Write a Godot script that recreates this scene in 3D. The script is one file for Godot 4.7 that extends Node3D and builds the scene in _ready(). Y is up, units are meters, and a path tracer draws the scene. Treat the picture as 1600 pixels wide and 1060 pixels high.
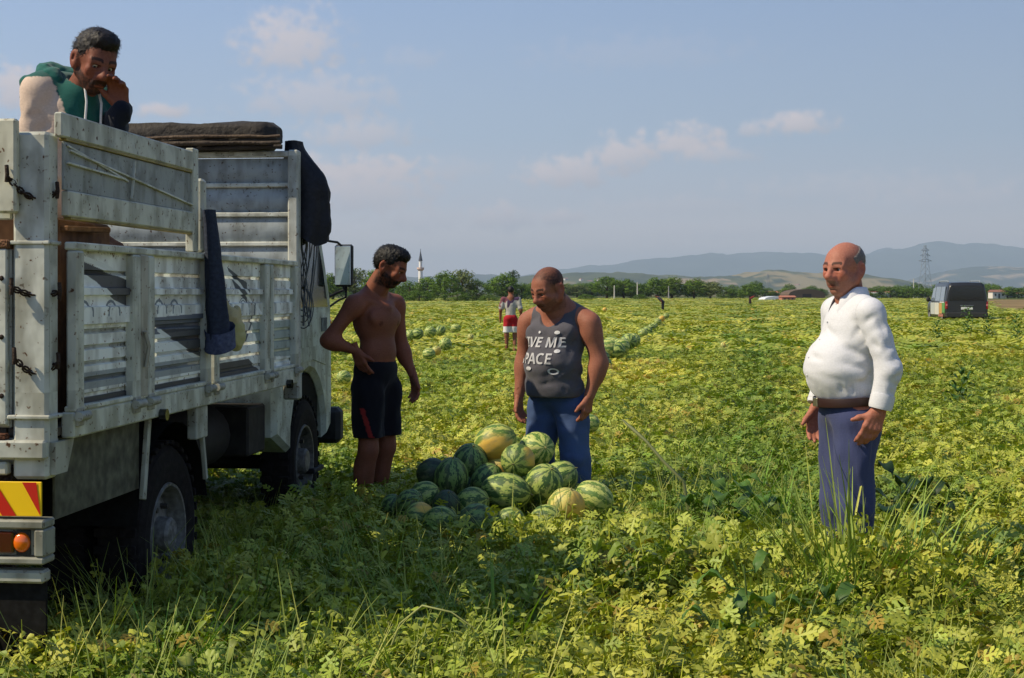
extends Node3D

# ---------------------------------------------------------------- mesh buffer
class MB:
	var v := PackedVector3Array()
	var n := PackedVector3Array()
	var c := PackedColorArray()
	var uv := PackedVector2Array()
	var ix := PackedInt32Array()
	var col := Color.WHITE

	func vert(p: Vector3, nn: Vector3, t := Vector2.ZERO) -> int:
		v.append(p); n.append(nn); c.append(col); uv.append(t)
		return v.size() - 1

	# corners run counter-clockwise seen from outside
	func tri(a: Vector3, b: Vector3, d: Vector3) -> void:
		var nn := (b - a).cross(d - a).normalized()
		var i := vert(a, nn)
		vert(b, nn); vert(d, nn)
		ix.append_array(PackedInt32Array([i, i + 2, i + 1]))

	func quad(a: Vector3, b: Vector3, d: Vector3, e: Vector3) -> void:
		var nn := (d - a).cross(e - b).normalized()
		var i := vert(a, nn, Vector2(0, 1))
		vert(b, nn, Vector2(1, 1)); vert(d, nn, Vector2(1, 0)); vert(e, nn, Vector2(0, 0))
		ix.append_array(PackedInt32Array([i, i + 2, i + 1, i, i + 3, i + 2]))

	func out_face(pts: Array, centre: Vector3) -> void:
		var m := Vector3.ZERO
		for p in pts:
			m += p
		m /= pts.size()
		var nn: Vector3 = (pts[1] - pts[0]).cross(pts[2] - pts[0])
		if nn.dot(m - centre) < 0.0:
			pts.reverse()
		if pts.size() == 3:
			tri(pts[0], pts[1], pts[2])
		else:
			quad(pts[0], pts[1], pts[2], pts[3])

	# box with chamfered edges; t places its centre
	func box(t: Transform3D, size: Vector3, bev := 0.004) -> void:
		var s := size * 0.5
		var b := minf(bev, minf(s.x, minf(s.y, s.z)) * 0.6)
		for ax in 3:
			var u := (ax + 1) % 3
			var w := (ax + 2) % 3
			for sg in [-1.0, 1.0]:
				var q := []
				for k in [[-1, -1], [1, -1], [1, 1], [-1, 1]]:
					var p := Vector3.ZERO
					p[ax] = s[ax] * sg
					p[u] = (s[u] - b) * k[0]
					p[w] = (s[w] - b) * k[1]
					q.append(t * p)
				out_face(q, t.origin)
			for su in [-1.0, 1.0]:
				for sw in [-1.0, 1.0]:
					var q := []
					for k in [[-1, 0], [1, 0], [1, 1], [-1, 1]]:
						var p := Vector3.ZERO
						p[ax] = (s[ax] - b) * k[0]
						p[u] = su * (s[u] - (b if k[1] == 1 else 0.0))
						p[w] = sw * (s[w] - (b if k[1] == 0 else 0.0))
						q.append(t * p)
					out_face(q, t.origin)
		for sx in [-1.0, 1.0]:
			for sy in [-1.0, 1.0]:
				for sz in [-1.0, 1.0]:
					var sg := Vector3(sx, sy, sz)
					var q := []
					for ax in 3:
						var p := Vector3.ZERO
						for k in 3:
							p[k] = sg[k] * (s[k] - (0.0 if k == ax else b))
						q.append(t * p)
					out_face(q, t.origin)

	# box between two corners
	func bx(a: Vector3, b: Vector3, bev := 0.004) -> void:
		box(Transform3D(Basis(), (a + b) * 0.5), (b - a).abs(), bev)

	# bar of w x d between two points; 'up' steers its roll
	func bar(a: Vector3, b: Vector3, w: float, d: float, up := Vector3.UP, bev := 0.003) -> void:
		var y := (b - a).normalized()
		var x := up.cross(y)
		if x.length() < 0.01:
			x = Vector3.RIGHT.cross(y)
		x = x.normalized()
		box(Transform3D(Basis(x, y, x.cross(y)), (a + b) * 0.5), Vector3(w, (b - a).length(), d), bev)

	# grid of points, rows x cols, smooth normals; outside is where rows x cols turn counter-clockwise
	func grid(p: Array, close_cols := false, uvs := Vector2.ONE) -> void:
		var rows := p.size()
		var cols: int = p[0].size()
		var base := v.size()
		for r in rows:
			for k in cols:
				var l: int = (k - 1 + cols) % cols if close_cols else maxi(k - 1, 0)
				var h: int = (k + 1) % cols if close_cols else mini(k + 1, cols - 1)
				var du: Vector3 = p[r][h] - p[r][l]
				var dv: Vector3 = p[mini(r + 1, rows - 1)][k] - p[maxi(r - 1, 0)][k]
				if du.length_squared() < 1e-12:
					var rr := r + 1 if r == 0 else r - 1
					du = p[rr][h] - p[rr][l]
				vert(p[r][k], du.cross(dv).normalized(), Vector2(k / float(cols - 1 if not close_cols else cols), r / float(maxi(rows - 1, 1))) * uvs)
		for r in rows - 1:
			for k in (cols if close_cols else cols - 1):
				var a := base + r * cols + k
				var b := base + r * cols + (k + 1) % cols
				ix.append_array(PackedInt32Array([a, b + cols, b, a, a + cols, b + cols]))

	func tube(path: PackedVector3Array, rad, sides := 8, caps := true) -> void:
		var rows := []
		var up := Vector3.UP
		for i in path.size():
			var d := (path[mini(i + 1, path.size() - 1)] - path[maxi(i - 1, 0)]).normalized()
			if absf(d.dot(up)) > 0.98:
				up = Vector3(0.3, 0.1, 0.95).normalized()
			var x := up.cross(d).normalized()
			var y := d.cross(x)
			up = y
			var r: float = rad if rad is float else rad[i]
			var ring := []
			for k in sides:
				var a := TAU * k / sides
				ring.append(path[i] + (x * cos(a) + y * sin(a)) * r)
			rows.append(ring)
		grid(rows, true)
		if caps:
			for e in [0, path.size() - 1]:
				var cen := path[e]
				var inner := path[1] if e == 0 else path[path.size() - 2]
				for k in sides:
					out_face([cen, rows[e][k], rows[e][(k + 1) % sides]], inner)

	# turned about the local y axis; profile of (radius, height), going up with outside on the right
	func lathe(t: Transform3D, prof: PackedVector2Array, seg := 24) -> void:
		var rows := []
		for q in prof:
			var ring := []
			for k in seg:
				var a := -TAU * k / seg
				ring.append(t * Vector3(cos(a) * q.x, q.y, sin(a) * q.x))
			rows.append(ring)
		# split hard corners: each segment is its own strip
		for r in rows.size() - 1:
			grid([rows[r], rows[r + 1]], true)

	# flat outline (counter-clockwise in local x,y) pushed from z=0 to z=depth
	func prism(t: Transform3D, poly: PackedVector2Array, depth: float) -> void:
		var tr := Geometry2D.triangulate_polygon(poly)
		for z in [0.0, depth]:
			for i in range(0, tr.size(), 3):
				var a := t * Vector3(poly[tr[i]].x, poly[tr[i]].y, z)
				var b := t * Vector3(poly[tr[i + 1]].x, poly[tr[i + 1]].y, z)
				var d := t * Vector3(poly[tr[i + 2]].x, poly[tr[i + 2]].y, z)
				out_face([a, b, d], (a + b + d) / 3.0 + t.basis.z * (1.0 if (z == 0.0) == (depth > 0.0) else -1.0))
		var ccw := not Geometry2D.is_polygon_clockwise(poly)
		for i in poly.size():
			var p := poly[i]
			var q := poly[(i + 1) % poly.size()]
			if not ccw:
				var s := p; p = q; q = s
			if depth > 0.0:
				quad(t * Vector3(p.x, p.y, 0), t * Vector3(q.x, q.y, 0), t * Vector3(q.x, q.y, depth), t * Vector3(p.x, p.y, depth))
			else:
				quad(t * Vector3(p.x, p.y, depth), t * Vector3(q.x, q.y, depth), t * Vector3(q.x, q.y, 0), t * Vector3(p.x, p.y, 0))

	func ball(cen: Vector3, r: Vector3, rings := 10, seg := 14, b := Basis()) -> void:
		var rows := []
		for i in rings + 1:
			var th := PI * i / rings
			var ring := []
			for k in seg:
				var a := -TAU * k / seg
				ring.append(cen + b * Vector3(sin(th) * cos(a) * r.x, -cos(th) * r.y, sin(th) * sin(a) * r.z))
			rows.append(ring)
		grid(rows, true)

	func add(o: MB, t := Transform3D()) -> void:
		var base := v.size()
		for i in o.v.size():
			v.append(t * o.v[i]); n.append((t.basis * o.n[i]).normalized())
		c.append_array(o.c); uv.append_array(o.uv)
		for i in o.ix:
			ix.append(base + i)

	func mesh() -> ArrayMesh:
		var a := []
		a.resize(Mesh.ARRAY_MAX)
		a[Mesh.ARRAY_VERTEX] = v
		a[Mesh.ARRAY_NORMAL] = n
		a[Mesh.ARRAY_COLOR] = c
		a[Mesh.ARRAY_TEX_UV] = uv
		a[Mesh.ARRAY_INDEX] = ix
		var m := ArrayMesh.new()
		m.add_surface_from_arrays(Mesh.PRIMITIVE_TRIANGLES, a)
		return m


# ---------------------------------------------------------------- smooth solids: summed fields meshed as surface nets
class Sdf:
	var o: Vector3
	var h: float
	var k: float
	var nx: int
	var ny: int
	var nz: int
	var acc := PackedFloat32Array()

	func _init(lo: Vector3, hi: Vector3, cell: float, kk: float) -> void:
		o = lo; h = cell; k = kk
		nx = int((hi.x - lo.x) / h) + 2
		ny = int((hi.y - lo.y) / h) + 2
		nz = int((hi.z - lo.z) / h) + 2
		acc.resize(nx * ny * nz)

	# tapered capsule; space is squeezed by ff along fl (ff > 1: thinner that way)
	func cap(a: Vector3, b: Vector3, ra: float, rb: float, fl := Vector3.ZERO, ff := 1.0) -> void:
		var m := maxf(ra, rb) + 5.0 / k
		var lo := a.min(b) - Vector3(m, m, m) - o
		var hi := a.max(b) + Vector3(m, m, m) - o
		var x0 := maxi(0, int(lo.x / h)); var x1 := mini(nx - 1, int(hi.x / h) + 1)
		var y0 := maxi(0, int(lo.y / h)); var y1 := mini(ny - 1, int(hi.y / h) + 1)
		var z0 := maxi(0, int(lo.z / h)); var z1 := mini(nz - 1, int(hi.z / h) + 1)
		var ba := b - a
		var flat := ff != 1.0
		if flat:
			ba += fl * (ba.dot(fl) * (ff - 1.0))
		var ib := 1.0 / maxf(ba.length_squared(), 1e-9)
		var top := 5.0 / k
		for z in range(z0, z1 + 1):
			for y in range(y0, y1 + 1):
				var i := (z * ny + y) * nx + x0
				var p := o + Vector3(x0, y, z) * h - a
				for x in range(x0, x1 + 1):
					var q := p
					if flat:
						q += fl * (q.dot(fl) * (ff - 1.0))
					var t := clampf(q.dot(ba) * ib, 0.0, 1.0)
					var d := (q - ba * t).length() - (ra + (rb - ra) * t)
					if d < top:
						acc[i] += exp(-k * d)
					i += 1
					p.x += h

	func ell(cen: Vector3, r: Vector3, rot := Basis(), sgn := 1.0) -> void:
		var m := maxf(r.x, maxf(r.y, r.z)) + 5.0 / k
		var lo := cen - Vector3(m, m, m) - o
		var hi := cen + Vector3(m, m, m) - o
		var x0 := maxi(0, int(lo.x / h)); var x1 := mini(nx - 1, int(hi.x / h) + 1)
		var y0 := maxi(0, int(lo.y / h)); var y1 := mini(ny - 1, int(hi.y / h) + 1)
		var z0 := maxi(0, int(lo.z / h)); var z1 := mini(nz - 1, int(hi.z / h) + 1)
		var inv := rot.transposed()
		var top := 5.0 / k
		var rr := r * r
		for z in range(z0, z1 + 1):
			for y in range(y0, y1 + 1):
				var i := (z * ny + y) * nx + x0
				for x in range(x0, x1 + 1):
					var q := inv * (o + Vector3(x, y, z) * h - cen)
					var k0 := (q / r).length()
					var d := k0 * (k0 - 1.0) / maxf((q / rr).length(), 1e-5)
					if d < top:
						if sgn > 0.0:
							acc[i] += exp(-k * d)
						else:
							acc[i] = minf(acc[i], exp(minf(k * d, 40.0)))
					i += 1

	# keeps what lies below the plane nn.p = d
	func cut(nn: Vector3, d: float) -> void:
		var i := 0
		for z in nz:
			for y in ny:
				var e := nn.x * o.x + nn.y * (o.y + y * h) + nn.z * (o.z + z * h) - d
				var step := nn.x * h
				for x in nx:
					if e > -0.15 and acc[i] > 0.0:
						acc[i] = minf(acc[i], exp(clampf(-k * e, -60.0, 60.0)))
					i += 1
					e += step

	# adds folds: noise sampled in squeezed space, only near the surface
	func rough(fn: FastNoiseLite, amp: float, sc: Vector3, lo_y := -9.0, hi_y := 9.0, rot := Basis()) -> void:
		var a0 := exp(-k * 0.03)
		var a1 := exp(k * 0.03)
		var i := 0
		for z in nz:
			for y in ny:
				var yy := o.y + y * h
				var w := clampf((yy - lo_y) * 12.0, 0.0, 1.0) * clampf((hi_y - yy) * 12.0, 0.0, 1.0)
				if w <= 0.0:
					i += nx
					continue
				for x in nx:
					var f := acc[i]
					if f > a0 and f < a1:
						acc[i] = f * exp(k * amp * w * fn.get_noise_3dv(rot * Vector3(o.x + x * h, yy, o.z + z * h) * sc))
					i += 1

	func value(p: Vector3) -> float:
		var q := ((p - o) / h).clamp(Vector3.ZERO, Vector3(nx - 2, ny - 2, nz - 2))
		var x := int(q.x); var y := int(q.y); var z := int(q.z)
		var i := (z * ny + y) * nx + x
		var d := q - Vector3(x, y, z)
		var c := PackedFloat32Array()
		for j in [0, 1, nx, nx + 1, nx * ny, nx * ny + 1, nx * ny + nx, nx * ny + nx + 1]:
			c.append(-log(maxf(acc[i + j], 1e-12)) / k)
		return lerpf(lerpf(lerpf(c[0], c[1], d.x), lerpf(c[2], c[3], d.x), d.y), lerpf(lerpf(c[4], c[5], d.x), lerpf(c[6], c[7], d.x), d.y), d.z)

	# presses a crease of half length l into the surface met from p along dir, running along 'along'
	func crease(p: Vector3, dir: Vector3, along: Vector3, l: float, w: float, deep: float) -> void:
		var q := p
		for i in 160:
			if value(q) < 0.0:
				break
			q += dir * 0.004
		dent(q, along - dir * along.dot(dir), l, w, deep)

	# a soft furrow (deep > 0) or welt (deep < 0) through p
	func dent(p: Vector3, along: Vector3, l: float, w: float, deep: float) -> void:
		var a := along.normalized()
		var m := maxf(l, w) * 2.0
		var x0 := maxi(0, int((p.x - m - o.x) / h)); var x1 := mini(nx - 1, int((p.x + m - o.x) / h) + 1)
		var y0 := maxi(0, int((p.y - m - o.y) / h)); var y1 := mini(ny - 1, int((p.y + m - o.y) / h) + 1)
		var z0 := maxi(0, int((p.z - m - o.z) / h)); var z1 := mini(nz - 1, int((p.z + m - o.z) / h) + 1)
		for z in range(z0, z1 + 1):
			for y in range(y0, y1 + 1):
				for x in range(x0, x1 + 1):
					var q := o + Vector3(x, y, z) * h - p
					var t := q.dot(a)
					var r2 := q.length_squared() - t * t
					var e := t * t / (l * l) + r2 / (w * w)
					if e < 5.0:
						acc[(z * ny + y) * nx + x] *= exp(-k * deep * exp(-e))

	func into(mb: MB, paint: Callable, t := Transform3D()) -> void:
		var lo := exp(-k * h * 4.0)
		var hi := exp(k * h * 4.0)
		var sxy := nx * ny
		var id := PackedInt32Array()
		id.resize(acc.size())
		var base := mb.v.size()
		var cells := PackedInt32Array()
		var off := [0, 1, nx, nx + 1, sxy, sxy + 1, sxy + nx, sxy + nx + 1]
		var po: Array[Vector3] = [Vector3(0, 0, 0), Vector3(1, 0, 0), Vector3(0, 1, 0), Vector3(1, 1, 0), Vector3(0, 0, 1), Vector3(1, 0, 1), Vector3(0, 1, 1), Vector3(1, 1, 1)]
		var ed := PackedInt32Array([0, 1, 2, 3, 4, 5, 6, 7, 0, 2, 1, 3, 4, 6, 5, 7, 0, 4, 1, 5, 2, 6, 3, 7])
		var pts := PackedVector3Array()
		var f := PackedFloat32Array()
		f.resize(8)
		for z in nz - 1:
			for y in ny - 1:
				var i := z * sxy + y * nx
				for x in nx - 1:
					var a := acc[i]
					if a > lo and a < hi:
						var m := 0
						for j in 8:
							f[j] = acc[i + off[j]]
							if f[j] > 1.0:
								m |= 1 << j
						if m != 0 and m != 255:
							for j in 8:
								f[j] = log(maxf(f[j], 1e-9))
							var s := Vector3.ZERO
							var cnt := 0
							for e in 12:
								var p := ed[e * 2]
								var q := ed[e * 2 + 1]
								if (f[p] > 0.0) != (f[q] > 0.0):
									s += po[p].lerp(po[q], f[p] / (f[p] - f[q]))
									cnt += 1
							pts.append(o + (Vector3(x, y, z) + s / cnt) * h)
							cells.append(i)
							id[i] = pts.size()
					i += 1
		var nrm := PackedVector3Array()
		nrm.resize(pts.size())
		var idx := PackedInt32Array()
		for j in cells.size():
			var i := cells[j]
			var s0 := acc[i] > 1.0
			for ax in 3:
				var da: int = [1, nx, sxy][ax]
				var db: int = [nx, sxy, 1][ax]
				var dc: int = [sxy, 1, nx][ax]
				if i - db - dc < 0:
					continue
				var s1 := acc[i + da] > 1.0
				if s0 == s1:
					continue
				var a := id[i] - 1
				var b := id[i - db] - 1
				var cc := id[i - db - dc] - 1
				var d := id[i - dc] - 1
				if a < 0 or b < 0 or cc < 0 or d < 0:
					continue
				var fn := (pts[cc] - pts[a]).cross(pts[d] - pts[b])
				if s0:
					idx.append_array(PackedInt32Array([a, cc, b, a, d, cc]))
				else:
					idx.append_array(PackedInt32Array([a, b, cc, a, cc, d]))
					fn = -fn
				nrm[a] += fn; nrm[b] += fn; nrm[cc] += fn; nrm[d] += fn
		for j in pts.size():
			mb.v.append(t * pts[j])
			var nn := nrm[j].normalized()
			mb.n.append((t.basis * nn).normalized())
			mb.uv.append(Vector2.ZERO)
			mb.c.append(paint.call(pts[j], nn))
		var flip := t.basis.determinant() < 0.0
		for j in range(0, idx.size(), 3):
			mb.ix.append(base + idx[j])
			mb.ix.append(base + idx[j + (2 if flip else 1)])
			mb.ix.append(base + idx[j + (1 if flip else 2)])


# ---------------------------------------------------------------- naming
var taken := {}
var rng := RandomNumberGenerator.new()
var mats := {}

func numbered(called: String) -> String:
	var k: int = taken.get(called, 0)
	taken[called] = k + 1
	return called if k == 0 else "%s_%03d" % [called, k]

func tag(o: Node3D, label: String, category := "", group := "", kind := "") -> Node3D:
	if label: o.set_meta("label", label)
	if category: o.set_meta("category", category)
	if group: o.set_meta("group", group)
	if kind: o.set_meta("kind", kind)
	return o

func thing(called: String, label: String, category: String, at := Vector3.ZERO, turn := 0.0, group := "") -> Node3D:
	var o := Node3D.new()
	o.name = numbered(called)
	add_child(o)
	o.position = at
	o.rotation.y = turn
	return tag(o, label, category, group)

func obj(called: String, mb, m: Material, parent: Node3D = null) -> MeshInstance3D:
	var o := MeshInstance3D.new()
	o.name = called if parent else numbered(called)
	o.mesh = mb.mesh() if mb is MB else mb
	o.material_override = m
	(parent if parent else self).add_child(o, true)
	return o

func put(called: String, mb, m: Material, label: String, category: String, at := Vector3.ZERO, group := "", kind := "") -> MeshInstance3D:
	var o := obj(called, mb, m)
	o.position = at
	tag(o, label, category, group, kind)
	return o

# sRGB 0..255 to a linear vertex colour
static func L(r: float, g: float, b: float) -> Color:
	return Color(r / 255.0, g / 255.0, b / 255.0).srgb_to_linear()

func tex_noise(f: float, lo: Color, hi: Color, oct := 4, size := 256, normal := 0.0, type := FastNoiseLite.TYPE_SIMPLEX_SMOOTH, sd := 1) -> NoiseTexture2D:
	var fn := FastNoiseLite.new()
	fn.noise_type = type
	fn.frequency = f
	fn.fractal_octaves = oct
	fn.seed = sd
	var t := NoiseTexture2D.new()
	t.width = size; t.height = size
	t.seamless = true
	t.generate_mipmaps = false
	t.noise = fn
	if normal > 0.0:
		t.as_normal_map = true
		t.bump_strength = normal
	else:
		var g := Gradient.new()
		g.set_color(0, lo); g.set_color(1, hi)
		t.color_ramp = g
	return t

# a plain material; vertex colours tint it, a noise breaks its tone, another its surface
func mat(called: String, col := Color.WHITE, rough := 0.8, metal := 0.0, mottle: Texture2D = null, bump: Texture2D = null, sc := 1.0, bump_amt := 0.5, spec := 0.5) -> StandardMaterial3D:
	if mats.has(called):
		return mats[called]
	var m := StandardMaterial3D.new()
	m.resource_name = called
	m.albedo_color = col
	m.vertex_color_use_as_albedo = true
	m.roughness = rough
	m.metallic = metal
	m.metallic_specular = spec
	if mottle:
		m.albedo_texture = mottle
	if bump:
		m.normal_enabled = true
		m.normal_texture = bump
		m.normal_scale = bump_amt
	if mottle or bump:
		m.uv1_triplanar = true
		m.uv1_scale = Vector3(sc, sc, sc)
	mats[called] = m
	return m

# the photograph's scale: pixels per metre at a distance d is F / d
const F := 2300.0
const EYE := 1.45

# a point of the place from its bearing in the photograph and the pixels per metre there
func at(px: float, py: float, s: float) -> Vector3:
	return Vector3((px - 800.0) / s, EYE - (py - 458.0) / s, -F / s)

func on_ground(px: float, s: float, y := 0.0) -> Vector3:
	return Vector3((px - 800.0) / s, y, -F / s)

func _ready() -> void:
	rng.seed = 7
	# ---- camera
	var cam := Camera3D.new()
	cam.name = "camera"
	cam.projection = Camera3D.PROJECTION_FRUSTUM
	cam.near = 0.1
	cam.far = 40000.0
	cam.size = 2.0 * 530.0 / F * cam.near
	cam.frustum_offset = Vector2(0, -72.0 / F * cam.near)
	cam.position = Vector3(0, EYE, 0)
	add_child(cam)
	cam.current = true
	# ---- sky, sun, exposure
	var env := Environment.new()
	env.background_mode = Environment.BG_SKY
	env.sky = Sky.new()
	env.sky.sky_material = make_sky()
	env.background_energy_multiplier = 1.0
	env.tonemap_mode = Environment.TONE_MAPPER_LINEAR
	env.tonemap_exposure = 1.06
	env.sdfgi_enabled = true
	env.ssao_enabled = true
	env.ssil_enabled = true
	env.fog_enabled = FOG > 0.0
	env.fog_density = FOG
	env.fog_light_color = Color(0.835, 0.92, 1.0)
	var we := WorldEnvironment.new()
	we.name = "world_environment"
	we.environment = env
	add_child(we)
	var sun := DirectionalLight3D.new()
	sun.name = "sun"
	sun.light_energy = 1.6
	sun.light_color = Color(1.0, 0.94, 0.82)
	sun.light_angular_distance = 0.5
	sun.shadow_enabled = true
	add_child(sun)
	sun.look_at_from_position(Vector3.ZERO, Vector3(0.68, -0.72, -0.19), Vector3.UP)
	# ---- the place
	var t0 := Time.get_ticks_msec()
	build_ground()
	build_hills()
	print("ground ", Time.get_ticks_msec() - t0); t0 = Time.get_ticks_msec()
	build_truck()
	print("truck ", Time.get_ticks_msec() - t0); t0 = Time.get_ticks_msec()
	build_background()
	print("background ", Time.get_ticks_msec() - t0); t0 = Time.get_ticks_msec()
	build_people()
	print("people ", Time.get_ticks_msec() - t0); t0 = Time.get_ticks_msec()
	build_melons()
	print("melons ", Time.get_ticks_msec() - t0); t0 = Time.get_ticks_msec()
	build_van()
	build_plants()
	print("plants ", Time.get_ticks_msec() - t0)

const FOG := 0.000115

# ---------------------------------------------------------------- sky
func make_sky() -> PanoramaSkyMaterial:
	var w := 256
	var hh := 1024
	var im := Image.create_empty(w, hh, false, Image.FORMAT_RGBF)
	# colours (linear) by height above the horizon in degrees; paler towards the sun's side
	var stops := [[-90.0, Color(0.33, 0.33, 0.34)], [-0.5, Color(0.92, 0.78, 0.70)], [1.4, Color(0.90, 0.77, 0.71)], [3.5, Color(0.56, 0.60, 0.68)], [6.0, Color(0.43, 0.54, 0.685)], [11.0, Color(0.335, 0.465, 0.69)], [20.0, Color(0.22, 0.345, 0.60)], [40.0, Color(0.125, 0.235, 0.48)], [90.0, Color(0.075, 0.155, 0.36)]]
	for y in hh:
		var el := 90.0 - (y + 0.5) * 180.0 / hh
		var c: Color = stops[0][1]
		for i in stops.size() - 1:
			if el >= stops[i][0]:
				c = stops[i][1].lerp(stops[i + 1][1], clampf((el - stops[i][0]) / (stops[i + 1][0] - stops[i][0]), 0, 1))
		for x in w:
			var k := 1.0 + 0.3 * cos((x + 0.5) / w * TAU - deg_to_rad(-106.0))
			im.set_pixel(x, y, Color(c.r * k, c.g * k, c.b * k))
	im.resize(4096, 2048, Image.INTERPOLATE_BILINEAR)
	w = 4096; hh = 2048
	var fn := FastNoiseLite.new()
	fn.noise_type = FastNoiseLite.TYPE_SIMPLEX_SMOOTH
	fn.fractal_octaves = 5
	fn.frequency = 1.0
	var r := RandomNumberGenerator.new()
	r.seed = 11
	# clouds: bearing and height in photograph pixels from the view axis, half sizes, strength
	var cl := [[885, 275, 66, 26, 1.0], [975, 248, 48, 30, 0.9], [1075, 228, 60, 26, 0.95], [1120, 245, 60, 16, 0.5], [1250, 200, 50, 20, 0.9], [1180, 208, 26, 12, 0.5], [560, 272, 100, 24, 1.0], [570, 305, 110, 48, 0.8], [455, 78, 72, 52, 0.75], [780, 345, 46, 26, 0.85], [655, 345, 70, 26, 0.4], [878, 343, 38, 14, 0.8], [1060, 325, 120, 16, 0.3], [560, 215, 80, 28, 0.6], [255, 183, 44, 12, 0.85], [30, 165, 80, 40, 0.8], [1380, 300, 220, 22, 0.25], [650, 95, 50, 16, 0.18], [1130, 365, 120, 14, 0.3], [1000, 90, 160, 30, 0.12], [500, 160, 110, 40, 0.5], [700, 270, 60, 22, 0.25], [1500, 320, 160, 18, 0.28]]
	for i in 170:
		var az := r.randf_range(-PI, PI)
		if absf(az) < 0.40:
			continue
		var e := pow(r.randf(), 1.6) * 0.42 + 0.015
		var sz := r.randf_range(30, 110)
		cl.append([800 + az * F, 458 - e * F, sz, sz * r.randf_range(0.25, 0.55), r.randf_range(0.2, 0.9)])
	var per := w / TAU
	for q in cl:
		var az0: float = atan((q[0] - 800.0) / F) if absf(q[0] - 800.0) < 900 else (q[0] - 800.0) / F
		var el0: float = atan((458.0 - q[1]) / F) if absf(q[0] - 800.0) < 900 else (458.0 - q[1]) / F
		var ra: float = q[2] / F * 1.5
		var re: float = q[3] / F * 1.5
		for yy in range(int((PI / 2 - el0 - re) * per), int((PI / 2 - el0 + re) * per) + 1):
			var el := PI / 2 - (yy + 0.5) / per
			if el < 0.004 or yy < 0:
				continue
			for xx in range(int((az0 - ra) * per), int((az0 + ra) * per) + 1):
				var az := (xx + 0.5) / per
				var dx := (az - az0) / ra
				var dy := (el - el0) / re
				if dy < 0.0:
					dy *= 1.5   # flatter underneath
				var px := az * F / 30.0
				var py := el * F / 24.0
				var f := 1.0 - sqrt(dx * dx + dy * dy) + 0.55 * fn.get_noise_2d(px * 0.9, py * 0.9) + 0.2 * fn.get_noise_2d(px * 2.6 + 50.0, py * 2.6)
				f = minf(smoothstep(0.05, 0.8, f) * float(q[4]) * 1.15, 0.95)
				if f <= 0.003:
					continue
				var lit := clampf(0.55 + dy * 0.45 - dx * 0.2, 0.0, 1.0)
				var cc := Color(0.42, 0.43, 0.49).lerp(Color(0.74, 0.66, 0.665), lit)
				var u := posmod(xx, w)
				im.set_pixel(u, yy, im.get_pixel(u, yy).lerp(cc, f))
	var m := PanoramaSkyMaterial.new()
	m.panorama = ImageTexture.create_from_image(im)
	return m

# ---------------------------------------------------------------- ground and hills
func build_ground() -> void:
	var mb := MB.new()
	var fn := FastNoiseLite.new()
	fn.frequency = 0.25
	fn.fractal_octaves = 3
	var rows := []
	var rad := [0.0, 1.0, 2.0, 3.0, 4.0, 5.0, 6.0, 7.0, 8.0, 9.0, 10.0, 12.0, 14.0, 17.0, 20.0, 25.0, 30.0, 40.0, 55.0, 75.0, 100.0, 140.0, 200.0, 300.0, 450.0, 700.0, 1200.0, 2500.0, 6000.0, 18000.0]
	rad.reverse()
	for q in rad:
		var ring := []
		for k in 72:
			var a := -TAU * k / 72
			var p := Vector3(cos(a) * q, 0, sin(a) * q)
			if q < 60.0:
				p.y = 0.03 * fn.get_noise_2d(p.x * 4.0, p.z * 4.0)
			ring.append(p)
		rows.append(ring)
	mb.grid(rows, true)
	var soil := mat("soil", Color.WHITE, 0.95, 0.0, tex_noise(0.02, Color(0.36, 0.31, 0.22), Color(0.50, 0.44, 0.32), 5), tex_noise(0.05, Color.BLACK, Color.WHITE, 5, 256, 8.0), 0.7, 1.0, 0.3)
	put("ground", mb, soil, "bare brown soil of the flat field beneath the vines", "ground", Vector3(0, -0.02, 0), "", "structure")
	# far fields: low sheets of stubble and pasture on the plain
	var fields := [
		["stubble_field", "tan stubble field behind the parked van at the right edge", Vector3(62, 0.012, -210), Vector2(50, 110), L(150, 128, 92)],
		["pasture", "flat green pasture beyond the watermelon field reaching the trees", Vector3(0, 0.008, -420), Vector2(900, 150), L(92, 104, 52)],
		["plain", "dry patchwork plain stretching from the tree line to the hills", Vector3(0, 0.004, -2200), Vector2(5200, 1600), L(122, 118, 82)],
	]
	for q in fields:
		var f := MB.new()
		f.col = q[4]
		var s: Vector2 = q[3]
		var g := []
		for r in 9:
			var line := []
			for k in 17:
				line.append(Vector3((k / 16.0 - 0.5) * 2.0 * s.x, 0, (0.5 - r / 8.0) * 2.0 * s.y))
			g.append(line)
		f.grid(g)
		put(q[0], f, mat("field_" + q[0], Color.WHITE, 0.95, 0.0, tex_noise(0.012, Color(0.72, 0.72, 0.70), Color(1, 1, 1), 5), null, 0.02, 0.5, 0.2), q[1], "field", q[2], "", "structure")

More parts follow.
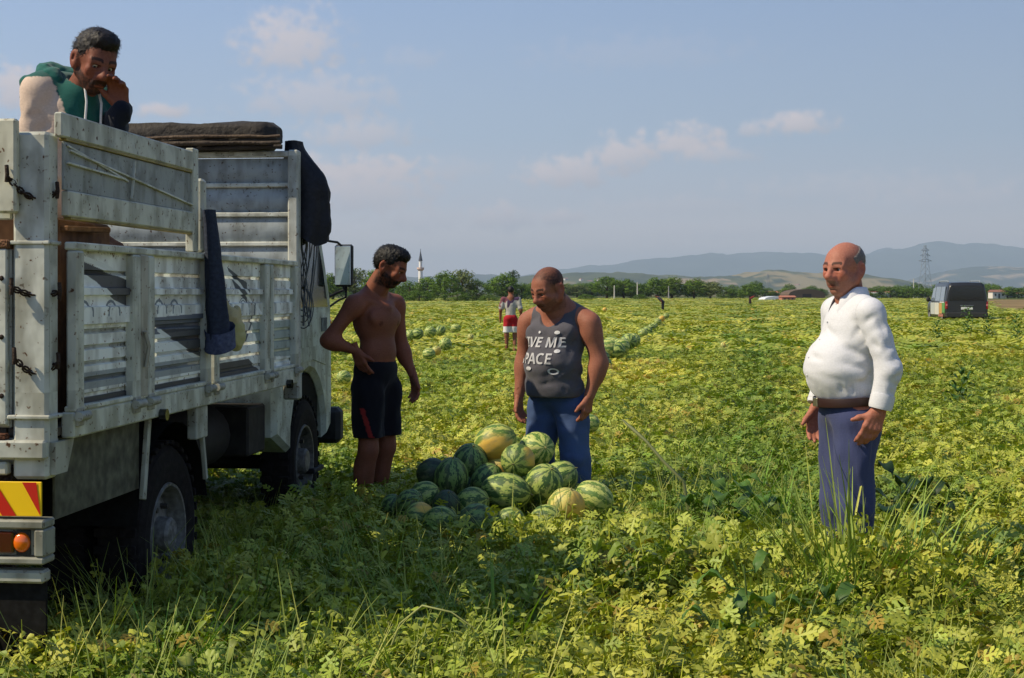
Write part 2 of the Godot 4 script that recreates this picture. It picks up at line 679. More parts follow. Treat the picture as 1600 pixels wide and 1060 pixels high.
# a ridge from its skyline: bearing (photo px) and height (photo px above the horizon) at distance d; real width and slopes
func ridge(called: String, label: String, d: float, depth: float, sky: Array, paint: Callable, sd: int, wob := 1.0) -> void:
	var fn := FastNoiseLite.new()
	fn.seed = sd
	fn.frequency = 1.0
	fn.fractal_octaves = 5
	var mb := MB.new()
	var nx := 220
	var nz := 26
	var x0: float = sky[0][0]
	var x1: float = sky[-1][0]
	for r in nz + 1:
		var tz := r / float(nz)
		for k in nx + 1:
			var px := lerpf(x0, x1, k / float(nx))
			var hpx := 0.0
			for i in sky.size() - 1:
				if px >= sky[i][0]:
					var t := clampf((px - sky[i][0]) / (sky[i + 1][0] - sky[i][0]), 0, 1)
					hpx = lerpf(sky[i][1], sky[i + 1][1], t * t * (3.0 - 2.0 * t))
			var z := -d + depth * (0.5 - tz)
			var x := (px - 800.0) / F * d
			var prof := sin(PI * clampf(tz, 0, 1))
			prof = pow(prof, 0.8)
			var rough := 1.0 + 0.25 * fn.get_noise_2d(x / d * 14.0, tz * 3.0) * wob
			var crest := hpx + wob * 2.2 * fn.get_noise_2d(x / d * 60.0, 7.0)
			var y := maxf(0.0, crest) / F * d * prof * (rough if tz < 0.45 or tz > 0.55 else 1.0)
			var p := Vector3(x, y - 2.0, z)
			mb.col = paint.call(px, y / d * F, fn, x, z)
			mb.vert(p, Vector3.UP)
	for r in nz:
		for k in nx:
			var a := r * (nx + 1) + k
			mb.ix.append_array(PackedInt32Array([a, a + nx + 2, a + 1, a, a + nx + 1, a + nx + 2]))
	var nn := PackedVector3Array()
	nn.resize(mb.v.size())
	for j in range(0, mb.ix.size(), 3):
		var a := mb.ix[j]; var b := mb.ix[j + 1]; var c := mb.ix[j + 2]
		var q := (mb.v[c] - mb.v[a]).cross(mb.v[b] - mb.v[a])
		nn[a] += q; nn[b] += q; nn[c] += q
	for j in nn.size():
		mb.n[j] = nn[j].normalized()
	put(called, mb, mat("hill", Color.WHITE, 0.95, 0.0, null, null, 1.0, 0.5, 0.1), label, "hills", Vector3.ZERO, "", "structure")

func build_hills() -> void:
	var wood := L(54, 66, 52)
	var dry := L(132, 120, 88)
	var pale := L(146, 128, 102)
	var plain_paint := func(_px: float, _h: float, fn: FastNoiseLite, x: float, z: float) -> Color:
		return wood.lerp(L(74, 82, 66), clampf(0.5 + fn.get_noise_2d(x / 700.0, z / 700.0), 0, 1))
	var mid_paint := func(px: float, hh: float, fn: FastNoiseLite, x: float, z: float) -> Color:
		var c := wood.lerp(L(96, 100, 64), clampf(0.4 + 0.9 * fn.get_noise_2d(x / 260.0, z / 260.0), 0, 1))
		var n := fn.get_noise_2d(x / 120.0 + 9.0, z / 190.0)
		# the open dry slopes
		if px > 1150 and px < 1320 and hh < 36:
			c = c.lerp(dry, smoothstep(-0.12, 0.1, n + 0.24 - absf(px - 1200.0) / 420.0))
		if px > 1020 and px < 1110 and hh > 14 and hh < 23:
			c = c.lerp(pale, smoothstep(-0.15, 0.05, n + 0.1))
		if px > 820 and px < 1000 and hh < 16:
			c = c.lerp(dry, smoothstep(0.0, 0.25, n))
		return c
	ridge("far_mountain", "long blue mountain ridge farthest away on the horizon", 14500.0, 5200.0, [[700, 0], [780, 24], [880, 36], [950, 44], [1010, 54], [1100, 59], [1180, 64], [1260, 61], [1330, 60], [1400, 66], [1480, 74], [1525, 76], [1600, 69], [1760, 52], [1950, 20], [2100, 0]], plain_paint, 3, 1.0)
	ridge("far_hill", "hazy hill with pale fields in front of the blue mountain at right", 8500.0, 2600.0, [[1380, 0], [1430, 18], [1480, 34], [1520, 42], [1560, 41], [1620, 36], [1750, 22], [1900, 0]], func(px, hh, fn, x, z): return pale.lerp(wood, smoothstep(-0.1, 0.12, fn.get_noise_2d(x / 300.0, z / 200.0) + (0.3 if px < 1535 else 0.05))), 5, 1.0)
	ridge("low_hill", "low wooded hill with dry tan fields behind the trees", 4200.0, 1500.0, [[690, 0], [740, 14], [800, 26], [860, 31], [960, 33], [1030, 30], [1100, 26], [1140, 27], [1180, 35], [1215, 37], [1250, 33], [1300, 34], [1345, 27], [1400, 15], [1450, 5], [1480, 0]], mid_paint, 8, 1.0)
	ridge("left_hill", "faint low hill far off behind the minaret", 9000.0, 2000.0, [[380, 0], [450, 16], [560, 22], [660, 26], [740, 30], [850, 27], [950, 18], [1050, 0]], plain_paint, 12, 0.8)

# ---------------------------------------------------------------- truck
# local axes: x right, y up, t metres forward from the rear face
func W(x: float, y: float, t: float) -> Vector3:
	return Vector3(x, y, -t)

# weathered white paint: grime runs, scuffs and rust flecks
func paint_image(w: int, h: int, base: Color, sd: int, runs := 1.0) -> Image:
	var im := Image.create_empty(w, h, false, Image.FORMAT_RGB8)
	var a := FastNoiseLite.new(); a.seed = sd; a.frequency = 0.02; a.fractal_octaves = 4
	var b := FastNoiseLite.new(); b.seed = sd + 1; b.frequency = 0.06; b.fractal_octaves = 3
	for y in h:
		for x in w:
			var g := a.get_noise_2d(x * 0.75, y * 0.28 * runs)
			var f := b.get_noise_2d(x, y)
			var c := base.lerp(Color(0.42, 0.40, 0.34), clampf(g * 0.7 + 0.08, 0.0, 0.40))
			# chips in clusters, grime settling in patches
			var pat := a.get_noise_2d(x * 0.5 + 300.0, y * 0.5)
			c = c.lerp(Color(0.50, 0.49, 0.44), clampf(pat * 0.8, 0.0, 0.35))
			if pat > 0.22 and b.get_noise_2d(x * 1.7, y * 1.2 + 90.0) > 0.46:
				c = c.lerp(Color(0.30, 0.24, 0.18), 0.6)
			if f > 0.53:
				c = c.lerp(Color(0.33, 0.19, 0.10), clampf((f - 0.53) * 9.0, 0.0, 0.9))
			im.set_pixel(x, y, c)
	return im

func fill_poly(im: Image, poly: PackedVector2Array, c: Color, amount := 1.0) -> void:
	var lo := poly[0]; var hi := poly[0]
	for p in poly:
		lo = lo.min(p); hi = hi.max(p)
	for y in range(maxi(0, int(lo.y)), mini(im.get_height() - 1, int(hi.y) + 1) + 1):
		for x in range(maxi(0, int(lo.x)), mini(im.get_width() - 1, int(hi.x) + 1) + 1):
			if Geometry2D.is_point_in_polygon(Vector2(x + 0.5, y + 0.5), poly):
				im.set_pixel(x, y, im.get_pixel(x, y).lerp(c, amount))

# a stroked curve
func stroke(im: Image, pts: PackedVector2Array, wd: float, c: Color) -> void:
	for q in Geometry2D.offset_polyline(pts, wd, Geometry2D.JOIN_ROUND, Geometry2D.END_ROUND):
		fill_poly(im, q, c)

func tex_mat(called: String, im: Image, rough := 0.6, metal := 0.0) -> StandardMaterial3D:
	var m := StandardMaterial3D.new()
	m.resource_name = called
	m.albedo_texture = ImageTexture.create_from_image(im)
	m.roughness = rough
	m.metallic = metal
	return m

# ribbed sheet between t0..t1 and y0..y1 on the plane x, uv over the whole sheet u0..u1
func ribbed(mb: MB, x: float, t0: float, t1: float, y0: float, y1: float, ut0: float, ut1: float, ribs: Array, sgn := 1.0) -> void:
	var prof := []
	var y := y0
	prof.append(Vector2(y0, 0.0))
	for q in ribs:
		# a groove at q (share of the height), half width .008, depth .012
		var yy := lerpf(y0, y1, q[0])
		prof.append(Vector2(yy - q[1] - 0.004, 0.0)); prof.append(Vector2(yy - q[1], q[2]))
		prof.append(Vector2(yy + q[1], q[2])); prof.append(Vector2(yy + q[1] + 0.004, 0.0))
	prof.append(Vector2(y1, 0.0))
	for i in prof.size() - 1:
		var p: Vector2 = prof[i]; var q: Vector2 = prof[i + 1]
		var b := mb.v.size()
		if sgn > 0:
			mb.quad(W(x + p.y, p.x, t0), W(x + p.y, p.x, t1), W(x + q.y, q.x, t1), W(x + q.y, q.x, t0))
		else:
			mb.quad(W(x - p.y, p.x, t1), W(x - p.y, p.x, t0), W(x - q.y, q.x, t0), W(x - q.y, q.x, t1))
		for k in range(b, mb.v.size()):
			mb.uv[k] = Vector2((-mb.v[k].z - ut0) / (ut1 - ut0), (1.62 - mb.v[k].y) / 0.62)

func wheel(parent: Node3D, x_out: float, t: float, y: float, r: float, width: float, rubber: Material, steel: Material, side := 1.0) -> void:
	# turned about x: local y of the lathe points outwards
	var tf := Transform3D(Basis(Vector3(0, side, 0), Vector3(side, 0, 0), Vector3(0, 0, -1)), W(x_out * side, y, t))
	if tf.basis.determinant() < 0.0:
		tf.basis.z = -tf.basis.z
	var ty := MB.new()
	ty.col = L(44, 42, 40)
	ty.lathe(tf, PackedVector2Array([Vector2(r * 0.56, -width), Vector2(r * 0.62, -width - 0.004), Vector2(r * 0.90, -width + 0.005), Vector2(r * 0.975, -width + 0.03), Vector2(r, -width * 0.72), Vector2(r, -width * 0.28), Vector2(r * 0.975, -0.03), Vector2(r * 0.92, -0.008), Vector2(r * 0.80, 0.004), Vector2(r * 0.66, 0.0), Vector2(r * 0.58, -0.006), Vector2(r * 0.55, -0.02)]), 40)
	for k in 36:   # tread lugs
		var a := TAU * k / 36
		for q in [0.22, 0.78]:
			var d := tf.basis * Vector3(cos(a), 0, sin(a))
			var bz := tf.basis.y.cross(d)
			ty.box(Transform3D(Basis(d, tf.basis.y, d.cross(tf.basis.y)), tf.origin + d * r - tf.basis.y * width * q), Vector3(0.02, width * 0.36, r * 0.09), 0.003)
	var o := obj("wheel", ty, rubber, parent)
	var rm := MB.new()
	rm.col = L(150, 150, 146)
	rm.lathe(tf, PackedVector2Array([Vector2(r * 0.57, -0.012), Vector2(r * 0.555, 0.0), Vector2(r * 0.53, -0.002), Vector2(r * 0.50, -0.03), Vector2(r * 0.46, -0.075), Vector2(r * 0.30, -0.06), Vector2(r * 0.20, -0.05), Vector2(r * 0.19, 0.0), Vector2(r * 0.16, 0.012), Vector2(0.0, 0.014)]), 32)
	rm.col = L(90, 88, 84)
	for k in 6:
		var a := TAU * (k + 0.5) / 6
		var d := tf.basis * Vector3(cos(a), 0, sin(a))
		rm.tube(PackedVector3Array([tf.origin + d * r * 0.33 - tf.basis.y * 0.07, tf.origin + d * r * 0.33 - tf.basis.y * 0.03]), 0.013, 6)
	obj("rim", rm, steel, o)

func chain(parent: Node3D, a: Vector3, b: Vector3, sag: float, m: Material) -> void:
	var mb := MB.new()
	mb.col = L(74, 66, 58)
	var n := 13
	for i in n:
		var f := (i + 0.5) / n
		var p := a.lerp(b, f) - Vector3(0, sag * 4.0 * f * (1.0 - f), 0)
		var d := (b - a) / n - Vector3(0, sag * 4.0 * (1.0 - 2.0 * f) / n, 0)
		d = d.normalized()
		var side := d.cross(Vector3.UP if absf(d.y) < 0.9 else Vector3.RIGHT).normalized()
		if i % 2 == 1:
			side = d.cross(side)
		var ring := PackedVector3Array()
		for k in 9:
			var an := TAU * k / 8
			ring.append(p + d * cos(an) * 0.014 + side * sin(an) * 0.009)
		mb.tube(ring, 0.0035, 5, false)
	# the hook and the shackles at its ends
	for e in [a, b]:
		mb.tube(PackedVector3Array([e + Vector3(0, 0.03, 0), e + Vector3(0.006, 0.0, 0.008), e + Vector3(0, -0.025, 0)]), 0.007, 6)
	obj("chain", mb, m, parent)

func build_truck() -> void:
	var tr := thing("truck", "old white stake bed truck with corrugated side boards and chains at left", "truck", Vector3(-1.525 - 1.05 * 0.995, 0, -5.01 - 1.05 * 0.1008), deg_to_rad(-5.785))
	var white := StandardMaterial3D.new()
	white.resource_name = "weathered_white_paint"
	white.albedo_texture = ImageTexture.create_from_image(paint_image(512, 512, Color(0.88, 0.88, 0.85), 21))
	white.uv1_triplanar = true
	white.uv1_scale = Vector3(0.9, 0.9, 0.9)
	white.vertex_color_use_as_albedo = true
	white.roughness = 0.55
	white.metallic_specular = 0.4
	white.normal_enabled = true
	white.normal_texture = tex_noise(0.02, Color.BLACK, Color.WHITE, 4, 256, 3.0)
	white.normal_scale = 0.25
	mats["truck_white"] = white
	var dark := mat("dark_steel", Color.WHITE, 0.75, 0.0, tex_noise(0.03, Color(0.5, 0.48, 0.45), Color(1, 1, 1), 4), null, 1.5)
	var rust := mat("rusty_iron", Color.WHITE, 0.85, 0.2, tex_noise(0.05, Color(0.5, 0.33, 0.22), Color(1, 0.95, 0.9), 4), tex_noise(0.08, Color.BLACK, Color.WHITE, 3, 256, 6.0), 4.0, 0.8)
	var rubber := mat("rubber", Color.WHITE, 0.9, 0.0, tex_noise(0.03, Color(0.55, 0.52, 0.48), Color(1, 1, 1), 4), null, 3.0, 0.5, 0.3)
	var steel := mat("wheel_steel", Color.WHITE, 0.6, 0.0, tex_noise(0.03, Color(0.45, 0.42, 0.38), Color(1, 1, 1), 4), null, 3.0)
	# ---- chassis and floor
	var m := MB.new()
	m.col = L(30, 29, 28)
	for s in [-1, 1]:
		m.bx(W(s * 0.40, 0.62, 0.1), W(s * 0.34, 0.84, 4.7), 0.006)
	for k in 7:
		m.bx(W(-0.34, 0.66, 0.3 + k * 0.62), W(0.34, 0.80, 0.38 + k * 0.62), 0.006)
	obj("chassis", m, dark, tr)
	m = MB.new(); m.col = L(28, 27, 26)
	m.tube(PackedVector3Array([W(-0.8, 0.39, 1.376), W(0.8, 0.39, 1.376)]), 0.055, 12)
	m.ball(W(0, 0.39, 1.376), Vector3(0.17, 0.17, 0.19))
	m.tube(PackedVector3Array([W(0, 0.45, 1.5), W(0, 0.6, 3.4)]), 0.045, 10)
	obj("rear_axle", m, dark, tr)
	m = MB.new(); m.col = L(28, 27, 26)
	m.tube(PackedVector3Array([W(-0.8, 0.39, 4.2), W(0.8, 0.39, 4.2)]), 0.045, 12)
	m.bx(W(-0.25, 0.45, 3.3), W(0.25, 0.9, 4.4), 0.03)
	obj("engine", m, dark, tr)
	m = MB.new(); m.col = L(34, 33, 32)
	m.tube(PackedVector3Array([W(0.58, 0.68, 2.15), W(0.58, 0.68, 2.95)]), 0.17, 18)
	obj("fuel_tank", m, dark, tr)
	m = MB.new(); m.col = L(50, 48, 46)
	m.bx(W(0.42, 0.55, 3.05), W(0.82, 0.82, 3.4), 0.012)
	obj("battery_box", m, dark, tr)
	for k in 12:
		m = MB.new(); m.col = L(120, 108, 92)
		m.bx(W(-1.0 + k * 0.167, 0.955, 0.03), W(-1.0 + k * 0.167 + 0.161, 0.985, 3.24), 0.003)
		obj("floor_plank", m, dark, tr)
	m = MB.new(); m.col = L(236, 238, 228)
	for s in [-1, 1]:
		m = MB.new(); m.col = L(236, 238, 228)
		m.bx(W(s * 1.045, 0.945, 0.10), W(s * 0.995, 1.035, 3.26), 0.006)
		obj("sill_rail", m, white, tr)
	m = MB.new(); m.col = L(236, 238, 228)
	m.bx(W(-0.99, 0.85, 0.03), W(0.99, 0.95, 0.10), 0.006)
	obj("cross_member", m, white, tr)
	# ---- side boards
	var y0 := 1.035
	var y1 := 1.60
	var ribs := [[0.05, 0.006, -0.010], [0.155, 0.006, -0.012], [0.26, 0.006, -0.012], [0.365, 0.006, -0.012], [0.47, 0.006, -0.012], [0.575, 0.030, 0.014], [0.735, 0.012, 0.016], [0.86, 0.006, -0.012]]
	for side in [1, -1]:
		for bd in 2:
			var ta: float = [0.105, 1.70][bd]
			var tb: float = [1.64, 3.25][bd]
			var im := paint_image(512, 256, Color(0.96, 0.97, 0.94), 31 + bd, 0.6)
			var T := func(t: float, y: float) -> Vector2: return Vector2((t - ta) / (tb - ta) * 512.0, (1.62 - y) / 0.62 * 256.0)
			var ink := Color(0.13, 0.13, 0.14)
			var grey := Color(0.50, 0.53, 0.54)
			var pale := Color(0.90, 0.91, 0.88)
			if bd == 0:
				fill_poly(im, PackedVector2Array([T.call(0.14, 1.575), T.call(0.66, 1.50), T.call(0.66, 1.40), T.call(0.50, 1.43), T.call(0.30, 1.50)]), ink, 0.8)
				stroke(im, PackedVector2Array([T.call(0.15, 1.585), T.call(0.40, 1.555), T.call(0.66, 1.51)]), 4.0, pale)
				stroke(im, PackedVector2Array([T.call(0.15, 1.535), T.call(0.36, 1.48), T.call(0.55, 1.405), T.call(0.62, 1.36)]), 4.0, pale)
				for q in [0.24, 0.50, 1.03, 1.22]:
					var ar := PackedVector2Array(); var ar2 := PackedVector2Array()
					for k in 9:
						var a := PI * (1.05 - k / 8.0 * 1.1)
						ar.append(T.call(q + cos(a) * 0.055, 1.375 + sin(a) * 0.045)); ar2.append(T.call(q + cos(a) * 0.04, 1.372 + sin(a) * 0.03))
					stroke(im, ar, 2.2, Color(0.45, 0.48, 0.50)); stroke(im, ar2, 1.6, pale)
				fill_poly(im, PackedVector2Array([T.call(0.92, 1.35), T.call(1.60, 1.36), T.call(1.60, 1.29), T.call(0.92, 1.28)]), Color(0.34, 0.37, 0.42), 0.9)
				fill_poly(im, PackedVector2Array([T.call(1.06, 1.30), T.call(1.60, 1.29), T.call(1.60, 1.16), T.call(1.30, 1.22)]), ink, 0.75)
				stroke(im, PackedVector2Array([T.call(1.02, 1.30), T.call(1.20, 1.25), T.call(1.60, 1.14)]), 4.0, pale)
				fill_poly(im, PackedVector2Array([T.call(0.20, 1.075), T.call(1.62, 1.075), T.call(1.62, 1.045), T.call(0.26, 1.045)]), ink, 0.92)
				fill_poly(im, PackedVector2Array([T.call(0.14, 1.165), T.call(1.62, 1.165), T.call(1.62, 1.105), T.call(0.20, 1.105)]), grey, 0.75)
			else:
				fill_poly(im, PackedVector2Array([T.call(1.98, 1.575), T.call(2.32, 1.50), T.call(2.32, 1.40), T.call(2.12, 1.47)]), Color(0.16, 0.20, 0.22), 0.9)
				stroke(im, PackedVector2Array([T.call(1.95, 1.56), T.call(2.2, 1.49), T.call(2.45, 1.38), T.call(2.95, 1.16)]), 4.0, pale)
				for q in [1.95, 2.25, 2.75]:
					var ar := PackedVector2Array()
					for k in 9:
						var a := PI * (1.05 - k / 8.0 * 1.1)
						ar.append(T.call(q + cos(a) * 0.07, 1.36 + sin(a) * 0.06))
					stroke(im, ar, 3.4, Color(0.20, 0.26, 0.33)); stroke(im, ar, 1.6, pale)
				stroke(im, PackedVector2Array([T.call(2.42, 1.40), T.call(2.40, 1.30), T.call(2.30, 1.22), T.call(2.1, 1.20)]), 3.4, Color(0.25, 0.30, 0.34))
				fill_poly(im, PackedVector2Array([T.call(1.75, 1.12), T.call(2.35, 1.12), T.call(2.55, 1.05), T.call(1.80, 1.05)]), ink, 0.85)
				fill_poly(im, PackedVector2Array([T.call(2.4, 1.30), T.call(3.2, 1.30), T.call(3.2, 1.10), T.call(2.6, 1.12)]), Color(0.45, 0.52, 0.50), 0.6)
			# rails and end stiles make the frame of a board
			m = MB.new(); m.col = L(240, 242, 232)
			var xo: float = 1.05 * side
			var xi: float = 1.005 * side
			m.bx(W(xo, 1.60, ta), W(xi, 1.628, tb), 0.005)
			m.bx(W(xo * 0.998, 1.036, ta), W(xi, 1.055, tb), 0.004)
			var brd := obj("side_board", m, white, tr)
			m = MB.new()
			ribbed(m, 1.022 * side, ta + 0.02, tb - 0.02, 1.055, 1.60, ta, tb, ribs, side)
			ribbed(m, 1.010 * side, ta + 0.02, tb - 0.02, 1.055, 1.60, ta, tb, [], -side)
			obj("corrugated_panel", m, tex_mat("board_paint", im, 0.55), brd)
			var stl: Array = [[0.105, 0.17], [0.66, 0.735], [0.82, 0.895], [1.575, 1.64]] if bd == 0 else [[1.70, 1.765], [2.56, 2.64], [2.68, 2.72], [3.18, 3.25]]
			for q in stl:
				m = MB.new(); m.col = L(228, 230, 221)
				m.bx(W(xo * 1.004, 1.04, q[0]), W(1.012 * side, 1.598, q[1]), 0.007)
				obj("post", m, white, brd)
				m = MB.new(); m.col = L(190, 190, 182)
				m.tube(PackedVector3Array([W(xo * 1.012, 1.02, q[0] - 0.01), W(xo * 1.012, 1.02, q[1] + 0.01)]), 0.017, 8)
				m.bx(W(xo * 1.006, 0.985, q[0] + 0.005), W(xo * 0.99, 1.05, q[1] - 0.005), 0.003)
				obj("hinge", m, white, brd)
			if bd == 0:
				m = MB.new(); m.col = L(200, 196, 184)
				m.bx(W(xo * 1.003, 1.045, 0.737), W(1.03 * side, 1.60, 0.818), 0.003)
				m.tube(PackedVector3Array([W(xo * 1.01, 1.30, 0.76), W(xo * 1.02, 1.24, 0.775), W(xo * 1.01, 1.16, 0.77)]), 0.008, 6)
				obj("latch_bar", m, white, brd)
	# ---- tall slatted frame over the rear board
	for side in [1, -1]:
		m = MB.new(); m.col = L(226, 228, 219)
		var x: float = 1.035 * side
		m.bx(W(x, 1.985, 0.02), W(x - 0.03 * side, 2.07, 1.50), 0.005)
		var fr := obj("stake_frame", m, white, tr)
		m = MB.new(); m.col = L(232, 233, 222)
		m.bx(W(x, 1.715, 0.08), W(x - 0.03 * side, 1.805, 1.50), 0.005)
		obj("slat", m, white, fr)
		m = MB.new(); m.col = L(180, 160, 96)
		m.bx(W(x - 0.002 * side, 1.706, 0.10), W(x - 0.03 * side, 1.7145, 1.49), 0.002)
		obj("slat_edge", m, white, fr)
		m = MB.new(); m.col = L(180, 160, 96)
		m.bx(W(x - 0.002 * side, 1.975, 0.06), W(x - 0.03 * side, 1.9845, 1.49), 0.002)
		obj("slat_edge", m, white, fr)
		m = MB.new(); m.col = L(170, 176, 178)
		m.bx(W(x - 0.010 * side, 1.806, 0.06), W(x - 0.020 * side, 1.974, 1.46), 0.002)
		obj("sheet_panel", m, white, fr)
		for q in [[1.945, 0.10, 1.835, 1.44, 0.013], [1.90, 0.08, 1.885, 0.62, 0.016], [1.815, 0.70, 1.965, 0.735, 0.010], [1.96, 0.08, 1.88, 0.66, 0.007]]:
			m = MB.new(); m.col = L(236, 238, 232)
			m.bar(W(x - 0.006 * side, q[0], q[1]), W(x - 0.006 * side, q[2], q[3]), 0.007, q[4], Vector3.RIGHT, 0.001)
			obj("painted_stripe", m, white, fr)
		m = MB.new(); m.col = L(224, 226, 217)
		m.bx(W(x + 0.004 * side, 1.63, 1.43), W(x - 0.034 * side, 2.085, 1.50), 0.005)
		obj("post", m, white, fr)
		m = MB.new(); m.col = L(214, 215, 206)
		m.bx(W(1.045 * side, 1.63, 1.54), W(1.0 * side, 1.96, 1.60), 0.012)
		obj("stake", m, white, tr)
		# corner post
		m = MB.new(); m.col = L(226, 228, 222)
		m.bx(W(0.875 * side, 0.815, -0.02), W(1.0 * side, 2.0, 0.075), 0.012)
		m.bx(W(0.86 * side, 1.02, -0.032), W(1.012 * side, 1.035, 0.085), 0.004)
		m.bx(W(0.868 * side, 1.615, -0.026), W(1.008 * side, 1.628, 0.08), 0.003)
		obj("corner_post", m, white, tr)
		m = MB.new(); m.col = L(196, 196, 186)
		m.prism(Transform3D(Basis(Vector3(0, 0, -1), Vector3.UP, Vector3(1, 0, 0)), W(1.0 * side if side > 0 else -1.02, 0, 0)), PackedVector2Array([Vector2(0.0, 0.83), Vector2(0.10, 0.83), Vector2(0.16, 0.94), Vector2(0.0, 0.94)]), 0.02)
		obj("corner_bracket", m, white, tr)
	# ---- tail gate
	m = MB.new(); m.col = L(222, 224, 219)
	m.bx(W(-0.865, 0.99, -0.005), W(0.865, 1.60, 0.02), 0.004)
	var gate := obj("tail_gate", m, white, tr)
	for k in 6:
		m = MB.new(); m.col = L(226, 228, 222)
		var xx := -0.86 + k * 0.337
		m.bx(W(xx, 1.0, -0.03), W(xx + 0.035, 1.60, -0.006), 0.005)
		obj("gate_rib", m, white, gate)
		m = MB.new(); m.col = L(66, 54, 44)
		for yy in [1.1, 1.3, 1.5]:
			m = MB.new(); m.col = L(66, 54, 44)
			m.ball(W(xx + 0.017, yy, -0.031), Vector3(0.009, 0.009, 0.006), 5, 8)
			obj("bolt", m, rust, gate)
	for yy in [0.995, 1.195, 1.385]:
		m = MB.new(); m.col = L(226, 226, 216)
		m.bx(W(-0.862, yy, -0.022), W(0.862, yy + 0.03, -0.0065), 0.004)
		obj("gate_rail", m, white, gate)
	m = MB.new(); m.col = L(150, 124, 96)
	m.bx(W(-0.868, 1.601, -0.034), W(0.868, 1.632, 0.024), 0.006)
	obj("gate_cap", m, rust, gate)
	for k in 3:
		m = MB.new(); m.col = L(222, 224, 214)
		var yy: float = [1.70, 1.83, 1.96][k]
		m.bx(W(-0.868, yy, -0.012), W(0.868, yy + 0.085, 0.012), 0.005)
		obj("gate_slat", m, white, gate)
	for s in [-1, 1]:
		m = MB.new(); m.col = L(232, 230, 214)
		m.bx(W(s * 0.835, 1.72, -0.06), W(s * 0.905, 2.04, -0.024), 0.008)
		obj("gate_stake", m, white, gate)
	chain(tr, W(0.878, 1.85, -0.07), W(1.012, 1.80, 0.03), 0.05, rust)
	chain(tr, W(0.885, 1.47, -0.05), W(1.02, 1.455, 0.03), 0.02, rust)
	chain(tr, W(0.895, 1.235, -0.05), W(1.015, 1.215, 0.03), 0.05, rust)
	# ---- rear beam, reflector board, lamps, bumper, flap
	m = MB.new(); m.col = L(216, 218, 212)
	m.bx(W(-1.0, 0.885, -0.045), W(1.0, 0.95, 0.028), 0.008)
	m.bx(W(-0.86, 0.83, -0.03), W(0.86, 0.875, 0.01), 0.006)
	obj("rear_beam", m, white, tr)
	m = MB.new(); m.col = L(120, 84, 56)
	m.bx(W(-0.86, 0.952, -0.04), W(0.86, 0.972, -0.006), 0.003)
	obj("rusty_ledge", m, rust, tr)
	for s in [-1, 1]:
		m = MB.new(); m.col = L(252, 204, 6)
		var xa := 0.46
		m.bx(W(s * xa, 0.695, -0.052), W(s * 0.992, 0.812, -0.044), 0.002)
		var rb := obj("reflector_board", m, mat("reflector", Color.WHITE, 0.3, 0.0, null, null, 1.0, 0.5, 0.6), tr)
		m = MB.new(); m.col = L(200, 30, 12)
		for k in 4:
			var x0 := 0.47 + k * 0.145
			var q := [W(s * (x0 + 0.02), 0.8105, -0.0545), W(s * (x0 + 0.07), 0.8105, -0.0545), W(s * minf(x0 + 0.145, 0.99), 0.6965, -0.0545), W(s * minf(x0 + 0.095, 0.99), 0.6965, -0.0545)]
			m.out_face(q, W(0, 0.75, 0.5))
		obj("red_stripe", m, mat("reflector", Color.WHITE), rb)
		m = MB.new(); m.col = L(168, 168, 158)
		m.bx(W(s * 0.46, 0.655, -0.075), W(s * 1.01, 0.685, 0.02), 0.006)
		m.bx(W(s * 0.46, 0.535, -0.075), W(s * 1.01, 0.56, 0.02), 0.006)
		m.bx(W(s * 0.975, 0.561, -0.075), W(s * 1.012, 0.654, 0.02), 0.006)
		m.bx(W(s * 0.46, 0.561, -0.05), W(s * 0.974, 0.654, 0.02), 0.004)
		var lb := obj("lamp_frame", m, white, tr)
		var lens := mat("lamp_lens", Color.WHITE, 0.15, 0.0, null, null, 1.0, 0.5, 0.7)
		m = MB.new(); m.col = L(70, 14, 12)
		m.bx(W(s * 0.60, 0.572, -0.070), W(s * 0.90, 0.645, -0.052), 0.008)
		obj("red_lens", m, lens, lb)
		m = MB.new(); m.col = L(235, 110, 14)
		m.ball(W(s * 0.925, 0.608, -0.056), Vector3(0.030, 0.034, 0.02), 8, 14)
		obj("amber_lens", m, lens, lb)
		m = MB.new(); m.col = L(58, 56, 52)
		m.bx(W(s * 0.905, 0.565, -0.056), W(s * 0.955, 0.650, -0.0505), 0.002)
		obj("lens_socket", m, dark, lb)
		m = MB.new(); m.col = L(38, 37, 36)
		m.bx(W(s * 0.58, 0.20, -0.03), W(s * 1.0, 0.47, -0.018), 0.002)
		obj("mud_flap", m, rubber, tr)
	m = MB.new(); m.col = L(202, 202, 194)
	m.bx(W(-1.0, 0.468, -0.055), W(1.0, 0.512, 0.01), 0.008)
	obj("bumper_bar", m, white, tr)
	for s in [-1, 1]:
		m = MB.new(); m.col = L(70, 60, 52)
		m.bx(W(s * 0.80, 0.47, 0.011), W(s * 0.86, 0.86, 0.05), 0.004)
		obj("bumper_bracket", m, rust, tr)
	# ---- wheels, mudguard stays and apron
	for s in [1, -1]:
		wheel(tr, 0.95, 1.376, 0.40, 0.40, 0.19, rubber, steel, s)
		wheel(tr, 0.73, 1.376, 0.40, 0.40, 0.19, rubber, steel, s)
		wheel(tr, 0.86, 4.20, 0.40, 0.40, 0.19, rubber, steel, s)
		m = MB.new(); m.col = L(112, 112, 90)
		m.bx(W(s * 0.975, 0.66, 0.10), W(s * 0.965, 0.944, 0.93), 0.002)
		obj("side_apron", m, dark, tr)
		m = MB.new(); m.col = L(206, 208, 198)
		m.bar(W(s * 1.0, 0.945, 0.965), W(s * 1.0, 0.62, 0.90), 0.035, 0.02, Vector3.RIGHT)
		obj("mudguard_stay", m, white, tr)
		m = MB.new(); m.col = L(206, 208, 198)
		m.bar(W(s * 1.0, 0.945, 1.63), W(s * 1.0, 0.60, 1.72), 0.022, 0.02, Vector3.RIGHT)
